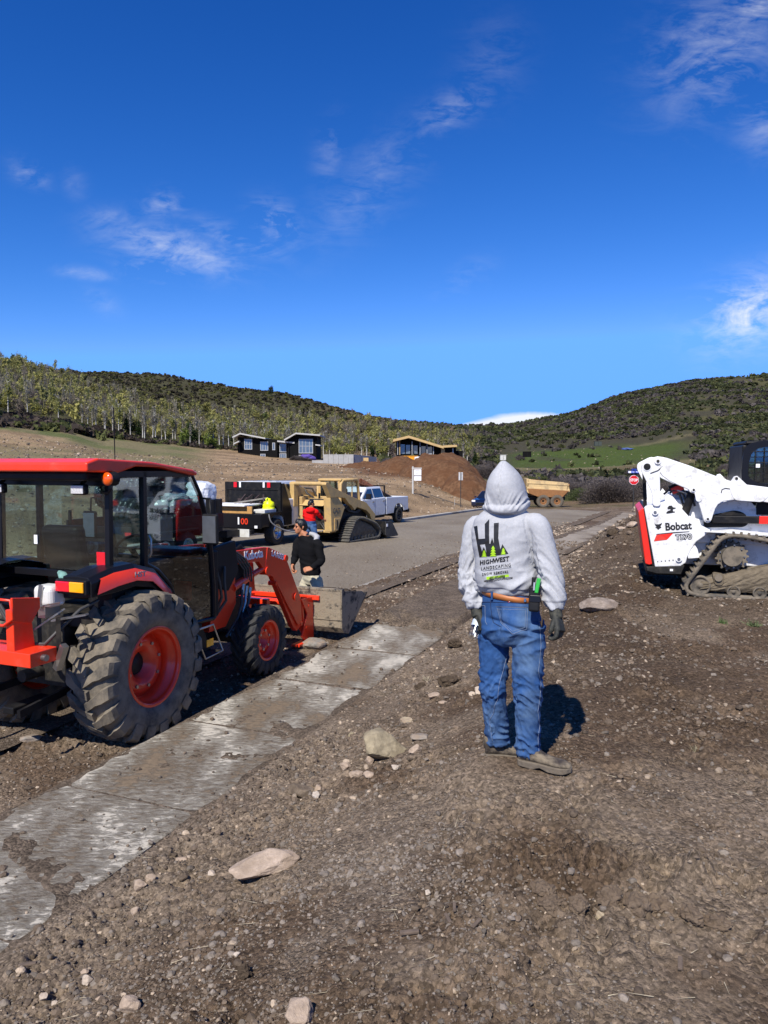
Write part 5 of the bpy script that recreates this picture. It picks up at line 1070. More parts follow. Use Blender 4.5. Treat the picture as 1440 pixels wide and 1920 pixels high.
def dump_truck():
    # side view, facing left; only its body and rear wheels show beside the hooded man
    Y = 80.; s = Y / F; Z = float(CAMZ - (951 - HZ) * s)
    def P(u, v): return (1046 - u) * s, (951 - v) * s
    t = empty('dump_truck', ((1046 - 720) * s, Y, Z), R(180 - 4), 'tan articulated dump truck with an empty high-sided bed and big dusty tyres', 'dump truck')
    W = 2.6
    def pr(nm, pts, y0, y1, m, bev=.02): return MB().prism([P(*q) for q in pts], y0, y1, 'y').build(nm, m, t, bev)
    m_t = mat('dusty_tan_body', rgb(200, 172, 122), .7, var=.12, dirt=(.22, .17, .11), damt=.5, dscale=1.2); m_d = mat('brown_body', rgb(140, 96, 55), .8, var=.2, dscale=1.2)
    for (y0, y1) in ((-W / 2, -W / 2 + .15), (W / 2 - .15, W / 2)):
        pr('bed_side', [(988, 898), (1005, 900), (1061, 905), (1064, 918), (1064, 922), (987, 916), (985, 912)], y0, y1, m_t); pr('bed_lower', [(987, 915), (1062, 919), (1050, 932), (1005, 930), (990, 924)], y0 + .12, y1 + .12, m_d)
        pr('top_rail', [(986, 903), (1062, 907), (1062, 910), (986, 906)], y0 - .05, y1 + .05, m_t); pr('bottom_rail', [(986, 912), (1064, 917), (1064, 921), (986, 916)], y0 - .06, y1 + .06, m_t)
    pr('bed_floor', [(990, 922), (1056, 927), (1050, 931), (995, 928)], -W / 2, W / 2, m_d); pr('headboard', [(985, 897), (989, 897), (991, 925), (986, 922)], -W / 2, W / 2, m_t); pr('tailgate', [(1060, 906), (1064, 907), (1060, 921), (1055, 930)], -W / 2, W / 2, m_d)
    pr('rear_frame', [(960, 930), (1058, 931), (1058, 937), (960, 938)], -.6, .6, M_grease); MB().beam((*P(992, 934)[:1], -W / 2 - .05, P(992, 934)[1]), (P(1020, 916)[0], -W / 2 - .05, P(1020, 916)[1]), .18, .18).build('tipping_ram', m_t, t)
    for (u, yy) in ((1016, -1), (1041, -1), (1016, 1), (1041, 1), (965, -1), (965, 1)):
        x, _ = P(u, 940); wheel(t, 'wheel', (x, yy * (W / 2 - .1), .70), .70, .6, .34, yy, 20, style='block', rim=m_d, tyre=mat('dusty_big_tyre', (.12, .10, .075), .95, var=.3), dish=.12, disc_r=.26, holes=10)
    pr('cab', [(950, 893), (972, 893), (976, 915), (976, 928), (940, 928), (940, 912)], -.9, .9, m_t, .08); pr('cab_window', [(953, 896), (970, 896), (973, 910), (948, 910)], -.93, .93, M_darkglass, .0); pr('bonnet', [(925, 912), (942, 908), (942, 934), (925, 934)], -1.0, 1.0, m_t, .06)
    pr('bed_load', [(992, 901), (1000, 899), (1012, 900), (1030, 905), (1030, 912), (992, 912)], -1, 1, m_d, .05)
dump_truck()
# ------------------------------------------------------------------ people
def spl(P, k=5):
    P = [np.array(p, float) for p in P]; out = []
    for i in range(len(P) - 1):
        p0, p1, p2, p3 = P[max(i - 1, 0)], P[i], P[i + 1], P[min(i + 2, len(P) - 1)]
        for q in range(k):
            t = q / k; out.append(.5 * ((2 * p1) + (p2 - p0) * t + (2 * p0 - 5 * p1 + 4 * p2 - p3) * t ** 2 + (3 * p1 - p0 - 3 * p2 + p3) * t ** 3))
    return out + [P[-1]]
def limb(mb, pts, n=20, k=6):
    """pts: (x, y, z, r)"""
    q = spl([tuple(p[0]) + (p[1],) for p in pts], k); return mb.tube([Vector(p[:3]) for p in q], [max(.003, float(p[3])) for p in q], n)
def loft(mb, secs, n=36, k=5, pw=2.3):
    """secs: centre, half width, half depth, heading (cw from +Y, degrees)"""
    q = spl([tuple(s[0]) + (s[1], s[2], s[3]) for s in secs], k); vs = []
    for p in q:
        h = R(p[5]); rt = Vector((math.cos(h), -math.sin(h), 0)); fw = Vector((math.sin(h), math.cos(h), 0)); c = Vector(p[:3])
        for i in range(n):
            a = 2 * math.pi * i / n; ca, sa = math.cos(a), math.sin(a); e = 2 / pw
            vs.append(c + rt * (math.copysign(abs(ca) ** e, ca) * max(p[3], .004)) + fw * (math.copysign(abs(sa) ** e, sa) * max(p[4], .004)))
    m_ = len(q); fs = [(i * n + j, i * n + (j + 1) % n, (i + 1) * n + (j + 1) % n, (i + 1) * n + j) for i in range(m_ - 1) for j in range(n)]
    mb.add(vs, fs, True); mb.add(vs[:n], [tuple(range(n))[::-1]]); mb.add(vs[-n:], [tuple(range(n))]); return mb
def fuse(mb, voxel, smooth=6, fn=None, name='tmp'):
    """union of the closed shapes as one continuous skin; fn(V, N) may push the vertices about"""
    o = bpy.data.objects.new('tmp', mb.mesh('tmp')); scene.collection.objects.link(o)
    rm = o.modifiers.new('r', 'REMESH'); rm.mode = 'VOXEL'; rm.voxel_size = voxel; rm.use_smooth_shade = True
    sm = o.modifiers.new('s', 'SMOOTH'); sm.factor = .5; sm.iterations = smooth
    dg = bpy.context.evaluated_depsgraph_get(); me = bpy.data.meshes.new_from_object(o.evaluated_get(dg)); bpy.data.objects.remove(o); me.name = name
    if fn is not None:
        n = len(me.vertices); V = np.empty(n * 3, np.float32); me.vertices.foreach_get('co', V); V = V.reshape(-1, 3).astype(float)
        N = np.empty(n * 3, np.float32); me.vertex_normals.foreach_get('vector', N); N = N.reshape(-1, 3).astype(float)
        V = fn(V, N); me.vertices.foreach_set('co', V.astype(np.float32).ravel()); me.update()
    me.polygons.foreach_set('use_smooth', [True] * len(me.polygons)); return me
def ridge(x, y, seed, o=3): return 1 - np.abs(2 * fbm(x, y, seed, o, .5) - 1)
def hand_mesh(mb, wrist, d, palm_n, thumb_side, L=.185, curl=.6, r=1.0):
    """relaxed hand: palm, four bent fingers of unequal length and a thumb leaving the palm's side near its base"""
    wrist = Vector(wrist); d = Vector(d).normalized(); nrm = Vector(palm_n); nrm = (nrm - d * nrm.dot(d)).normalized(); sd_ = d.cross(nrm).normalized() * thumb_side
    pl = L * .52
    for k in (-.030, -.010, .010, .030):
        k2 = k * L / .185; limb(mb, [(wrist + sd_ * k2 * .55, .017 * r), (wrist + d * pl * .5 + sd_ * k2 * 1.0, .0165 * r), (wrist + d * pl + sd_ * k2 * 1.12, .0125 * r)], 10, 3)
    for i, (k, ln) in enumerate(((.034, .44), (.012, .49), (-.011, .46), (-.033, .36))):
        p = wrist + d * pl * .96 + sd_ * k * 1.15 * L / .185; dd = d.copy(); pts = [(p - d * .012, .0112 * r)]; c = curl * (1 + .18 * i)
        for seg, f in enumerate((.42, .32, .26)):
            ang = c * (.8 if seg == 0 else 1.0); dd = (dd * math.cos(ang) + nrm * math.sin(ang)).normalized() if seg == 0 else (dd * math.cos(ang) + (nrm * dd.dot(d) - d * dd.dot(nrm)).normalized() * math.sin(ang)).normalized()
            p = p + dd * ln * L * f; pts.append((p, (.0105 - .0014 * seg) * r))
        limb(mb, pts, 10, 3)
    b = wrist + d * pl * .22 + sd_ * .022; t1 = b + (sd_ * .62 + d * .7 + nrm * .35).normalized() * L * .22; t2 = t1 + (sd_ * .15 + d * .9 + nrm * .5).normalized() * L * .17; t3 = t2 + (d * .8 + nrm * .7 - sd_ * .2).normalized() * L * .13
    limb(mb, [(b, .015 * r), (t1, .0125 * r), (t2, .0115 * r), (t3, .009 * r)], 10, 3); return mb
def head_mesh(mb, c, h, tilt=0, s=1.0):
    """head with brow, nose, mouth, chin and ears; c centre, h heading"""
    a = R(h); rt = Vector((math.cos(a), -math.sin(a), 0)); fw = Vector((math.sin(a), math.cos(a), 0)); up = Vector((0, 0, 1)); c = Vector(c)
    q = lambda x, y, z: c + rt * x * s + fw * y * s + up * z * s
    for (p, r, sc) in (((0, -.012, .025), .088, (.86, 1.06, 1.02)), ((0, .028, -.045), .06, (1.0, .95, 1.15)), ((0, .055, -.085), .030, (1.15, .9, .8))):
        vs0 = len(mb.v); mb.ball((0, 0, 0), r * s, 20, 14)
        for i in range(vs0, len(mb.v)):
            v = mb.v[i]; mb.v[i] = tuple(q(p[0], p[1], p[2]) + rt * v[0] * sc[0] + fw * v[1] * sc[1] + up * v[2] * sc[2])
    limb(mb, [(q(0, .078, .012), .010 * s), (q(0, .092, -.01), .012 * s), (q(0, .104, -.030), .014 * s), (q(0, .086, -.042), .010 * s)], 8, 3)
    for k in (-1, 1):
        limb(mb, [(q(k * .045, .064, .022), .010 * s), (q(k * .018, .078, .026), .011 * s)], 8, 3); limb(mb, [(q(k * .05, .045, -.02), .022 * s), (q(k * .035, .060, -.03), .02 * s)], 8, 3)
        limb(mb, [(q(k * .078, -.005, .012), .010 * s), (q(k * .088, -.018, .008), .014 * s), (q(k * .082, -.008, -.028), .008 * s)], 8, 3)
    for zz in (-.060, -.070): limb(mb, [(q(-.024, .072, zz), .006 * s), (q(0, .082, zz), .0085 * s), (q(.024, .072, zz), .006 * s)], 8, 3)
    limb(mb, [(q(0, -.02, -.05), .058 * s), (q(0, -.03, -.15), .058 * s)], 16, 3); return q
M_skin = mat('skin', rgb(176, 118, 84), .5, var=.12, vscale=25, spec=.4)
M_denim = mat('denim', rgb(44, 78, 126), .85, var=.30, vscale=9, dirt=rgb(100, 124, 150)[:3], damt=.6, dscale=3.2, dlo=.44, dhi=.66, bump=.0008, bscale=700, spec=.15)
M_heather = mat('grey_fleece', rgb(172, 173, 176), .92, var=.10, vscale=90, dirt=rgb(150, 154, 160)[:3], damt=.30, dscale=60, dlo=.45, dhi=.6, bump=.0007, bscale=500, spec=.1)
M_leather = mat('tan_leather', rgb(165, 100, 50), .5, var=.25)
M_boot = mat('muddy_boot', (.040, .030, .022), .75, var=.4, vscale=14, dirt=(.23, .185, .125), damt=.85, dscale=11, dlo=.42, dhi=.60, bump=.003, bscale=60)
M_glove = mat('dark_glove', (.022, .023, .018), .7, var=.4, vscale=30, dirt=(.09, .085, .06), damt=.6, dscale=18, bump=.0012, bscale=150)
M_hair = mat('black_hair', (.008, .007, .006), .45, var=.3, vscale=60, bump=.003, bscale=120)

def boot(parent, heel, toe, zg, ankle, name='boot', s=1.0):
    b = empty(name, (0, 0, 0)); b.parent = parent; heel = Vector(heel); toe = Vector(toe); f = (toe - heel); L = f.length; f.normalize(); sd_ = Vector((-f.y, f.x, 0)).normalized(); an = Vector(ankle)
    q = lambda t, y, z: Vector((heel.x, heel.y, 0)) + Vector((f.x, f.y, 0)) * t * L + sd_ * y + Vector((0, 0, zg + z))
    w = [(.0, .030), (.04, .036), (.15, .040), (.35, .038), (.5, .042), (.68, .052), (.82, .052), (.93, .038), (1.0, .014)]
    mb = MB(); secs = [(.02, .036, .10, .03), (.12, .040, .13, .03), (.25, .041, .125, .03), (.4, .040, .10, .03), (.55, .044, .078, .03), (.7, .050, .068, .03), (.84, .048, .064, .03), (.95, .034, .055, .03), (1.0, .015, .045, .03)]
    vs = []; n = 20
    S = spl(secs, 3)
    for (t, hw, top, bot) in [tuple(x) for x in S]:
        for i in range(n):
            a = 2 * math.pi * i / n; ca, sa = math.cos(a), math.sin(a); vs.append(q(t, math.copysign(abs(ca) ** .75, ca) * hw * s, bot + (top * s - bot) * (.5 + .5 * math.copysign(abs(sa) ** .8, sa))))
    m_ = len(S); mb.add(vs, [(i * n + j, i * n + (j + 1) % n, (i + 1) * n + (j + 1) % n, (i + 1) * n + j) for i in range(m_ - 1) for j in range(n)], True); mb.add(vs[:n], [tuple(range(n))]); mb.add(vs[-n:], [tuple(range(n))])
    limb(mb, [(q(.15, 0, .07), .044 * s), (q(.16, 0, .11), .046 * s), (Vector((an.x, an.y, zg + .20)), .050 * s)], 18, 3)
    def fn(V, N):
        d = .0035 * (fbm(V[:, 0] * 60 + V[:, 2] * 30, V[:, 1] * 60 + V[:, 2] * 40, 5, 3) - .5); return V + N * d[:, None]
    link_mesh('upper', fuse(mb, .005, 5, fn), M_boot, b)
    rnd = random.Random(int(L * 999)); up = []; lo = []
    tt = [.0, .03, .12, .3, .45, .6, .75, .88, .96, 1.01]; ww = [.02, .034, .043, .041, .043, .051, .056, .048, .032, .008]
    ring = [(t, -w_) for t, w_ in zip(tt, ww)] + [(t, w_) for t, w_ in zip(tt[::-1], ww[::-1])]
    for (zz, gr, dst) in ((.0, .0, lo), (.036, .004, up)):
        for (t, w_) in ring: dst.append(q(t, (w_ + math.copysign(gr, w_)) * s, zz + (.012 if .34 < t < .5 and zz == 0 else 0) + (.008 if t > .93 and zz == 0 else 0)))
    k = len(ring); m2 = MB(); m2.add(lo + up, [tuple(range(k))[::-1], tuple(range(k, 2 * k))] + [(i, (i + 1) % k, k + (i + 1) % k, k + i) for i in range(k)])
    m2.build('sole', mat('muddy_sole', (.16, .13, .095), .95, var=.4, vscale=18, bump=.004, bscale=60), b, .004); return b

def glue(bvh, tris2d, to_px, off, name, m, parent, sub=0):
    """print lying on the cloth: 2-D shape mesh mapped on to the body surface seen from behind"""
    me = tris2d; bm = bmesh.new(); bm.from_mesh(me)
    bmesh.ops.triangulate(bm, faces=bm.faces)
    for _ in range(sub):
        long_ = [e for e in bm.edges if e.calc_length() > 4]
        if long_: bmesh.ops.subdivide_edges(bm, edges=long_, cuts=1, use_grid_fill=False); bmesh.ops.triangulate(bm, faces=bm.faces)
    o0 = Vector((0, 0, CAMZ)); bad = []
    for v in bm.verts:
        u, w = to_px(v.co.x, v.co.y); d = Vector(ray(u, w)).normalized(); hit = bvh.ray_cast(o0, d)
        if hit[0] is None: bad.append(v); continue
        n = hit[1]; n = n if n.dot(d) < 0 else -n; v.co = hit[0] + n * off
    if bad: bmesh.ops.delete(bm, geom=bad, context='VERTS')
    bm.to_mesh(me); bm.free(); me.materials.clear(); me.name = name; return link_mesh(name, me, m, parent)
def text2d(s, size, bold=0, align='LEFT', spacing=1.0, shear=0):
    c = bpy.data.curves.new('t', 'FONT'); c.body = s; c.size = size; c.offset = bold; c.align_x = align; c.space_character = spacing; c.shear = shear; c.resolution_u = 2
    o = bpy.data.objects.new('t', c); me = bpy.data.meshes.new_from_object(o); bpy.data.objects.remove(o); return me
def poly2d(polys):
    me = bpy.data.meshes.new('p'); vs = []; fs = []
    for P in polys: b = len(vs); vs += [(p[0], p[1], 0) for p in P]; fs.append(tuple(range(b, b + len(P))))
    me.from_pydata(vs, [], fs); return me
def surf_pts(bvh, pts, off=.003, dense=4):
    out = []; o0 = Vector((0, 0, CAMZ))
    for i in range(len(pts) - 1):
        for k in range(dense + (i == len(pts) - 2)):
            t = k / dense; u = pts[i][0] * (1 - t) + pts[i + 1][0] * t; v = pts[i][1] * (1 - t) + pts[i + 1][1] * t; d = Vector(ray(u, v)).normalized(); h = bvh.ray_cast(o0, d)
            if h[0] is not None: n = h[1] if h[1].dot(d) < 0 else -h[1]; out.append(h[0] + n * off)
    return out
def bvh_of(me): return BVHTree.FromPolygons([v.co for v in me.vertices], [tuple(p.vertices) for p in me.polygons])

def hooded_man():
    t = empty('person', (0, 0, 0), 0, 'person in a grey printed hoodie, blue jeans and muddy boots, seen from behind', 'person')
    # the empty sits between the feet; children keep world coordinates through an inverse offset
    Yf = 4.33; g = at(985, 1432, Yf); t.location = (g.x, g.y, g.z); OFF = Vector(t.location)
    H = 32
    def fin(o): o.location = -OFF if o.parent == t else o.location; return o
    J = lambda u, v, Y=Yf: at(u, v, Y)
    RS, RE, RW = J(1008, 985, 4.22), J(1031, 1078, 4.18), J(1041, 1143, 4.12)
    LS, LE, LW = J(890, 988, 4.46), J(879, 1078, 4.46), J(893, 1143, 4.38)
    RH, RK, RA = J(990, 1175, 4.27), J(990, 1290, 4.24), J(990, 1412, 4.28)
    LH, LK, LA = J(928, 1172, 4.40), J(925, 1285, 4.36), J(934, 1390, 4.43)
    zg = .0
    # --- body under the clothes
    b = MB(); hd = J(948, 912); hq = head_mesh(b, hd, 25, s=.92)
    loft(b, [(J(957, 1190), .12, .08, H), (J(957, 1150), .135, .095, H), (J(952, 1105), .125, .09, H), (J(945, 1030), .145, .10, H), (J(945, 985), .15, .085, H), (J(947, 958), .07, .06, H)], 24, 3)
    for (S, E, W) in ((RS, RE, RW), (LS, LE, LW)): limb(b, [(Vector(S) + (J(945, 985) - S) * .25, .045), (S, .043), (E, .034), (W, .026)], 14, 4)
    for (Hh, K, A) in ((RH, RK, RA), (LH, LK, LA)): limb(b, [(Hh, .07), (K, .05), (A, .035)], 14, 4)
    fin(link_mesh('body', fuse(b, .009, 4), M_skin, t))
    # --- jeans
    j = MB()
    loft(j, [(J(953, 1104), .150, .112, H), (J(954, 1118), .156, .118, H), (J(957, 1145), .170, .134, H + 4), (J(959, 1172), .172, .140, H + 8), (J(958, 1192), .160, .125, H + 10), (J(957, 1204), .10, .09, H + 10)], 40, 5)
    for k in (-1, 1):                                           # seat
        a = R(H + 6); c = J(957, 1168) + Vector((math.cos(a), -math.sin(a), 0)) * .072 * k - Vector((math.sin(a), math.cos(a), 0)) * .052; vs0 = len(j.v); j.ball(tuple(c), .090, 20, 14, (1, 1, 1.12))
    limb(j, [(RH + Vector((-.004, 0, .03)), .094), (RH + Vector((0, 0, -.03)), .098), (RH.lerp(RK, .45), .088), (RK + Vector((0, .0, .02)), .074), (RK.lerp(RA, .4), .070), (RK.lerp(RA, .85), .066), (RA + Vector((.0, 0, .0)), .067)], 26, 6)
    limb(j, [(LH + Vector((0, 0, .03)), .090), (LH + Vector((0, 0, -.03)), .094), (LH.lerp(LK, .45), .084), (LK, .070), (LK.lerp(LA, .4), .068), (LK.lerp(LA, .85), .064), (LA, .066)], 26, 6)
    def jf(V, N):
        x, y, z = V[:, 0], V[:, 1], V[:, 2]; leg = (x > (RK.x + LK.x) / 2).astype(float); K = np.where(leg[:, None] > 0, np.array(RK)[None], np.array(LK)[None]); A = np.where(leg[:, None] > 0, np.array(RA)[None], np.array(LA)[None])
        ang = np.arctan2(y - K[:, 1], x - K[:, 0]); hz = RH.z; cross = sst(hz - .02, hz - .12, z)
        f1 = ridge(ang * .9 + z * 4 + leg * 7, z * 15 + np.sin(ang * 1.5 + leg * 2) * .9, 7, 3) ** 2
        f2 = ridge(ang * .8 + 3 + leg * 5, z * 26 + np.sin(ang + 1) * 1.2, 17, 2) ** 2
        knee = np.exp(-((z - K[:, 2] - .01) / .11) ** 2); ank = np.exp(-((z - A[:, 2] - .05) / .09) ** 2); thigh = np.exp(-((z - hz + .03) / .09) ** 2)
        d = cross * (.017 * (f1 - .35) * (.55 + 1.1 * knee + .5 * thigh) + .016 * (f2 - .3) * (ank * 1.1 + .5 * knee + .18))
        # creases fanning from the crotch and under the seat
        d += thigh * .018 * (ridge(x * 7 + z * 9, z * 17 - x * 6, 31, 2) ** 2 - .3)
        d -= .014 * np.exp(-((z - hz - .012 + .25 * (x - .75)) / .013) ** 2) * sst(4.38, 4.25, y)
        a = R(H + 6); rt = (x - J(957, 1168).x) * math.cos(a) - (y - J(957, 1168).y) * math.sin(a); d -= .020 * np.exp(-(rt / .014) ** 2) * sst(hz - .05, hz + .0, z) * sst(hz + .15, hz + .08, z)
        d += .0035 * (fbm(x * 26 + z * 11, z * 30 + y * 20, 51, 3) - .5)
        # hems flare and stack on the boots
        V2 = V + N * d[:, None]; return V2
    jm = fuse(j, .0065, 5, jf); jo = fin(link_mesh('jeans', jm, M_denim, t))
    bj = bvh_of(jm)
    M_st = mat('stitching', rgb(122, 136, 160), .8, var=.2); M_seam = mat('dark_seam', rgb(30, 48, 84), .9)
    def seam(nm, pts, m, r=.0016, off=.0018, dense=8):
        P = surf_pts(bj, pts, off, dense)
        if len(P) > 1: fin(MB().tube(P, r, 5).build(nm, m, t))
    px = lambda X, Y_: (840 + X / 5.054, 1100 + Y_ / 5.054)
    seam('seam', [px(410, 100), px(405, 180), px(415, 260), px(430, 340), px(500, 380)], M_seam, .0022); seam('seam', [px(300, 145), px(400, 145), px(560, 150), px(760, 160)], M_seam, .0016)
    seam('yoke_seam', [px(285, 180), px(350, 180)], M_st)
    for Q in ([(455, 190), (752, 200), (745, 400), (615, 450), (500, 340), (465, 200)], [(283, 182), (353, 182), (355, 330), (372, 360)]):
        seam('pocket_stitch', [px(*q) for q in Q], M_st, .0013)
    seam('pocket_stitch', [px(*q) for q in [(468, 212), (735, 220), (728, 385), (612, 425), (512, 335), (480, 215)]], M_st, .0010)
    seam('pocket_edge', [px(*q) for q in [(455, 186), (754, 195)]], M_seam, .0022)
    seam('side_seam', [px(*q) for q in [(858, 300), (872, 420), (880, 560), (870, 690), (855, 800), (880, 920), (872, 1040), (850, 1180), (868, 1320), (850, 1440), (860, 1560)]], M_st, .0014)
    seam('inner_seam', [px(*q) for q in [(560, 640), (545, 700), (520, 800), (490, 900), (475, 1000), (470, 1070), (440, 1130), (430, 1200), (395, 1260), (405, 1360), (420, 1460)]], M_st, .0013)
    fin(glue(bj, poly2d([[(0, 0), (9, 1), (9, 5), (0, 4)]]), lambda x, y: (840 + 572 / 5.054 + x * .9, 1100 + 148 / 5.054 - y), .003, 'waist_label', M_red, t, 0))
    fin(glue(bj, poly2d([[(0, 0), (6, .5), (6, 2), (0, 1.5)]]), lambda x, y: (841.5 + 572 / 5.054 + x * .9, 1099 + 148 / 5.054 - y), .004, 'label_print', M_letw, t, 0))
    # belt and loops
    bt = MB(); secs = []
    for dz, o_ in ((.018, .0), (.018, .007), (-.016, .007), (-.016, .0)): secs.append((dz, o_))
    n = 60; vs = []; a = R(H); rt = Vector((math.cos(a), -math.sin(a), 0)); fw = Vector((math.sin(a), math.cos(a), 0)); c0 = J(954, 1114)
    for i in range(n):
        th = 2 * math.pi * i / n; ca, sa = math.cos(th), math.sin(th); e = 2 / 2.3
        for dz, o_ in secs: vs.append(c0 + rt * math.copysign(abs(ca) ** e, ca) * (.154 + o_) + fw * math.copysign(abs(sa) ** e, sa) * (.116 + o_) + Vector((0, 0, dz - .020 * ca)))
    bt.add(vs, [(i * 4 + k, i * 4 + (k + 1) % 4, ((i + 1) % n) * 4 + (k + 1) % 4, ((i + 1) % n) * 4 + k) for i in range(n) for k in range(4)], True); bo = fin(bt.build('belt', M_leather, t))
    bb = BVHTree.FromPolygons([Vector(v) for v in bt.v], bt.f)
    for uu in (923, 984):
        P = surf_pts(bb, [(uu, 1109), (uu, 1124)], .004, 4); 
        if len(P) > 1: fin(MB().tube([P[0] + Vector((0, 0, .012))] + P + [P[-1] - Vector((0, 0, .012))], .007, 6).build('belt_loop', M_denim, t))
    # --- hoodie: torso, sleeves and raised hood in one skin
    h = MB()
    loft(h, [(J(953, 1110), .158, .122, H), (J(952, 1103), .166, .130, H), (J(950, 1085), .178, .140, H), (J(947, 1055), .172, .132, H), (J(944, 1020), .182, .130, H - 2), (J(945, 995), .188, .122, H - 3), (J(946, 975), .172, .112, H - 4), (J(947, 962), .140, .098, H - 5), (J(948, 952), .095, .090, H - 5)], 48, 5)
    limb(h, [(J(985, 985, 4.27), .058), (RS, .064), (RS.lerp(RE, .4) + Vector((.006, 0, 0)), .062), (RE + Vector((.0, 0, 0)), .057), (RE.lerp(RW, .5), .053), (RE.lerp(RW, .86), .050), (RW + (RW - RE).normalized() * .005, .043)], 26, 6)
    limb(h, [(J(912, 985, 4.41), .056), (LS, .060), (LS.lerp(LE, .4) + Vector((-.006, 0, 0)), .058), (LE, .054), (LE.lerp(LW, .5), .051), (LE.lerp(LW, .85), .050), (LW, .042)], 26, 6)
    loft(h, [(J(948, 960), .100, .098, 25), (J(949, 950), .112, .118, 25), (J(950, 938), .119, .132, 25), (J(949, 922), .115, .138, 25), (J(948, 905), .103, .132, 25), (J(947, 890), .082, .112, 25), (J(946, 879), .056, .084, 25), (J(945, 871), .034, .054, 25), (J(944, 865), .015, .024, 25), (J(944, 864), .008, .012, 25)], 40, 5, 2.1)
    limb(h, [(J(908, 950, 4.36), .018), (J(925, 955, 4.25), .022), (J(950, 957, 4.20), .022), (J(975, 953, 4.23), .026), (J(988, 944, 4.30), .026)], 14, 4)   # roll of cloth where the hood meets the back
    def hf(V, N):
        x, y, z = V[:, 0], V[:, 1], V[:, 2]; d = np.zeros(len(x)); P = np.stack([x, y, z], 1)
        def seg(A, B):
            A = np.array(A); B = np.array(B); ab = B - A; tt = np.clip(((P - A) @ ab) / (ab @ ab), 0, 1); q = P - (A + tt[:, None] * ab); return tt, np.linalg.norm(q, axis=1), q
        arm_ = np.zeros(len(x))
        for sgn, (S, E, W) in ((1, (RS, RE, RW)), (-1, (LS, LE, LW))):
            t1, d1, q1 = seg(S, E); t2, d2, q2 = seg(E, W); inarm = (np.minimum(d1, d2) < .088) & ((x - .70) * sgn > .085) & (z < S.z + .06)
            w = inarm.astype(float) * sst(S.z + .02, S.z - .08, z); arm_ = np.maximum(arm_, inarm); ang = np.arctan2(q1[:, 1], q1[:, 0])
            f = ridge(ang * 1.1 + z * 7 + sgn * 5, z * 12 + np.sin(ang * 1.2 + sgn) * 1.6, 3 + sgn, 3) ** 2
            el = np.exp(-((z - E.z) / .09) ** 2); wr = np.exp(-((z - W.z - .07) / .08) ** 2)
            d += w * .022 * (f - .33) * (.35 + .9 * el + 1.1 * wr) * (.5 + 1.1 * fbm(x * 9 + 3, z * 7, 66, 2))
            cuff = sst(W.z + .052, W.z + .045, z) * inarm; d -= cuff * .007; d += cuff * .0014 * np.sin(ang * 46)
        body = (1 - arm_) * sst(J(0, 950).z, J(0, 975).z, z)
        # drag lines from the armpits and slouch above the hem
        zz = z - J(0, 1080).z
        d += body * .020 * (ridge(x * 3.2 + z * 4.0, z * 8 - x * 5.5, 41, 3) ** 2 - .33) * (.45 + .9 * np.exp(-((z - J(0, 1090).z) / .06) ** 2))
        d += body * .017 * (ridge(x * 5 + 2, z * 12 + x * 7, 43, 2) ** 3 - .2) * sst(.84, .92, x) * sst(J(0, 970).z, J(0, 1010).z, z)
        d += body * .006 * np.exp(-((zz + .005 + .03 * np.sin(x * 20)) / .02) ** 2)
        hem = sst(J(0, 1096).z, J(0, 1099).z, z); d -= (1 - arm_) * hem * .006
        # hood: centre seam and swinging folds
        hood = sst(J(0, 957).z, J(0, 948).z, z); c = J(948, 912); a = R(25); rt = (x - c.x) * math.cos(a) - (y - c.y) * math.sin(a); bk = -((x - c.x) * math.sin(a) + (y - c.y) * math.cos(a))
        d -= hood * .006 * np.exp(-((rt + .004 * np.sin(z * 90)) / .0045) ** 2) * sst(0, .04, bk)
        fz = (z - J(0, 950).z)
        d += hood * .015 * (ridge(rt * 9 + 4, fz * 16 - np.abs(rt) * 34 + 2, 71, 2) ** 3 - .25) * sst(.115, .02, fz)
        d += hood * .004 * (fbm(rt * 22, fz * 22, 73, 3) - .5)
        d += .0016 * (fbm(x * 40 + y * 20, z * 44, 91, 3) - .5)
        return V + N * d[:, None]
    hm = fuse(h, .0062, 4, hf)
    bm = bmesh.new(); bm.from_mesh(hm); a = R(25); c = J(948, 912)                                  # the opening for the face
    kill = [v for v in bm.verts if ((v.co.x - c.x) * math.sin(a) + (v.co.y - c.y) * math.cos(a)) > .085 and abs(v.co.z - c.z + .012) < .085 and abs((v.co.x - c.x) * math.cos(a) - (v.co.y - c.y) * math.sin(a)) < .075]
    bmesh.ops.delete(bm, geom=kill, context='VERTS'); bm.to_mesh(hm); bm.free()
    ho = fin(link_mesh('hoodie', hm, M_heather, t)); bh = bvh_of(hm)
    # --- the print on the back
    q4 = lambda X, Y_: (840 + X / 5.054, 840 + Y_ / 5.054)
    hw = [[(247, 745), (280, 736), (291, 862), (352, 858), (350, 720), (392, 674), (390, 800), (392, 905), (402, 908), (418, 850), (437, 905), (434, 860), (436, 713), (482, 708), (477, 850), (497, 960), (516, 910), (572, 1000), (510, 1012), (440, 1020), (300, 1036), (275, 900)]]
    hole = [[(304, 915), (360, 908), (375, 1010), (341, 938), (322, 995)]]
    fin(glue(bh, poly2d([[q4(*p) for p in P] for P in hw]), lambda x, y: (x, y), .0022, 'print', M_letb, t, 3))
    fin(glue(bh, poly2d([[q4(*p) for p in P] for P in [[(308, 918), (352, 912), (368, 990), (341, 938), (326, 978)], ]]), lambda x, y: (x, y), .0032, 'print', M_heather, t, 2))
    lime = mat('lime_print', rgb(160, 205, 30), .6, var=.05)
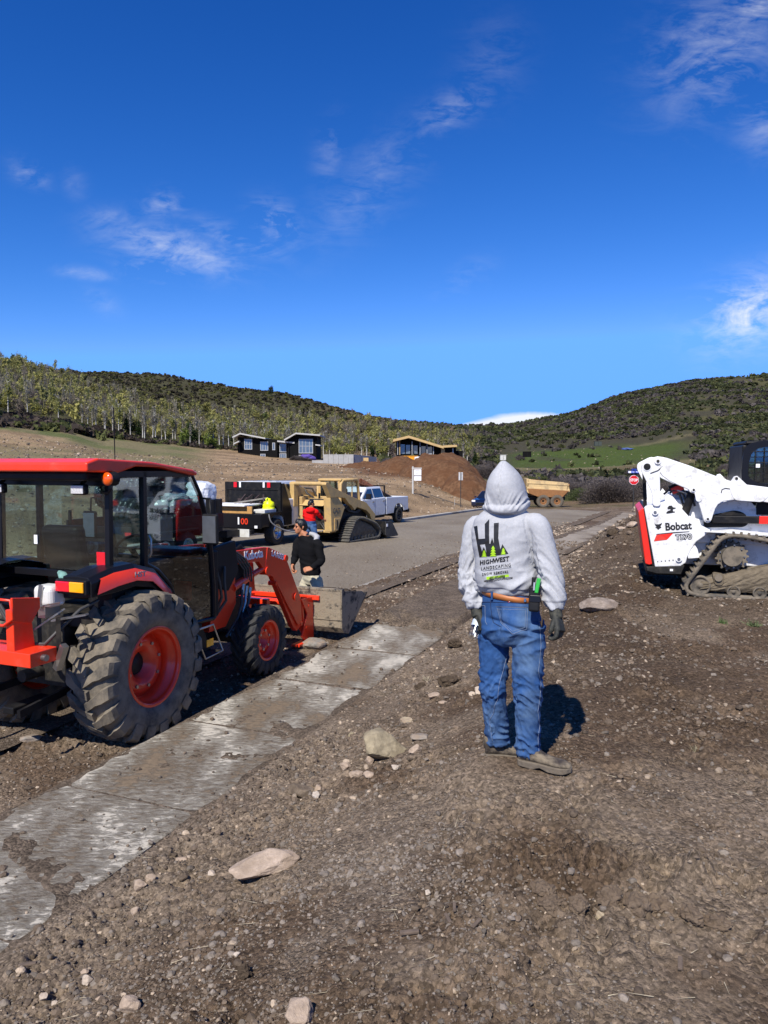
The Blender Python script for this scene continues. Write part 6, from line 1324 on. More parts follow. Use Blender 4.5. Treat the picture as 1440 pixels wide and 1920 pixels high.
    def fir(cx, base, top, w):
        L_ = []; n = 4
        for i in range(n): zt = top + (base - top) * (i + .0) / n; zb = top + (base - top) * (i + 1.15) / n; ww = w * (.38 + .62 * (i + 1) / n); L_.append([(cx, max(top, zt - 6)), (cx + ww, min(zb, base)), (cx - ww, min(zb, base))])
        return L_
    for fr_ in ((347, 1030, 965, 26), (430, 1026, 925, 34), (526, 1008, 945, 26)):
        fin(glue(bh, poly2d([[q4(*p) for p in P] for P in fir(*fr_)]), lambda x, y: (x, y), .0040, 'tree_print', lime, t, 1))
    def line(s, x0, y0, size, slope, bold, m=M_letb, sp=1.0, off=.0024, sx=1.0, shear=0):
        me = text2d(s, size, bold, 'LEFT', sp, shear); fin(glue(bh, me, lambda x, y: (840 + (x0 + x * sx) / 5.054, 840 + (y0 - y + x * sx * slope) / 5.054), off, 'lettering', m, t, 0))
    line('HIGH', 303, 1108, 58, -.13, 2.2, sp=1.08, sx=.88); line('WEST', 430, 1090, 62, -.15, 2.4, sp=1.05, sx=.90)
    line('LANDSCAPING', 314, 1160, 43, -.13, .9, sp=1.28, sx=.80); line('SNOW REMOVAL', 326, 1212, 36, -.12, 1.0, sp=1.3, sx=.72)
    fin(glue(bh, poly2d([[(330, 1166), (600, 1131), (600, 1134), (330, 1169)]]), lambda x, y: (840 + x / 5.054, 840 + y / 5.054), .0024, 'print', M_letb, t, 3))
    fin(glue(bh, poly2d([[(366, 1222), (575, 1196), (578, 1220), (369, 1247)]]), lambda x, y: (840 + x / 5.054, 840 + y / 5.054), .0024, 'print', lime, t, 3))
    line('435-602-0758', 392, 1243, 31, -.115, 1.3, off=.0040, sx=.84, shear=.15); line('HIGHWESTLANDSCAPING.COM', 343, 1270, 24, -.12, .9, sx=.78)
    # --- boots, gloves
    def ftz(p): return p.z
    RHl, RT = J(972, 1438, 4.28), J(1071, 1434, 4.13); LHl, LT = J(908, 1416, 4.44), J(985, 1416, 4.42)
    zr = (RHl.z + RT.z) / 2 - .015; zl = (LHl.z + LT.z) / 2 - .02
    for bt_ in (boot(t, (RHl.x, RHl.y, 0), (RT.x, RT.y, 0), zr, RA), boot(t, (LHl.x, LHl.y, 0), (LT.x, LT.y, 0), zl, LA)): bt_.location = -OFF
    g_ = MB(); limb(g_, [(RW + (RE - RW).normalized() * .02, .036), (RW + (RW - RE).normalized() * .02, .036), (RW + (RW - RE).normalized() * .05, .034)], 16, 3)
    hand_mesh(g_, RW + (RW - RE).normalized() * .03, (RW - RE).normalized() + Vector((.10, -.15, 0)), (-.8, .55, 0), -1, .185, .75, 1.25); fin(link_mesh('glove', fuse(g_, .0035, 3), M_glove, t))
    g_ = MB(); limb(g_, [(LW + (LE - LW).normalized() * .02, .034), (LW + (LW - LE).normalized() * .04, .034)], 16, 3)
    hand_mesh(g_, LW + (LW - LE).normalized() * .03, (LW - LE).normalized() + Vector((0, .05, 0)), (.8, .5, 0), 1, .185, .7, 1.2); fin(link_mesh('glove', fuse(g_, .0035, 3), M_glove, t))
    # --- pouch with a green-handled tool on the belt
    p = empty('tool_pouch', (0, 0, 0), 0, 'black belt pouch on the right hip of the hooded man holding a green-handled tool', 'pouch')
    A = J(1003, 1098, 4.13); B = J(1001, 1147, 4.11); pf = (B - A).normalized()
    MB().beam(A, B, .062, .035, (-.2, -1, 0)).build('pouch_body', M_black, p, .012, 3); MB().beam(A.lerp(B, .35) + Vector((0, -.018, 0)), A.lerp(B, .62) + Vector((0, -.018, 0)), .058, .006, (-.2, -1, 0)).build('pouch_flap', M_gloss, p, .003)
    tl = empty('utility_knife', (0, 0, 0), 0, 'green and black knife handle sticking out of the black hip pouch', 'knife')
    MB().beam(J(1011, 1084, 4.12), J(1005, 1112, 4.11), .022, .018, (-.2, -1, 0)).build('handle', mat('green_handle', rgb(50, 170, 60), .35), tl, .005); MB().beam(J(1001, 1082, 4.13), J(999, 1110, 4.12), .022, .016, (-.2, -1, 0)).build('grip', M_black, tl, .005)
    MB().beam(J(1002, 1092, 4.11), J(1001, 1107, 4.10), .009, .004, (-.2, -1, 0)).build('clip', M_steel, tl)
    MB().tube([J(1012, 1120, 4.14), J(1018, 1140, 4.13), J(1016, 1175, 4.13), J(1013, 1165, 4.13)], .004, 5).build('cord', mat('tan_cord', (.08, .055, .03), .8), p)
    # --- bottle in the left hand
    bo_ = empty('water_bottle', (0, 0, 0), 0, 'clear plastic water bottle held in the left hand of the hooded man', 'bottle')
    mg = glass('clear_plastic', (.93, .95, .97, 1), .15, .2); c0 = J(887, 1196, 4.33); ax = (J(898, 1160, 4.38) - c0).normalized()
    MB().lathe([(0, .0), (.0, .020), (.006, .030), (.02, .033), (.035, .031), (.05, .033), (.065, .031), (.08, .033), (.10, .033), (.13, .030), (.15, .018), (.165, .013), (.18, .013)], c0, ax, 20).build('bottle_body', mg, bo_)
    MB().cyl(c0 + ax * .175, c0 + ax * .195, .015, n=14).build('cap', M_letw, bo_); MB().lathe([(.07, .0335), (.115, .0335)], c0, ax, 20).build('bottle_label', mat('blue_label', (.5, .56, .62), .4), bo_)
hooded_man()

def dressed(label, J, heads, torso, arms, legs, mt, ml, hs=1.0, hood=None, gloves=(None, None), vox=.012, curl=.5, shoes=M_boot):
    """a further-off figure: continuous body, jacket, trousers, hair, shoes"""
    hip = legs[0][0].lerp(legs[1][0], .5); feet = [l[3] for l in legs]; g = (feet[0] + feet[1]) / 2
    t = empty('person', (g.x, g.y, min(f.z for f in feet)), 0, label, 'person'); OFF = Vector(t.location)
    def fin(o): o.location = -OFF; return o
    b = MB(); q = head_mesh(b, heads[0], heads[1], s=hs)
    loft(b, [(s_[0], s_[1] * .8, s_[2] * .8, s_[3]) for s_ in torso], 24, 3)
    limb(b, [(Vector(heads[0]) - Vector((0, 0, .06)), .05), (Vector(torso[-1][0]), .06)], 12, 2)
    for k, (S, E, W, hd, pn, ts) in enumerate(arms):
        limb(b, [(S, .04), (E, .035), (W, .027)], 12, 4); hand_mesh(b, W, hd, pn, ts, .18, curl, 1.1)
    for (Hh, K, A, Ft) in legs: limb(b, [(Hh, .07), (K, .05), (A, .04)], 12, 4)
    fin(link_mesh('body', fuse(b, .0065, 3), M_skin, t))
    def wr(V, N):
        x, y, z = V.T; d = .016 * (ridge(x * 4 + y * 4 + z * 3, z * 11 + x * 3, 5, 3) ** 2 - .35); return V + N * d[:, None]
    j = MB(); loft(j, torso, 36, 4)
    for (S, E, W, *_r) in arms: limb(j, [(Vector(torso[-2][0]).lerp(S, .6), .055), (S, .068), (S.lerp(E, .5), .062), (E, .056), (E.lerp(W, .6), .048), (W, .038)], 18, 4)
    fin(link_mesh('jacket', fuse(j, vox, 3, wr), mt, t))
    l = MB(); h0 = torso[0]; loft(l, [(h0[0] + Vector((0, 0, .06)), h0[1] * .90, h0[2] * .88, h0[3]), (h0[0], h0[1] * .94, h0[2] * .95, h0[3]), (hip, .165, .125, h0[3]), (hip - Vector((0, 0, .07)), .12, .10, h0[3])], 30, 4)
    for (Hh, K, A, Ft) in legs: limb(l, [(Hh, .098), (Hh.lerp(K, .4), .090), (K, .074), (K.lerp(A, .5), .070), (A, .064)], 20, 5)
    fin(link_mesh('trousers', fuse(l, vox, 3, wr), ml, t))
    hr = MB(); vs0 = 0
    for (p, r) in (((0, -.022, .040), .094), ((0, -.055, .0), .075), ((0, .035, .085), .050)): c = q(*p); hr.ball(tuple(c), r * hs, 18, 12)
    hm = fuse(hr, .008, 3, lambda V, N: V + N * (.010 * (fbm(V[:, 0] * 50, V[:, 2] * 50, 4, 3) - .5))[:, None])
    fin(link_mesh('hair', hm, M_hair, t))
    for k in (-1, 1):
        c = q(k * .030, .0815, .004); fin(MB().ball(tuple(c), .009 * hs, 8, 6, (1.3, 1, .7)).build('eye', mat('eye', (.03, .02, .015), .2), t)); 
        a, b2 = q(k * .046, .082, .026), q(k * .016, .092, .024); fin(MB().tube([a, a.lerp(b2, .5) + Vector((0, 0, .004)), b2], .0045 * hs, 6).build('eyebrow', M_hair, t))
    for (Hh, K, A, Ft) in legs:
        f = Ft[1] if isinstance(Ft, tuple) else None
    if hood:
        hb = MB(); limb(hb, hood, 16, 4); fin(link_mesh('hood', fuse(hb, .009, 3, wr), mat('grey_hood', rgb(165, 165, 165), .9, var=.1), t))
    return t, OFF
def two_men():
    # walking man in black
    Y = 11.5; J = lambda u, v, dy=0: at(u, v, Y + dy); H = 238
    def gz(p): return zat(p.x, p.y)
    hd = J(563, 988); sh = [J(559, 1016, .12), J(597, 1020, -.14)]
    torso = [(J(583, 1076), .175, .13, H), (J(582, 1066), .185, .14, H), (J(579, 1045), .18, .13, H), (J(577, 1026), .195, .125, H), (J(576, 1014), .17, .11, H), (J(573, 1004), .09, .085, H)]
    arms = [(sh[0], J(553, 1046, .10), J(549, 1059, .0), Vector((.05, -.05, -1)), (.7, -.3, 0), 1), (sh[1], J(602, 1052, -.2), J(585, 1066, -.38), Vector((-.9, -.1, -.1)), (-.1, .5, -.6), -1)]
    hl, hr_ = J(592, 1086, -.06), J(578, 1086, .06)
    kl, kr = J(600, 1128, -.1), J(562, 1124, .05); al, ar = J(607, 1166, .05), J(548, 1166, .0)
    zl, zr = gz(al), gz(ar); al.z = zl + .12; ar.z = zr + .12
    kh = mat('khaki', rgb(196, 188, 160), .85, var=.2, dirt=(.25, .22, .16), damt=.4)
    bk = mat('black_fleece', (.007, .007, .008), .9, var=.2, spec=.1)
    fl, fr = Vector((al.x, al.y, zl)), Vector((ar.x, ar.y, zr))
    t, OFF = dressed('person with short black hair in a black jacket and khaki trousers walking behind the bucket', J, (hd, 242), torso, arms, [(hl, kl, al, fl), (hr_, kr, ar, fr)], bk, kh, .96,
            [(J(590, 1016, -.1), .035), (J(594, 1007, -.02), .045), (J(585, 1002, .08), .045), (J(575, 1003, .1), .035), (J(569, 1008, -.02), .024)], curl=.7)
    d = Vector((-.82, -.57, 0))
    for a, z in ((al, zl), (ar, zr)): b = boot(t, a - d * .08, a + d * .20, z, a + Vector((0, 0, .05)), 'shoe'); b.location = -OFF
    # man in red at the engine of the tan loader
    base = rpt(588, 1030); Y = base.y; J = lambda u, v, dy=0: at(u, v, Y + dy); H = 40
    hd = J(584, 945, .1); torso = [(J(582, 977), .17, .13, H), (J(581, 971), .18, .145, H), (J(581, 964), .19, .14, H), (J(582, 957), .20, .12, H), (J(583, 952), .10, .09, H)]
    arms = [(J(572, 959, .1), J(571, 968, .2), J(578, 974, .5), Vector((.5, .5, 0)), (0, 0, -1), 1), (J(592, 959, -.1), J(598, 966, .0), J(604, 972, .25), Vector((.7, .4, -.3)), (0, 0, -1), -1)]
    hl, hr_ = J(577, 984, .1), J(587, 984, -.05); al, ar = J(578, 1010, .05), J(590, 1010, -.1)
    for a in (al, ar): a.z = base.z + .10
    t, OFF = dressed('person in a red hooded top and blue jeans reaching into the tan loader engine', J, (hd, 55), torso, arms, [(hl, hl.lerp(al, .5) + Vector((.03, .03, 0)), al, Vector((al.x, al.y, base.z))), (hr_, hr_.lerp(ar, .5) + Vector((.03, .03, 0)), ar, Vector((ar.x, ar.y, base.z)))],
            mat('red_fleece', rgb(222, 28, 28), .9, var=.12, spec=.1), M_denim, .95, None, vox=.016)
    hb = MB(); limb(hb, [(J(575, 958, -.1), .05), (J(582, 957, -.18), .075), (J(590, 957, -.12), .05)], 14, 3); o = link_mesh('hood', fuse(hb, .014, 3), bpy.data.materials['red_fleece'], t); o.location = -OFF
    d = Vector((.64, .77, 0))
    for a in (al, ar): b = boot(t, a - d * .08, a + d * .20, base.z, a + Vector((0, 0, .05)), 'shoe'); b.location = -OFF
two_men()
# ------------------------------------------------------------------ houses and works on the hillside
M_bclad = mat('black_cladding', (.007, .007, .007), .85, var=.3, vscale=1.5, spec=.1); M_roofedge = mat('white_fascia', (.44, .43, .40), .6, var=.05); M_woodroof = mat('bare_wood_edge', rgb(190, 160, 108), .7, var=.12, vscale=1)
M_conc = mat('cast_concrete', (.36, .355, .34), .85, var=.2, vscale=.6, dirt=(.26, .25, .23), damt=.5, dscale=.9)
M_wglass = mat('window_glass', (.10, .13, .16), .08, var=.4, vscale=1.2, spec=.9, coat=1.)
M_frame = mat('grey_window_frame', (.35, .36, .37), .5)
def house_box(t, name, u0, u1, v0, v1, Y, dep, m, back=0, bevel=0):
    a = at(u0, v0, Y); b = at(u1, v1, Y)
    return MB().box(a.x, b.x, Y + back, Y + back + dep, b.z, a.z).build(name, m, t, bevel)
def roof_line(t, name, pts, Y, dep, over, th, m):
    P = [(at(u, v, Y).x, at(u, v, Y).z) for u, v in pts]; poly = P + [(x, z - th) for x, z in P[::-1]]
    return MB().prism(poly, Y - over, Y + dep, 'y').build(name, m, t)
def wall_poly(t, name, pts, Y, dep, m): return MB().prism([(at(u, v, Y).x, at(u, v, Y).z) for u, v in pts], Y, Y + dep, 'y').build(name, m, t)
def window(t, u0, u1, v0, v1, Y, nx, ny):
    a = at(u0, v0, Y); b = at(u1, v1, Y); f = MB(); w = .14; y0, y1 = Y - .10, Y + .02
    f.box(a.x, b.x, y0, y1, a.z - w, a.z); f.box(a.x, b.x, y0, y1, b.z, b.z + w); f.box(a.x, a.x + w, y0 + .01, y1, b.z + w, a.z - w); f.box(b.x - w, b.x, y0 + .01, y1, b.z + w, a.z - w)
    for i in range(1, nx): x = a.x + (b.x - a.x) * i / nx; f.box(x - .05, x + .05, y0 + .02, y1, b.z + w, a.z - w)
    for i in range(1, ny): z = b.z + (a.z - b.z) * i / ny; f.box(a.x + w, b.x - w, y0 + .03, y1, z - .05, z + .05)
    fr = f.build('window', M_frame, t)
    for i in range(nx):
        xa = a.x + (b.x - a.x) * i / nx; xb = a.x + (b.x - a.x) * (i + 1) / nx
        MB().box(xa + .06, xb - .06, Y - .04, Y - .02, b.z + w, a.z - w).build('pane', M_wglass, fr)
def house_one():
    Y = 150.; t = empty('house', tuple(at(520, 866, Y)), 0, 'black clad modern house with two angled white-edged roofs and grey windows', 'house'); t.location = (0, 0, 0)
    wall_poly(t, 'wall', [(446, 819), (478, 821), (520, 824), (520, 870), (446, 870)], Y, 9, M_bclad)
    house_box(t, 'link_wall', 520, 542, 829, 870, Y + .8, 7, M_bclad)
    wall_poly(t, 'wall', [(539, 821), (556, 813), (594, 816), (594, 866), (539, 866)], Y - .6, 10, M_bclad)
    roof_line(t, 'roof', [(438, 819), (452, 812), (499, 821)], Y, 11, 1.2, .28, M_roofedge); roof_line(t, 'roof', [(534, 824), (556, 811.5), (601, 815)], Y - .6, 12, 1.2, .30, M_roofedge)
    roof_line(t, 'porch_roof', [(440, 831), (450, 826.5)], Y - .5, 4, 1, .25, M_roofedge); roof_line(t, 'porch_roof', [(521, 826), (553, 829)], Y, 6, .9, .3, M_roofedge); roof_line(t, 'porch_roof', [(592, 833), (601, 834)], Y - .6, 4, .8, .25, M_roofedge)
    for a in ((458, 473, 823, 843, 3, 2), (488, 503, 828, 845, 3, 1), (510.5, 516, 830, 844, 1, 1), (524, 537, 831, 848, 3, 2), (524, 537, 850, 862, 3, 1), (488, 498, 851, 862, 2, 1)): window(t, *a[:4], Y + (.78 if 520 < a[0] < 540 else 0), *a[4:])
    window(t, 560, 587, 823, 850, Y - .6, 4, 2)
    house_box(t, 'base', 459, 481, 860, 869, Y - .4, .3, M_conc); house_box(t, 'base', 447, 455, 851, 868, Y - .5, .3, M_roofedge); house_box(t, 'terrace', 560, 583, 853, 857, Y - 1.6, 1, M_roofedge)
    for u in (448, 541, 592): house_box(t, 'post', u, u + 1.2, 824, 868, Y - .9, .15, M_bclad)
def house_two():
    Y = 195.; t = empty('house', (0, 0, 0), 0, 'long black framed house under a pale timber-edged sloping roof', 'house')
    wall_poly(t, 'wall', [(744, 826), (770, 820), (829, 839), (832, 866), (744, 866)], Y + 1.2, 12, M_bclad); house_box(t, 'wing_wall', 831, 855, 838, 868, Y, 9, M_bclad); house_box(t, 'annex', 852, 868, 845, 866, Y + 1, 8, M_bclad)
    roof_line(t, 'roof', [(737, 824), (766, 817), (831, 837)], Y, 14, 1.6, .62, M_woodroof); roof_line(t, 'roof', [(830, 835.5), (856, 834)], Y - .3, 10, 1.2, .55, M_woodroof)
    for k, u in enumerate((745, 749, 772, 787, 800, 812)): house_box(t, 'post', u, u + 1.3, 824 + k * 1.6, 853 + k * .4, Y - .2, .25, M_frame if k not in (1,) else M_woodroof)
    for k, u in enumerate((750, 760, 774, 789, 801)): house_box(t, 'window', u + 1, u + 9, 833 + k * 1.2, 851, Y + 1.12, .06, M_wglass)
    house_box(t, 'timber_door', 827, 834, 841, 852, Y - .4, .2, M_woodroof); house_box(t, 'gable_post', 848, 850.5, 840, 852, Y - .3, .2, M_frame)
    house_box(t, 'terrace_wall', 744, 800, 853, 866, Y - .8, .8, M_bclad)
house_one(); house_two()
def concrete_box():
    Y = 130.; t = empty('foundation', (0, 0, 0), 0, 'pale cast concrete foundation box between the two black houses', 'foundation')
    xs = np.linspace(606, 663, 7)
    for i in range(6): house_box(t, 'panel', xs[i] + .12, xs[i + 1] - .12, 852 + (.0), 884, Y + .01 * (i % 2), .3, M_conc)
    a = at(663, 852, Y); b = at(663, 884, Y)
    for i in range(3): MB().add([(a.x + .02 + i * 1.3, Y + .2 + i * 2.6, b.z), (a.x + 1.3 + i * 1.3, Y + 2.75 + i * 2.6, b.z), (a.x + 1.3 + i * 1.3, Y + 2.75 + i * 2.6, a.z - .15 * i - .1), (a.x + .02 + i * 1.3, Y + .2 + i * 2.6, a.z - .15 * i), (a.x - .3 + i * 1.3, Y + .4 + i * 2.6, b.z), (a.x + 1.0 + i * 1.3, Y + 3 + i * 2.6, b.z), (a.x + 1.0 + i * 1.3, Y + 3 + i * 2.6, a.z - .15 * i - .1), (a.x - .3 + i * 1.3, Y + .4 + i * 2.6, a.z - .15 * i)], [(0, 1, 2, 3), (5, 4, 7, 6), (3, 2, 6, 7), (0, 3, 7, 4), (1, 5, 6, 2)]).build('side_panel', M_conc, t)
    MB().box(a.x + 1.6, a.x + 2.5, Y + 3.4, Y + 3.5, b.z, b.z + 2.4).build('door_opening', M_woodroof, t)
    w = empty('low_wall', (0, 0, 0), 0, 'low pale concrete wall stepping down left of the foundation box', 'wall'); house_box(w, 'panel', 566, 606, 869, 876, Y - 1, .4, M_conc); house_box(w, 'panel', 585, 606, 863, 870, Y, .4, M_conc)
concrete_box()
def clump(name, u, v, w, h, Y, m, label, cat, seed=1, amp=.3):
    c = at(u, v, Y); c.z = max(c.z, zat(c.x, c.y) + h * .2); bm = bmesh.new(); bmesh.ops.create_icosphere(bm, subdivisions=3, radius=.5)
    for q in bm.verts: q.co = Vector((q.co.x * w, q.co.y * w * .8, q.co.z * h)) * (1 + amp * mnoise.noise(q.co * 4 + Vector((seed, seed, 0))))
    me = bpy.data.meshes.new(name); bm.to_mesh(me); bm.free(); return tag(link_mesh(name, me, m, None, c), label, cat)
clump('tarp', 575, 862, 3.2, 1.6, 142, mat('purple_tarp', rgb(84, 66, 140), .8), 'purple tarp heap in front of the left black house', 'tarp', 3, .5)
clump('tarp', 1176, 842, 3.8, .8, 262, mat('blue_tarp', rgb(80, 100, 160), .8), 'faded blue tarp lying by the track on the green hillside', 'tarp', 7, .5)
def far_box(name, u, v, w, h, Y, m, label, cat, parts=()):
    c = at(u, v, Y); z = c.z; t = empty(name, (c.x, c.y, z), 0, label, cat); MB().box(-w / 2, w / 2, -.6, .6, 0, h).build('cabinet', m, t, .05)
    MB().box(-w / 2 - .06, w / 2 + .06, -.66, .66, h, h + .12).build('lid', m, t, .03); MB().box(-.04, .04, -.63, -.6, .1, h - .1).build('door_seam', M_black, t); return t
far_box('utility_box', 988, 857, 2.8, 1.8, 258, M_bclad, 'dark utility box at the left end of the hillside track', 'utility box'); far_box('utility_box', 1121, 836, 2.6, 1.6, 285, mat('grey_green', (.05, .06, .05), .7), 'small grey utility box high on the green grass slope', 'utility box')
far_box('tank', 943, 863, 1.7, 1.5, 225, M_whitepl, 'small white tank above the hooded head on the hillside', 'tank')
for k, (u, lab) in enumerate(((692, 'white portable toilet right of the concrete foundation'), (702, 'blue portable toilet right of the concrete foundation'))):
    c = at(u, 876, 140); t = empty('portable_toilet', (c.x, c.y, c.z), 0, lab, 'toilet'); mm = (M_whitepl, mat('blue_plastic', rgb(60, 110, 170), .5))[k]
    MB().box(-.55, .55, -.55, .55, -.3, 1.1).build('cabin', mm, t, .04); MB().prism([(-.6, 1.1), (.6, 1.1), (0, 1.3)], -.6, .6, 'y').build('roof', M_whitepl, t); MB().box(-.4, .4, -.57, -.55, -.2, .95).build('door', mm, t, .01)
def orange_machine():
    c = at(768, 866, 170); t = empty('skip', (c.x, c.y, c.z), 0, 'orange-yellow skip parked before the long timber-roofed house', 'skip'); m = mat('site_orange', rgb(235, 160, 30), .5)
    MB().prism([(-1.6, 0), (1.7, 0), (1.9, 1.25), (.6, 1.35), (-2.0, 1.3)], -1, 1, 'y').build('tub', m, t, .05); MB().box(-2.0, 1.9, -1.06, 1.06, 1.25, 1.36).build('rim', m, t, .02)
    for x in (-.8, 0, .8): MB().box(x, x + .1, -1.07, -1.0, .1, 1.25).build('rib', m, t)
orange_machine()
def hill_pickup():
    c = at(800, 868, 165); t = empty('pickup_truck', (c.x, c.y, c.z + .1), R(-8), 'tiny white pickup truck parked below the timber-roofed house', 'pickup truck')
    MB().prism([(-2.6, .5), (-2.6, 1.2), (.2, 1.2), (.25, 1.25), (1.7, 1.2), (2.5, 1.1), (2.6, .5)], -.95, .95, 'y').build('body', M_tw, t, .06); MB().prism([(.1, 1.2), (.25, 1.85), (1.2, 1.85), (1.75, 1.2)], -.8, .8, 'y').build('cabin', M_darkglass, t, .05); MB().box(.2, 1.25, -.78, .78, 1.84, 1.9).build('roof', M_tw, t, .03)
    for x in (-1.6, 1.7):
        for s_ in (-1, 1): MB().cyl((x, s_ * .75, .42), (x, s_ * .98, .42), .42, n=20).build('wheel', M_rubber2, t)
    MB().box(-2.2, -.2, -.7, .7, 1.2, 1.35).build('load', M_conc, t)
hill_pickup()
# ---- heaps of brown earth
M_earth = mat('brown_earth', (.135, .072, .038), .95, var=.5, vscale=3.0, dirt=(.10, .046, .022), damt=.8, dscale=.5, dlo=.44, dhi=.6, bump=.05, bscale=6, spec=.1)
def heap(u, vt, vb, hw, Y, depth, label, seed, flat=.5):
    top = at(u, vt, Y); n = 70; L_ = hw / F * Y; xs = np.linspace(-1.6, 1.6, n); ys = np.linspace(-1.6, 1.6, n); XX, YY = np.meshgrid(xs, ys, indexing='ij'); X = top.x + XX * L_; Yy = Y + YY * depth
    r = np.sqrt(XX ** 2 + YY ** 2) * (1 + .35 * (fbm(XX * 1.3 + seed, YY * 1.3, seed) - .5)); prof = np.clip(1 - r / 1.45, 0, 1) ** .95; prof = .78 * np.tanh(prof * 1.9) / np.tanh(1.9) + .22 * prof
    g = height(X, Yy, False); hgt = top.z - float(g[n // 2, n // 2]); Z = g - .15 + prof * (hgt + .15) * (1 + .22 * (fbm(X * .5, Yy * .5, seed + 3, 4) - .5)) + (.8 * (fbm(X * .9, Yy * .9, seed + 9, 5, .65) - .5) + .3 * (ridge(X * .5 + Yy * .3, Yy * .7, seed, 3) - .6)) * sst(0, .15, prof)
    V = np.stack([X.ravel(), Yy.ravel(), Z.ravel()], 1); i = np.arange(n - 1)[:, None] * n; j = np.arange(n - 1)[None]; Fc = np.stack([i + j, i + n + j, i + n + j + 1, i + j + 1], -1).reshape(-1, 4)
    o = link_mesh('dirt_pile', mesh_np('dirt_pile', V, Fc, True), M_earth); tag(o, label, 'dirt pile', 'heaps of brown earth below the houses')
heap(845, 853, 930, 62, 84, 6.5, 'largest reddish brown earth heap, left of the hooded head', 3); heap(757, 857, 905, 44, 92, 5, 'brown earth heap with a rounded top behind the white estate sign', 8); heap(705, 868, 900, 46, 98, 4.5, 'low brown earth heap right of the concrete foundation', 14)
heap(885, 885, 940, 45, 76, 4.5, 'low spread of brown earth running down towards the dark car', 21)

# ---- signs
def stop_sign():
    Y = 57.; c = at(1188.5, 900, Y); g = zat(c.x, c.y); t = empty('stop_sign', (c.x, c.y, g), 0, 'red octagonal stop sign with a blue street name blade on a thin post', 'sign')
    z = c.z - g; MB().cyl((0, .03, -.3), (0, .03, z + 1.0), .035, n=8).build('post', mat('dark_post', (.03, .03, .03), .6), t); r = .385
    oc = lambda r: [(math.cos(R(22.5 + 45 * k)) * r, z + math.sin(R(22.5 + 45 * k)) * r) for k in range(8)]
    MB().prism(oc(r), -.012, .0, 'y').build('sign_border', M_letw, t); MB().prism(oc(r * .93), -.018, -.012, 'y').build('sign_face', mat('stop_red', rgb(205, 25, 30), .4, var=.03), t)
    text('STOP', .29, M_letw, t, (0, -.022, z - .10), (R(90), 0, 0), align='CENTER', bold=.008, sx=.82)
    MB().box(-.45, .50, -.01, .01, z + .53, z + .69).build('street_blade', mat('street_blue', rgb(20, 70, 190), .4, var=.03), t); MB().box(-.44, -.22, -.014, -.01, z + .54, z + .68).build('blade_patch', M_letw, t)
    text('Meadow Dr', .15, M_letw, t, (-.17, -.014, z + .565), (R(90), 0, 0), bold=.002, sx=.62) if False else [MB().box(-.16 + k * .075, -.16 + k * .075 + (.05 if k % 3 else .03), -.014, -.010, z + .58, z + (.64 if k % 2 else .66)).build('street_letter', M_letw, t) for k in range(8)]
    MB().box(-.02, .02, -.45, .5, z + .72, z + .86).build('cross_blade', bpy.data.materials['street_blue'], t)
stop_sign()
def parking_sign():
    c = at(864, 893, 60); g = zat(c.x, c.y); z = c.z - g; t = empty('road_sign', (c.x, c.y, g), 0, 'back of a small white road sign on a thin dark post', 'sign')
    MB().cyl((0, 0, -.2), (0, 0, z + .3), .03, n=8).build('post', bpy.data.materials['dark_post'], t); MB().box(-.17, .17, .03, .04, z - .32, z + .32).build('sign_plate', mat('grey_plate', (.5, .5, .5), .5), t, .002); MB().box(-.025, .025, -.035, -.0, z - .32, z + .32).build('bracket', bpy.data.materials['dark_post'], t)
parking_sign()
def estate_sign():
    c = at(782, 889, 60); g = zat(c.x, c.y); z = c.z - g; t = empty('estate_sign', (c.x, c.y, g), R(-8), 'white wooden post with hanging white estate boards on the bank', 'sign')
    MB().box(-.40, -.28, -.05, .05, -.3, z + .62).build('post', M_roofedge, t, .005); MB().box(-.42, .38, -.045, .045, z + .42, z + .52).build('arm', M_roofedge, t, .005)
    MB().box(-.24, .34, -.02, .02, z - .1, z + .38).build('board', M_letw, t); MB().box(-.24, .34, -.02, .02, z - .52, z - .16).build('lower_board', M_letw, t); MB().box(-.24, .34, -.024, .024, z - .16, z - .11).build('bar', M_black, t)
    for k in range(3): MB().box(-.14, .2 - .06 * k, -.024, -.02, z + .27 - k * .12, z + .30 - k * .12).build('printed_line', mat('grey_print2', (.3, .3, .32), .5), t)
estate_sign()
c = at(838, 917, 62); tag(MB().beam((c.x - 1.3, c.y + 1, zat(c.x - 1.3, c.y + 1) + .12), (c.x + 1.2, c.y - .6, zat(c.x + 1.2, c.y - .6) + .06), .14, .06).build('plank', mat('weathered_plank', (.10, .08, .06), .9), None), 'weathered plank lying on the bank below the earth heaps', 'plank')
tag(MB().cyl((c.x + .6, c.y - .6, zat(c.x + .6, c.y - .6)), (c.x + .6, c.y - .6, zat(c.x + .6, c.y - .6) + .5), .02, n=6).build('stake', M_roofedge, None), 'short white survey stake beside the weathered plank', 'stake')

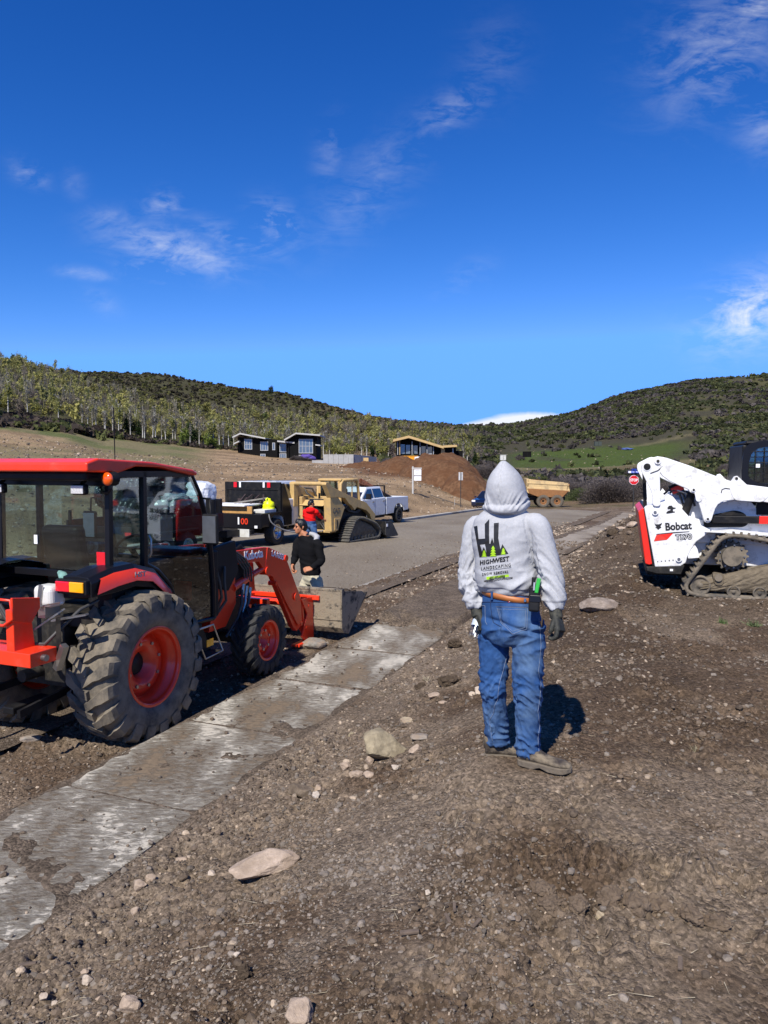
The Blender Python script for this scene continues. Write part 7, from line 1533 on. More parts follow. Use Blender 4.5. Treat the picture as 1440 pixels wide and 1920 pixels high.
# ------------------------------------------------------------------ trees and scrub
def quads(C, S, rng, tilt=1.0):
    """C centres (n,3), S sizes (n,) -> leaf quads randomly turned"""
    n = len(C); a = rng.normal(size=(n, 3)); a /= np.linalg.norm(a, axis=1)[:, None]; b = rng.normal(size=(n, 3)); b -= a * (a * b).sum(1)[:, None]; b /= np.linalg.norm(b, axis=1)[:, None]
    s = S[:, None] * .5; V = np.stack([C - a * s - b * s * .6, C + a * s - b * s * .7, C + a * s * .8 + b * s * .6, C - a * s * .9 + b * s * .7], 1).reshape(-1, 3); return V, np.arange(n * 4).reshape(-1, 4)
def sticks(P, D, L_, W, rng):
    """thin upright twig triangles-pairs: base P, direction D, length, width"""
    n = len(P); D = D / np.linalg.norm(D, axis=1)[:, None]; s = np.cross(D, rng.normal(size=(n, 3))); s /= np.linalg.norm(s, axis=1)[:, None]; s *= W[:, None] * .5; T = P + D * L_[:, None]
    V = np.stack([P - s, P + s, T + s * .25, T - s * .25], 1).reshape(-1, 3); return V, np.arange(n * 4).reshape(-1, 4)
def crown_pts(n, rng, rx, rz, z0, lobes=7, fill=.5):
    C = rng.normal(size=(lobes, 3)); C /= np.linalg.norm(C, axis=1)[:, None]; C = C * np.array([rx, rx, rz]) * .55 * rng.uniform(.5, 1.05, (lobes, 1)); k = rng.randint(0, lobes, n); d = rng.normal(size=(n, 3)); d /= np.linalg.norm(d, axis=1)[:, None]
    return C[k] + d * np.array([rx, rx, rz]) * .5 * (rng.uniform(0, 1, (n, 1)) ** .45) + np.array([0, 0, z0])
def translucent(m):
    nt = m.node_tree; N = nt.nodes; L = nt.links; b = N['Principled BSDF']; out = N['Material Output']; tr = N.new('ShaderNodeBsdfTranslucent'); L.new(b.inputs['Base Color'].links[0].from_socket, tr.inputs[0])
    mx = N.new('ShaderNodeMixShader'); mx.inputs[0].default_value = .42; L.new(b.outputs[0], mx.inputs[1]); L.new(tr.outputs[0], mx.inputs[2]); L.new(mx.outputs[0], out.inputs[0]); return m
def leafmat(name, lo, hi, rough=.8):
    return translucent(mat(name, tuple(1.6 * x for x in lo), rough, var=.45, vscale=.55, dirt=tuple(1.6 * x for x in hi), damt=1., dscale=.9, dlo=.42, dhi=.6, spec=.08))
M_bud = leafmat('budding_leaves', (.125, .128, .042), (.23, .225, .075)); M_twig = leafmat('pale_twigs', (.105, .092, .072), (.19, .175, .125)); M_grn = leafmat('young_green', (.06, .085, .022), (.13, .16, .035)); M_con = leafmat('dark_conifer', (.010, .018, .007), (.028, .045, .014))
M_scrub = leafmat('grey_scrub', (.060, .048, .042), (.115, .098, .088)); M_sage = leafmat('sage_green', (.040, .050, .020), (.085, .098, .040)); M_barkw = mat('white_bark', (.50, .48, .43), .8, var=.35, vscale=2.5, dirt=(.08, .07, .06), damt=.7, dscale=1.5, dlo=.55, dhi=.62); M_bark = mat('grey_bark', (.10, .085, .07), .9, var=.3)
def tree_kind(name, seed, h, rx, rz, nleaf, ls, mleaf, mbark, trunk_r, branches, twigs):
    """(crown mesh, trunk mesh) standing on z=0"""
    rng = np.random.RandomState(seed); mb = MB(); rnd = random.Random(seed); lean = rnd.uniform(-.05, .05)
    mb.tube([(0, 0, -.3), (lean * h * .3, 0, h * .35), (lean * h * .6, .03 * h * rnd.uniform(-1, 1), h * .65), (lean * h, 0, h * .95)], [trunk_r, trunk_r * .8, trunk_r * .5, trunk_r * .12], 6)
    for q in range(branches):
        z = h * rnd.uniform(.35, .9); a = rnd.uniform(0, 6.28); L_ = rx * rnd.uniform(.6, 1.1) * (1.2 - z / h * .6); mb.tube([(lean * z, 0, z), (lean * z + math.cos(a) * L_ * .5, math.sin(a) * L_ * .5, z + L_ * .45), (lean * z + math.cos(a) * L_ * .8, math.sin(a) * L_ * .8, z + L_ * 1.1)], [trunk_r * .38, trunk_r * .25, trunk_r * .08], 4)
    tm = mb.mesh(name + '_trunk'); tm.materials.append(mbark)
    C = crown_pts(nleaf, rng, rx, rz, h - rz * .95); V, Fq = quads(C, rng.uniform(.6, 1.3, nleaf) * ls, rng)
    if twigs:
        P = crown_pts(twigs, rng, rx * .8, rz, h - rz * 1.1); D = P - np.array([0, 0, h * .35]); D[:, 2] = np.abs(D[:, 2]) + 1.2; V2, F2 = sticks(P, D, rng.uniform(.5, 1.2, twigs) * rx * .9, np.full(twigs, .05), rng); Fq = np.vstack([Fq, F2 + len(V)]); V = np.vstack([V, V2])
    cm = mesh_np(name + '_crown', V, Fq); cm.materials.append(mleaf); return cm, tm, V, Fq
KIND = {
    'aspen': [tree_kind('aspen', 40 + k, 8.0, 1.0, 3.0, 90, .30, M_twig, M_barkw, .15, 9, 160) for k in range(4)],
    'aspen_green': [tree_kind('aspeng', 50 + k, 8.0, 1.2, 3.0, 260, .34, M_bud, M_barkw, .14, 7, 60) for k in range(3)],
    'shrub_tree': [tree_kind('shrubt', 60 + k, 5.2, 2.2, 2.3, 520, .42, M_bud, M_bark, .13, 6, 30) for k in range(4)],
    'green_tree': [tree_kind('greent', 70 + k, 5.0, 1.9, 2.3, 460, .40, M_grn, M_bark, .13, 6, 0) for k in range(3)],
    'bare_tree': [tree_kind('baret', 80 + k, 5.0, 2.0, 2.2, 260, .34, M_scrub, M_bark, .12, 10, 260) for k in range(3)],
    'conifer': [tree_kind('conif', 90 + k, 6.0, 1.5, 2.9, 620, .34, M_con, M_bark, .14, 2, 0) for k in range(2)]}
def treeline_d(u): return float(np.interp(u, [-150, 0, 100, 200, 300, 400, 520, 620, 700, 860], [120, 128, 140, 150, 152, 158, 172, 178, 200, 215]))
_rt = random.Random(12); NT = [0]
LAB = {'aspen': ('bare pale-trunked aspen', 'bare white-trunked aspens along the wood edge'), 'aspen_green': ('pale-trunked aspen coming into yellow-green bud', 'budding aspens in the hillside wood'), 'shrub_tree': ('round yellow-green budding tree', 'yellow-green trees on the left hill'),
       'green_tree': ('small bright green tree', 'green trees in the hillside wood'), 'bare_tree': ('grey-brown leafless tree', 'leafless grey trees on the left hill'), 'conifer': ('dark evergreen tree', 'dark evergreens at the wood edge')}
def put_tree(kind, x, y, sc, label=None):
    cm, tm, _, _ = KIND[kind][_rt.randrange(len(KIND[kind]))]; z = zat(x, y)
    t = empty('tree', (x, y, z - .1), _rt.uniform(0, 6.28), label or LAB[kind][0] + ' in the left hill wood', 'tree', LAB[kind][1]); t.scale = (sc * _rt.uniform(.85, 1.15), sc * _rt.uniform(.85, 1.15), sc)
    link_mesh('crown', cm, None, t); link_mesh('trunk', tm, None, t); NT[0] += 1
for u in list(range(168, 560, 9)) + list(range(600, 880, 11)):                    # front rank of pale trunks
    uu = u + _rt.uniform(-5, 5); Y = treeline_d(uu) + _rt.uniform(0, 9); put_tree('aspen' if _rt.random() < .75 else 'aspen_green', (uu - 720) / F * Y, Y, _rt.uniform(.62, .95))
for u in (245, 262, 360, 372, 510, 560, 698, 890): Y = treeline_d(u) + 5; put_tree('conifer', (u - 720) / F * Y, Y, _rt.uniform(.55, .95))
for u in (345, 392, 405, 640, 632, 655, 585, 720): Y = treeline_d(u) - 3; put_tree('green_tree' if u < 500 else 'shrub_tree', (u - 720) / F * Y, Y, _rt.uniform(.5, .9))
for k in range(125):
    u = _rt.uniform(-60, 860); Y = treeline_d(u) + 6 + _rt.random() ** 1.3 * 70; kind = _rt.choice(['shrub_tree', 'shrub_tree', 'bare_tree', 'aspen', 'aspen_green', 'bare_tree' if u < 260 else 'shrub_tree']); put_tree(kind, (u - 720) / F * Y, Y, _rt.uniform(.6, .95))
put_tree('shrub_tree', (42 - 720) / F * 405, 405, 1.6, 'lone rounded tree standing out on the skyline at the far left'); put_tree('conifer', (510 - 720) / F * 520, 520, 1.3, 'lone dark tree on the skyline right of the ridge hump')
def mass(name, n, pick, kinds, label, seed, sub, big=1.0, colf=None):
    """the rest of the growth, one object per wood: reduced copies of the same trees"""
    rng = np.random.RandomState(seed); Vs = []; Fs = []; Cs = []; b = 0
    picks = [pick(rng) for _ in range(n)]; Zs = height(np.array([p[0] for p in picks]), np.array([p[1] for p in picks]), False)
    for q in range(n):
        x, y, sc, kd = picks[q]; z = float(Zs[q])
        V, Fq = KIND[kd][rng.randint(len(KIND[kd]))][2:4] if isinstance(kd, str) else kd; nf = len(Fq); k = min(nf, sub); sel = rng.choice(nf, k, replace=False); VV = V.reshape(nf, 4, 3)[sel].copy()
        cen = VV.mean(1, keepdims=True); VV = cen + (VV - cen) * big * (nf / k) ** .22; VV = VV.reshape(-1, 3) * sc; a = rng.uniform(0, 6.28); c, s = math.cos(a), math.sin(a)
        W = np.stack([VV[:, 0] * c - VV[:, 1] * s + x, VV[:, 0] * s + VV[:, 1] * c + y, VV[:, 2] + z - .25 * sc], 1); Vs.append(W); Fs.append(np.arange(k * 4).reshape(-1, 4) + b); b += k * 4
        col = np.array(colf(kd if isinstance(kd, str) else '', rng, x, y)); Cs.append(np.tile(col, (k * 4, 1)) * rng.uniform(.7, 1.3, (k, 1)).repeat(4, 0))
    me = mesh_np(name, np.vstack(Vs), np.vstack(Fs)); set_cols(me, np.vstack(Cs)); o = link_mesh(name, me, translucent(mat('growth_' + name, (1, 1, 1), .85, var=.15, vscale=.4, attr='Col', spec=.05))); return tag(o, label, None, None, 'stuff')
def wood_pick(rng):
    while True:
        u = rng.uniform(-260, 900); d0 = treeline_d(u); ymax = np.interp(u, [-260, 0, 60, 180, 300, 420, 560, 700, 860, 900], [430, 430, 420, 340, 330, 360, 420, 520, 560, 560]); Y = d0 + 10 + (ymax - d0) * rng.uniform(0, 1) ** .85
        r_ = rng.uniform(); kd = 'shrub_tree' if r_ < .46 else 'bare_tree' if r_ < .72 else 'aspen' if r_ < .84 else 'aspen_green' if r_ < .96 else 'green_tree'
        return (u - 720) / F * Y, Y, rng.uniform(.7, 1.15), kd
WC = {'shrub_tree': (.31, .29, .10), 'bare_tree': (.24, .205, .155), 'aspen': (.30, .27, .20), 'aspen_green': (.30, .29, .11), 'green_tree': (.12, .15, .045), 'conifer': (.02, .03, .012)}
mass('woodland', 2300, wood_pick, None, 'massed budding and leafless trees covering the left hillside', 5, 70, 1.15, lambda k, rng, x, y: np.array(WC[k]) * rng.uniform(.6, 1.25))
def bush_shape(seed, n=26, s=.55):
    rng = np.random.RandomState(seed); C = crown_pts(n, rng, 1.0, .62, .45, 4); return quads(C, rng.uniform(.5, 1.2, n) * s, rng)
BS = [bush_shape(k) for k in range(6)]
def ridge_pick(rng):
    while True:
        u = rng.uniform(120, 900); Y = rng.uniform(300, 600)
        if u > 700 and Y < 430: continue
        return (u - 720) / F * Y, Y, rng.uniform(1.1, 2.4), BS[rng.randint(6)]
mass('ridge_scrub', 3200, ridge_pick, None, 'dark low scrub covering the upper ridge on the left', 8, 22, 1.3, lambda k, rng, x, y: np.array((.085, .075, .050)) * rng.uniform(.55, 1.35) if rng.uniform() < .7 else np.array((.13, .13, .045)))
def right_pick(rng):
    while True:
        u = rng.uniform(862, 1750) if rng.uniform() < .9 else rng.uniform(700, 900); Y = 130 + 760 * rng.uniform() ** 1.0
        if 930 < u < 1300 and 215 < Y < 430 and rng.uniform() > .03: continue
        if u < 1000 and Y < 230 and rng.uniform() > .15: continue
        dens = fbm(np.array([u / 60.]), np.array([math.log(Y) * 9]), 4, 3)[0]
        if dens < .40 and rng.uniform() < .8: continue
        x = (u - 720) / F * Y; return x, Y, rng.uniform(.9, 2.1) * (1 + Y / 900), BS[rng.randint(6)]
def rcol(k, rng, x, y):
    n = mnoise.noise(Vector((x / 45, y / 45, 0))); c = np.array((.125, .108, .098)) if n > 0 else np.array((.085, .095, .045))
    if rng.uniform() < .25: c = np.array((.115, .125, .05))
    return c * rng.uniform(.55, 1.35)
mass('hill_scrub', 9500, right_pick, None, 'dense dark oak scrub and sage covering the right hill', 9, 22, 1.25, rcol)
# nearer single bushes
def big_bush(seed, w, h, nt_=5200, m=M_scrub):
    rng = np.random.RandomState(seed); a = rng.uniform(0, 6.28, nt_); r = np.sqrt(rng.uniform(0, 1, nt_)) * .3; P = np.stack([np.cos(a) * r * w, np.sin(a) * r * w, np.zeros(nt_) - .1], 1)
    el = rng.uniform(.1, 1.5, nt_); b = a + rng.normal(size=nt_) * .5; D = np.stack([np.cos(b) * np.cos(el) * w * .5, np.sin(b) * np.cos(el) * w * .5, np.sin(el) * h], 1); L_ = np.linalg.norm(D, axis=1) * rng.uniform(.75, 1.05, nt_)
    st_ = rng.uniform(0, .75, nt_)[:, None]; V, Fq = sticks(P + D * st_, D + rng.normal(size=(nt_, 3)) * .25 * w * .3, L_ * (1 - st_[:, 0]) * rng.uniform(.4, 1, nt_), np.full(nt_, .007), rng)
    tips = P + D * rng.uniform(.55, .98, nt_)[:, None]; V2, F2 = quads(tips, rng.uniform(.012, .034, nt_), rng); me = mesh_np('bush', np.vstack([V, V2]), np.vstack([Fq, F2 + len(V)])); me.materials.append(m); return me
BB = [big_bush(k, 1.0, .72) for k in range(3)]; BG = [big_bush(10 + k, 1.0, .5, 4200, M_sage) for k in range(2)]
def put_bush(u, vb, w_px, Y, label, green=False, grp='grey-purple bushes at the foot of the right hill', hs=1.0):
    x = (u - 720) / F * Y; w = w_px / F * Y; me = (BG if green else BB)[_rt.randrange(2 if green else 3)]
    o = bpy.data.objects.new('bush', me); scene.collection.objects.link(o); o.location = (x, Y, zat(x, Y) - .05); o.rotation_euler = (0, 0, _rt.uniform(0, 6.28)); o.scale = (w, w, w * hs * _rt.uniform(.85, 1.1)); tag(o, label, 'bush', grp)
put_bush(1146, 932, 92, 88, 'big rounded grey-purple bush left of the stop sign', hs=.85, grp=None)
put_bush(1000, 905, 52, 112, 'grey bush above the dump truck bed', grp=None); put_bush(1052, 905, 60, 116, 'wide grey bush between the dump truck and the big rounded bush', grp=None)
put_bush(905, 893, 40, 150, 'grey bush low on the bank left of the hooded head', grp=None)
for k in range(46):
    u = _rt.uniform(1075, 1560); Y = _rt.uniform(96, 190) if u < 1240 else _rt.uniform(70, 190); g = _rt.random() < .3; put_bush(u, 0, _rt.uniform(30, 70) * 110 / Y, Y, 'low sage-green bush among the bushes behind the white loader' if g else 'leafless grey-purple bush among the bushes behind the white loader', g, 'sage-green bushes behind the white loader' if g else 'grey-purple bushes behind the white loader', .85)
for k in range(8): put_bush(_rt.uniform(540, 600), 0, _rt.uniform(10, 22), 140, 'low grey shrub at the foot of the left black house', False, 'low shrubs by the left black house', .8)
# scrub skirts at the foot of the wood and dry grass on the bank
def skirt_pick(rng): u = rng.uniform(-200, 560); Y = treeline_d(u) + rng.uniform(-5, 8) + (rng.uniform(-8, 4) if u < 200 else 0); return (u - 720) / F * Y, Y, rng.uniform(.6, 1.5) * (1.4 if u < 230 else .8), BS[rng.randint(6)]
mass('wood_edge_scrub', 900, skirt_pick, None, 'tangled brown scrub along the foot of the wood', 19, 24, 1.1, lambda k, rng, x, y: np.array((.095, .075, .062)) * rng.uniform(.5, 1.5) if rng.uniform() < .7 else np.array((.12, .13, .05)))
# ------------------------------------------------------------------ mud over the slabs, gravel, stones
def mud_sheet(name, t0, t1, s0, s1, ds, dt, zf, thick, label):
    S = np.arange(s0, s1, ds); T = np.arange(t0, t1 + 1e-6, dt); SS, TT = np.meshgrid(S, T, indexing='ij'); X, Y = xy(SS, TT); A = thick(SS, TT, X, Y); Z = zf(SS, TT) + A
    n = len(T); V = np.stack([X.ravel(), Y.ravel(), Z.ravel()], 1); i = np.arange(len(S) - 1)[:, None] * n; j = np.arange(n - 1)[None]; Fc = np.stack([i + j, i + n + j, i + n + j + 1, i + j + 1], -1).reshape(-1, 4)[:, ::-1]
    a = A.ravel(); keep = (a[Fc] > -.012).any(1); Fc = Fc[keep]; me = mesh_np(name, V, Fc, True)
    C = np.tile(np.array([.125, .096, .070]), (len(V), 1)) * (.65 + .8 * fbm(V[:, 0] / .12, V[:, 1] / .12, 3))[:, None]; set_cols(me, C); tag(link_mesh(name, me, bpy.data.materials['soil']), label, None, None, 'stuff')
def th_walk(S, T, X, Y):
    e = fbm(S / .35, T / .2, 11, 4); cl = fbm(S / .07, T / .07, 13, 3, .6); big = fbm(S / .9, T / .45, 17, 4)
    edge = .05 * sst(.53, .66, T + (e - .5) * .16) + .06 * sst(.50, .66, -T + (e - .5) * .20)
    patch = .030 * sst(.70, .84, big) * sst(.35, .6, cl + .15) + .036 * np.exp(-((S - 4.75 + .35 * T) / .20) ** 2) * sst(.46, .66, cl + .12 + (e - .5)) + .035 * np.exp(-((S - 6.45 - .3 * T) / .10) ** 2) * sst(.5, .65, cl + .1) + .030 * np.exp(-((S - 2.9) / .5) ** 2) * sst(.5, .66, cl + .06)
    joint = .010 * np.exp(-((((S + 1.9 + .75) % 1.5) - .75) / .02) ** 2)
    cover = .11 * sst(11.5, 12.0, S + (e - .5) * .9 + .35 * T) * (1 - sst(15.5, 17.2, S + (e - .5) * 2 - .6 * T))
    a = edge * .45 + patch * .5 + joint + cover - .014 + .009 * (cl - .5); w = sst(.605, .655, np.abs(T)); return a * (1 - w) - .025 * w
mud_sheet('mud_on_slabs', -.66, .66, -1.8, 22, .03, .03, lambda S, T: grade(S) + .002, th_walk, 'dried brown mud spilled and trodden over the pavement slabs')
mud_sheet('mud_on_far_slabs', -.74, .74, 22, 58, .12, .06, lambda S, T: grade(S) + .002, lambda S, T, X, Y: .05 * sst(.30, .70, T + (fbm(S / .8, T / .3, 3) - .5) * .6) + .05 * sst(.45, .7, -T + (fbm(S / .8, T / .3, 5) - .5) * .5) - .014, 'dust and soil drifting over the far pavement slabs')
mud_sheet('soil_at_road_edge', -3.4, -1.6, 3, 60, .09, .06, lambda S, T: grade(S) - .085, lambda S, T, X, Y: .10 * sst(-2.55, -1.9, T + (fbm(S / .8, T / .4, 23, 4) - .5) * 1.0) - .03 + .03 * (fbm(S / .12, T / .12, 27, 3) - .5) * sst(-2.9, -2.3, T), 'loose brown soil spilling over the concrete gutter')

def ico(sub):
    bm = bmesh.new(); bmesh.ops.create_icosphere(bm, subdivisions=sub, radius=1); V = np.array([v.co[:] for v in bm.verts]); Fc = np.array([[v.index for v in f.verts] for f in bm.faces]); bm.free(); return V, Fc
def rotm(n, rng):
    q = rng.normal(size=(n, 4)); q /= np.linalg.norm(q, axis=1)[:, None]; w, x, y, z = q.T
    return np.stack([1 - 2 * (y * y + z * z), 2 * (x * y - z * w), 2 * (x * z + y * w), 2 * (x * y + z * w), 1 - 2 * (x * x + z * z), 2 * (y * z - x * w), 2 * (x * z - y * w), 2 * (y * z + x * w), 1 - 2 * (x * x + y * y)], 1).reshape(n, 3, 3)
def stones(name, X, Y, Z, size, cols, sub, label, seed, flat=.75, rough=.30):
    rng = np.random.RandomState(seed); B, Fc = ico(sub); n = len(X); k = len(B); sc = rng.uniform(.65, 1.25, (n, 1, 3)); P = B[None] * (1 + rough * rng.uniform(-1, 1, (n, k, 1))) * sc
    P = np.einsum('nij,nkj->nki', rotm(n, rng), P) * size[:, None, None]; P[:, :, 2] *= flat; P += np.stack([X, Y, Z], 1)[:, None, :]
    V = P.reshape(-1, 3); FF = (Fc[None] + (np.arange(n) * k)[:, None, None]).reshape(-1, 3); me = mesh_np(name, V, FF, False); set_cols(me, np.repeat(cols, k, 0)); 
    o = link_mesh(name, me, mat('loose_stones', (1, 1, 1), .9, var=.3, vscale=60, attr='Col', bump=.002, bscale=200, spec=.15)); return tag(o, label, None, None, 'stuff')
def stone_cols(n, rng, pale=.12, grey=.28):
    r_ = rng.uniform(size=n); c = np.tile([.135, .102, .074], (n, 1)) * rng.uniform(.6, 1.35, (n, 1)); g = r_ < grey; c[g] = np.array([.185, .155, .125]) * rng.uniform(.65, 1.25, (g.sum(), 1)); p = r_ > 1 - pale; c[p] = np.array([.38, .30, .22]) * rng.uniform(.7, 1.2, (p.sum(), 1)); return c
def gravel():
    rng = np.random.RandomState(31); n = 98000; th = np.radians(rng.uniform(-31, 31, n)); r = 1.75 * (26 / 1.75) ** (rng.uniform(0, 1, n) ** 1.25); X = r * np.sin(th); Y = r * np.cos(th); s, t = st(X, Y)
    d = fbm(X / .5, Y / .5, 44, 3); keep = rng.uniform(size=n) < .30 + 1.2 * sst(.45, .68, d) + .8 * sst(3.2, 2.2, r) * sst(.2, -.8, X)
    onslab = (np.abs(t) < .60) & (s < 11.5); keep &= ~(onslab & (rng.uniform(size=n) > .05)); keep &= ~((t < -2.45)); keep &= ~((np.hypot(X - .83, (Y - 4.28) * 1.2) < .24))
    keep &= ~((X > .5) & (t > 1.6) & (rng.uniform(size=n) < .42))
    X, Y, r, s, t = X[keep], Y[keep], r[keep], s[keep], t[keep]; n = len(X); size = .0052 * (r / 2.3) ** .9 * rng.uniform(.02, 1, n) ** (-1 / 2.5); size = np.minimum(size, .030 + .004 * (r / 2.3)) * .62
    Z = height(X, Y); sl = np.abs(t) < .6; Z = np.where(sl, grade(s) + .004, Z) + size * .15; c = stone_cols(n, rng, .05, .24); gp = np.exp(-((X - .1) / .8) ** 2 - ((Y - 3.3) / .8) ** 2); w = rng.uniform(size=n) < gp * .7; c[w] = np.array([.20, .168, .138]) * rng.uniform(.7, 1.3, (w.sum(), 1))
    big = size > .0115 * (r / 2.3) ** .9
    stones('gravel', X[~big], Y[~big], Z[~big], size[~big], c[~big], 1, 'small stones and clods strewn over the bare soil', 3)
    stones('pebbles', X[big], Y[big], Z[big], size[big], c[big], 2, 'larger loose pebbles and soil lumps on the bare ground', 4, rough=.16)
gravel()
def more_stones():
    rng = np.random.RandomState(77); n = 5200                        # stony line right of the pavement, round the boulder, and the strip by the road
    s = rng.uniform(2, 40, n) ; t = np.where(rng.uniform(size=n) < .5, .9 + rng.normal(size=n) * .35, -1.3 + rng.normal(size=n) * .55); t = np.where((s > 18) & (t > 0), .8 + np.abs(rng.normal(size=n)) * .5, t); keep = (np.abs(t) > .62) & (t > -2.5); s, t = s[keep], t[keep]
    X, Y = xy(s, t); r = np.hypot(X, Y); n = len(X); size = .010 * (r / 6) * rng.uniform(.03, 1, n) ** (-1 / 2.6) * .6; size = np.minimum(size, .06); stones('roadside_stones', X, Y, height(X, Y) + size * .2, size, stone_cols(n, rng, .38, .3), 1, 'pale and brown stones along the pavement edges', 6)
    n = 2600; s = rng.uniform(9, 26, n); t = rng.uniform(.8, 5.0, n); X, Y = xy(s, t); k = rng.uniform(size=n) < sst(5, 1, t); X, Y = X[k], Y[k]; n = len(X); r = np.hypot(X, Y); size = np.minimum(.012 * (r / 8) * rng.uniform(.03, 1, n) ** (-1 / 2.4) * .6, .09); stones('slope_stones', X, Y, height(X, Y) + size * .25, size, stone_cols(n, rng, .06, .10), 1, 'clods and stones on the dark slope left of the white loader', 16)
    n = 1500; s = rng.uniform(5, 45, n); t = -2.5 - np.abs(rng.normal(size=n)) * .9; t = np.where(rng.uniform(size=n) < .12, rng.uniform(-11, -2.5, n), t); X, Y = xy(s, t); r = np.hypot(X, Y); size = np.minimum(.007 * (r / 10) * rng.uniform(.05, 1, n) ** (-1 / 2.6) * .6, .05); tn = (t - ROAD_T0) / (ROAD_T1 - ROAD_T0); stones('road_litter', X, Y, grade(s) - .115 + .16 * tn * (1 - tn) + size * .3, size, stone_cols(n, rng, .12, .2), 1, 'crumbs of soil and stone scattered over the road', 21)
    n = 5200; u = rng.uniform(-60, 900, n); Yb = 19 + rng.uniform(0, 1, n) ** 1.5 * 90; X = (u - 720) / F * Yb; ss, tt = st(X, Yb); keep = tt < -12; X, Yb = X[keep], Yb[keep]; n = len(X); r = np.hypot(X, Yb); size = .035 * (r / 20) ** .8 * rng.uniform(.03, 1, n) ** (-1 / 2.8) * .6; size = np.minimum(size, .3)
    stones('bank_stones', X, Yb, height(X, Yb) + size * .2, size, stone_cols(n, rng, .34, .3), 1, 'broken stones and clods littering the graded bank', 8)
    n = 420; x = rng.uniform(-30, 110, n); y = rng.uniform(90, 420, n); size = rng.uniform(.12, .38, n); stones('hill_stones', x, y, height(x, y) + .1, size, stone_cols(n, rng, .7, .2), 1, 'scattered pale stones on the far slopes', 12)
more_stones()
def rock(u, vb, w, h, label, col=(.33, .27, .20), col2=(.20, .16, .11), seed=1, depth=.8, group=None, rot=0., cuts=13, name='rock', sink=.12, mt=None):
    """one stone w by h photo pixels, standing on the soil below pixel (u, vb)"""
    g = gpt(u, vb); s = g.y / F; W = w * s; Hh = max(h * s * .72, .3 * W) ; g.y += W * depth * .35; g.z = zat(g.x, g.y, True); bm = bmesh.new(); bmesh.ops.create_icosphere(bm, subdivisions=4 if w > 60 else 3, radius=.5); rnd = random.Random(seed)
    pl = [(Vector((rnd.gauss(0, 1), rnd.gauss(0, 1), rnd.gauss(0, .8))).normalized(), rnd.uniform(.26, .44)) for _ in range(cuts)]
    for v in bm.verts:
        p = v.co.copy()
        for n_, d_ in pl:
            e = p.dot(n_) - d_
            if e > 0: p -= n_ * e * .92
        k = 1 + .10 * mnoise.noise(p * 5 + Vector((seed, 0, 0))) + .05 * mnoise.noise(p * 14 + Vector((0, seed, 0))); v.co = Vector((p.x * k * W * 1.18, p.y * k * W * depth * 1.18, p.z * k * Hh * 1.22))
    if name == 'soil_clod':
        bmesh.ops.subdivide_edges(bm, edges=bm.edges, cuts=1, use_grid_fill=True); bm.normal_update()
        for v in bm.verts: q = v.co / max(W, .01); v.co += v.normal * W * (.11 * mnoise.noise(q * 6 + Vector((seed, 1, 0))) + .07 * mnoise.noise(q * 15 + Vector((seed, 0, 2))))
    for f in bm.faces: f.smooth = False
    me = bpy.data.meshes.new(name); bm.to_mesh(me); bm.free(); m = mt or mat('rock_%d' % (int(col[0] * 1000)), col, .9, var=.35, vscale=14, dirt=col2, damt=.8, dscale=7, dlo=.46, dhi=.62, bump=.006, bscale=40, spec=.2)
    o = link_mesh(name, me, m, None, (g.x, g.y, g.z + Hh * (.5 - sink)), (0, 0, rot)); return tag(o, label, 'rock' if name == 'rock' else name.replace('_', ' '), group)
PK = (.44, .345, .265); PK2 = (.28, .21, .15); GR = (.25, .23, .20); CL = (.085, .062, .042)
rock(488, 1648, 140, 58, 'long pale pinkish flat rock lying alone in the lower left foreground', PK, PK2, 4, .55, rot=.25)
rock(714, 1428, 88, 74, 'big tan boulder left of the hooded man feet', (.30, .25, .165), (.19, .155, .10), 12, 1.0, rot=.2, cuts=8)
rock(763, 1360, 28, 26, 'small pale yellow stone just behind the tan boulder', (.40, .33, .22), PK2, 5, .8, rot=.8)
rock(779, 1420, 27, 26, 'pinkish stone right of the tan boulder', PK, PK2, 6); rock(659, 1384, 15, 14, 'little brown-yellow stone left of the tan boulder', (.30, .24, .15), PK2, 7)
rock(563, 1500, 46, 40, 'brown half-buried rock between the pavement and the tan boulder', (.20, .155, .11), CL, 8); rock(593, 1506, 14, 20, 'white chip right beside the brown half-buried rock', (.50, .47, .42), PK, 3)
rock(596, 1480, 18, 20, 'pale stone touching the top of the brown half-buried rock', PK, PK2, 13)
rock(693, 1436, 16, 24, 'thin pinkish wedge leaning on the front of the tan boulder', PK, PK2, 14); rock(650, 1446, 24, 20, 'pale pink stone at the left end of the stone cluster under the boulder', PK, PK2, 15); rock(668, 1462, 26, 17, 'pale stone in the middle of the cluster under the boulder', PK, PK2, 16); rock(691, 1470, 24, 18, 'blocky pale stone at the right end of the cluster under the boulder', PK, PK2, 17)
rock(740, 1448, 14, 14, 'white chip below the tan boulder, left one of two', (.52, .48, .42), PK, 18); rock(763, 1446, 12, 13, 'white chip below the tan boulder, right one of two', (.52, .48, .42), PK, 19)
rock(790, 1388, 38, 12, 'flat grey splinter of stone right of the tan boulder', GR, PK2, 20, rot=.6)
rock(813, 1311, 24, 16, 'pale double pebble left of the jeans, upper one', PK, PK2, 21, rot=.3); rock(831, 1319, 16, 12, 'pale pebble just below the double pebble left of the jeans', PK, PK2, 22)
rock(886, 1309, 14, 13, 'round cream stone touching the left side of the jeans', (.46, .40, .32), PK, 23, cuts=6); rock(898, 1306, 18, 22, 'larger cream stone half behind the left trouser leg', (.46, .38, .30), PK, 24, cuts=6)
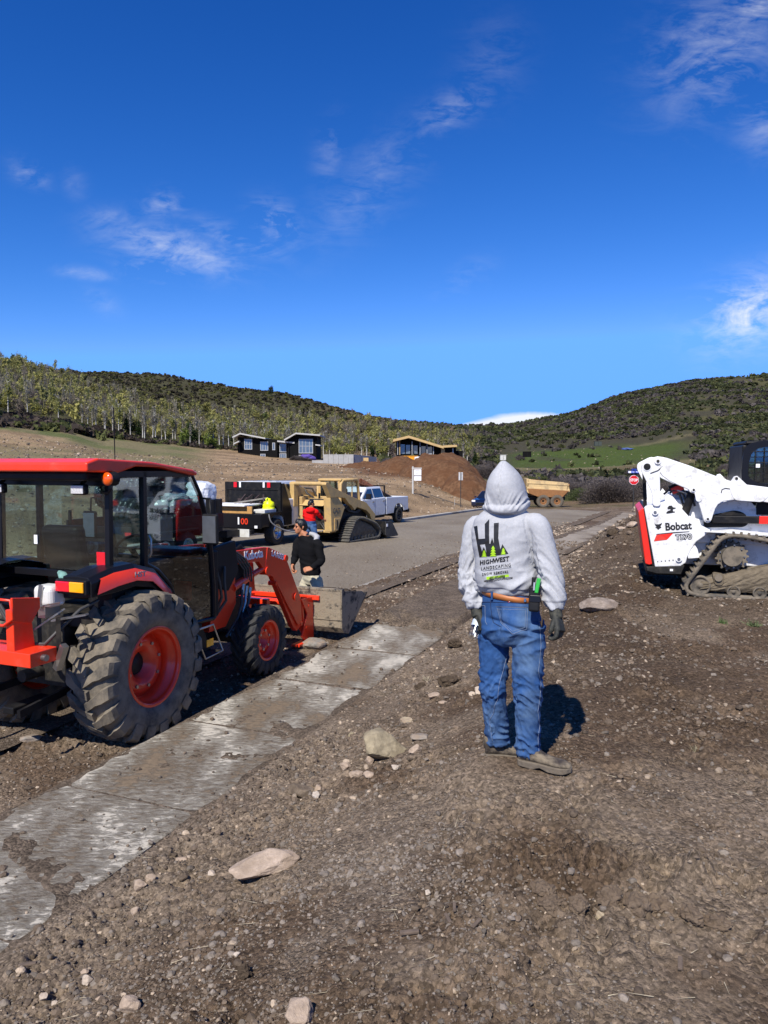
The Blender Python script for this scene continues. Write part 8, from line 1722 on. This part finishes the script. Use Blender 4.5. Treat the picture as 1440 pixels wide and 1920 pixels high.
rock(853, 1216, 24, 24, 'dark round soil lump left of the water bottle', CL, (.05, .036, .024), 25, name='soil_clod', cuts=7); rock(843, 1288, 42, 34, 'brown clod with cracked surface left of the jeans', CL, (.05, .036, .024), 26, name='soil_clod')
rock(789, 1292, 20, 22, 'small dark clod between pavement and cracked clod', CL, (.05, .036, .024), 27, name='soil_clod'); rock(823, 1180, 18, 9, 'dark clod lying on the far end of the clean slabs', CL, (.05, .036, .024), 28, name='soil_clod', mt=None)
rock(1128, 1146, 66, 34, 'flat mottled grey rock right of the hooded man on dark soil', (.27, .22, .18), (.17, .13, .10), 29, .7, cuts=9)
rock(586, 1218, 44, 30, 'smooth grey rock in front of the orange loader foot', GR, (.17, .15, .13), 30, .8, cuts=8)
rock(241, 1904, 38, 48, 'tall pale stone near the bottom edge, left', PK, PK2, 31); rock(559, 1925, 74, 52, 'big pale stone cut by the bottom edge of the view', PK, PK2, 32)
rock(163, 1850, 24, 28, 'cream stone in the bottom left gravel, upper of the pair', (.46, .40, .30), PK2, 33); rock(157, 1832, 16, 15, 'little pinkish stone touching the cream stone bottom left', PK, PK2, 34)
rock(259, 1674, 28, 26, 'pinkish round stone beside the slab edge lower left', PK, PK2, 35); rock(281, 1655, 20, 20, 'cream stone just right of the round one by the slab edge', (.44, .38, .30), PK2, 36); rock(253, 1722, 20, 26, 'pale upright stone below the pair by the slab edge', (.44, .38, .28), PK2, 37)
rock(396, 1645, 14, 16, 'cream pebble left of the long pale flat rock', (.46, .42, .34), PK, 38); rock(340, 1612, 24, 10, 'thin pale stone right of the slab edge', PK, PK2, 39); rock(80, 1884, 16, 20, 'white stone near the bottom left corner, left of two', (.46, .42, .36), PK, 40); rock(100, 1888, 14, 16, 'white stone near the bottom left corner, right of two', (.46, .42, .36), PK, 41)
rock(185, 1884, 18, 14, 'pale flat stone between the cream stone and the tall one', PK, PK2, 42); rock(802, 1675, 13, 14, 'single white angular stone in the lower centre', (.55, .52, .45), PK, 43); rock(1126, 1729, 20, 24, 'yellowish stone in the churned furrow', (.34, .29, .18), PK2, 44)
rock(443, 1800, 14, 13, 'white round pebble in the bottom centre gravel', (.5, .45, .38), PK, 45); rock(458, 1840, 30, 36, 'brown angular clod in the bottom centre gravel', CL, (.05, .036, .024), 46, name='soil_clod'); rock(361, 1908, 16, 14, 'tan pebble beside the big cut stone at the bottom', PK, PK2, 47); rock(55, 1398, 40, 15, 'flat grey stone in the shade under the tractor', GR, PK2, 48)
for k, (u, v, w, h) in enumerate(((1040, 1716, 46, 34), (1085, 1722, 34, 40), (1150, 1712, 44, 36), (1196, 1722, 46, 44), (1240, 1716, 50, 34), (1300, 1740, 44, 34), (1352, 1748, 40, 26), (1020, 1690, 40, 26))):
    rock(u, v, w * 1.15, h * 1.25, 'crumbly soil lump in the churned furrow, ' + ('second', 'third', 'fourth', 'fifth', 'sixth', 'seventh', 'eighth', 'first')[k] + ' from its left end', (.15, .112, .078), (.11, .078, .052), 60 + k, 1.0, group='soil lumps in the churned furrow', name='soil_clod', sink=.22)
for k, (u, v, w, h, lab) in enumerate(((1216, 948, 26, 26, 'tan boulder on top of the soil berm behind the white loader link'), (1197, 958, 26, 14, 'pale rock topping the berm left of the tan boulder'), (1184, 968, 14, 10, 'small pale rock at the left tip of the berm'), (1187, 990, 22, 14, 'pale rock half down the berm by the red tailgate'), (1166, 994, 16, 10, 'small pale rock left on the berm slope'), (1199, 986, 8, 9, 'tiny white stone against the red tailgate'), (1150, 1002, 24, 20, 'dark clod at the near end of the berm'))):
    rock(u, v, w, h, lab, PK if k != 6 else CL, PK2 if k != 6 else (.05, .036, .024), 80 + k, .8, name='rock' if k != 6 else 'soil_clod', sink=.2)
# straw, twigs, sticks and weeds
def straw():
    rng = np.random.RandomState(5); n = 420; th = np.radians(rng.uniform(-28, 28, n)); r = 1.9 * 4.5 ** rng.uniform(0, 1, n); X = r * np.sin(th); Y = r * np.cos(th); s, t = st(X, Y); k = t > .7; X, Y = X[k], Y[k]; n = len(X); Z = height(X, Y) + .008; a = rng.uniform(0, 6.28, n); D = np.stack([np.cos(a), np.sin(a), rng.normal(size=n) * .18], 1)
    V, Fq = sticks(np.stack([X, Y, Z], 1), D, rng.uniform(.02, .10, n), rng.uniform(.0012, .003, n), rng); tag(link_mesh('dry_straw', mesh_np('dry_straw', V, Fq), mat('dry_straw', (.42, .36, .25), .9)), 'scattered bits of dry straw and twigs', None, None, 'stuff')
straw()
def weed(u, v, w, label, col, seed):
    g = gpt(u, v); rng = np.random.RandomState(seed); n = 60; a = rng.uniform(0, 6.28, n); el = rng.uniform(.2, 1.3, n); D = np.stack([np.cos(a) * np.cos(el), np.sin(a) * np.cos(el), np.sin(el)], 1); s = w * g.y / F; V, Fq = sticks(np.zeros((n, 3)) + rng.normal(size=(n, 3)) * s * .12 * np.array([1, 1, 0]), D, rng.uniform(.3, .9, n) * s * .6, np.full(n, s * .07), rng)
    tag(link_mesh('weed', mesh_np('weed', V, Fq), mat(label.split()[0] + '_weed', col, .8), None, (g.x, g.y, zat(g.x, g.y, True) - .01)), label, 'weed')
weed(1355, 1168, 26, 'green leafy weed on the bare soil below the white loader', (.07, .12, .03), 3); weed(1412, 1170, 34, 'olive weed tuft near the right edge below the loader', (.10, .13, .05), 4); weed(1300, 1405, 26, 'straw-coloured dry tuft in the soil right of the boots', (.30, .26, .17), 5); weed(962, 1900, 22, 'yellow dry tuft near the bottom edge', (.38, .33, .17), 6); weed(800, 1275, 26, 'strawy dry tuft behind the tan boulder', (.40, .34, .24), 7)
for k, (u, v, a, L_, lab) in enumerate(((768, 1757, .05, 38, 'flat brown stick lying level in the lower centre'), (840, 1740, 1.9, 26, 'short brown stick leaning up, left of the pair in the lower centre'), (852, 1722, 1.5, 24, 'short brown stick standing right of the leaning one'), (893, 1745, .9, 30, 'brown stick slanting right in the lower centre'), (1275, 1820, 1.2, 34, 'weathered stick in the lower right soil'), (52, 1820, .15, 34, 'brown stick in the bottom left gravel'))):
    g = gpt(u, v); s = L_ * g.y / F; d = Vector((math.cos(a), math.sin(a), .0)) * s * .5; c = Vector((g.x, g.y, zat(g.x, g.y, True) + .012)); tag(MB().beam(c - d, c + d + Vector((0, 0, .006)), s * .26, s * .16).build('stick', mat('brown_stick', (.12, .088, .065), .9, var=.4, vscale=30), None, s * .04), lab, 'stick')
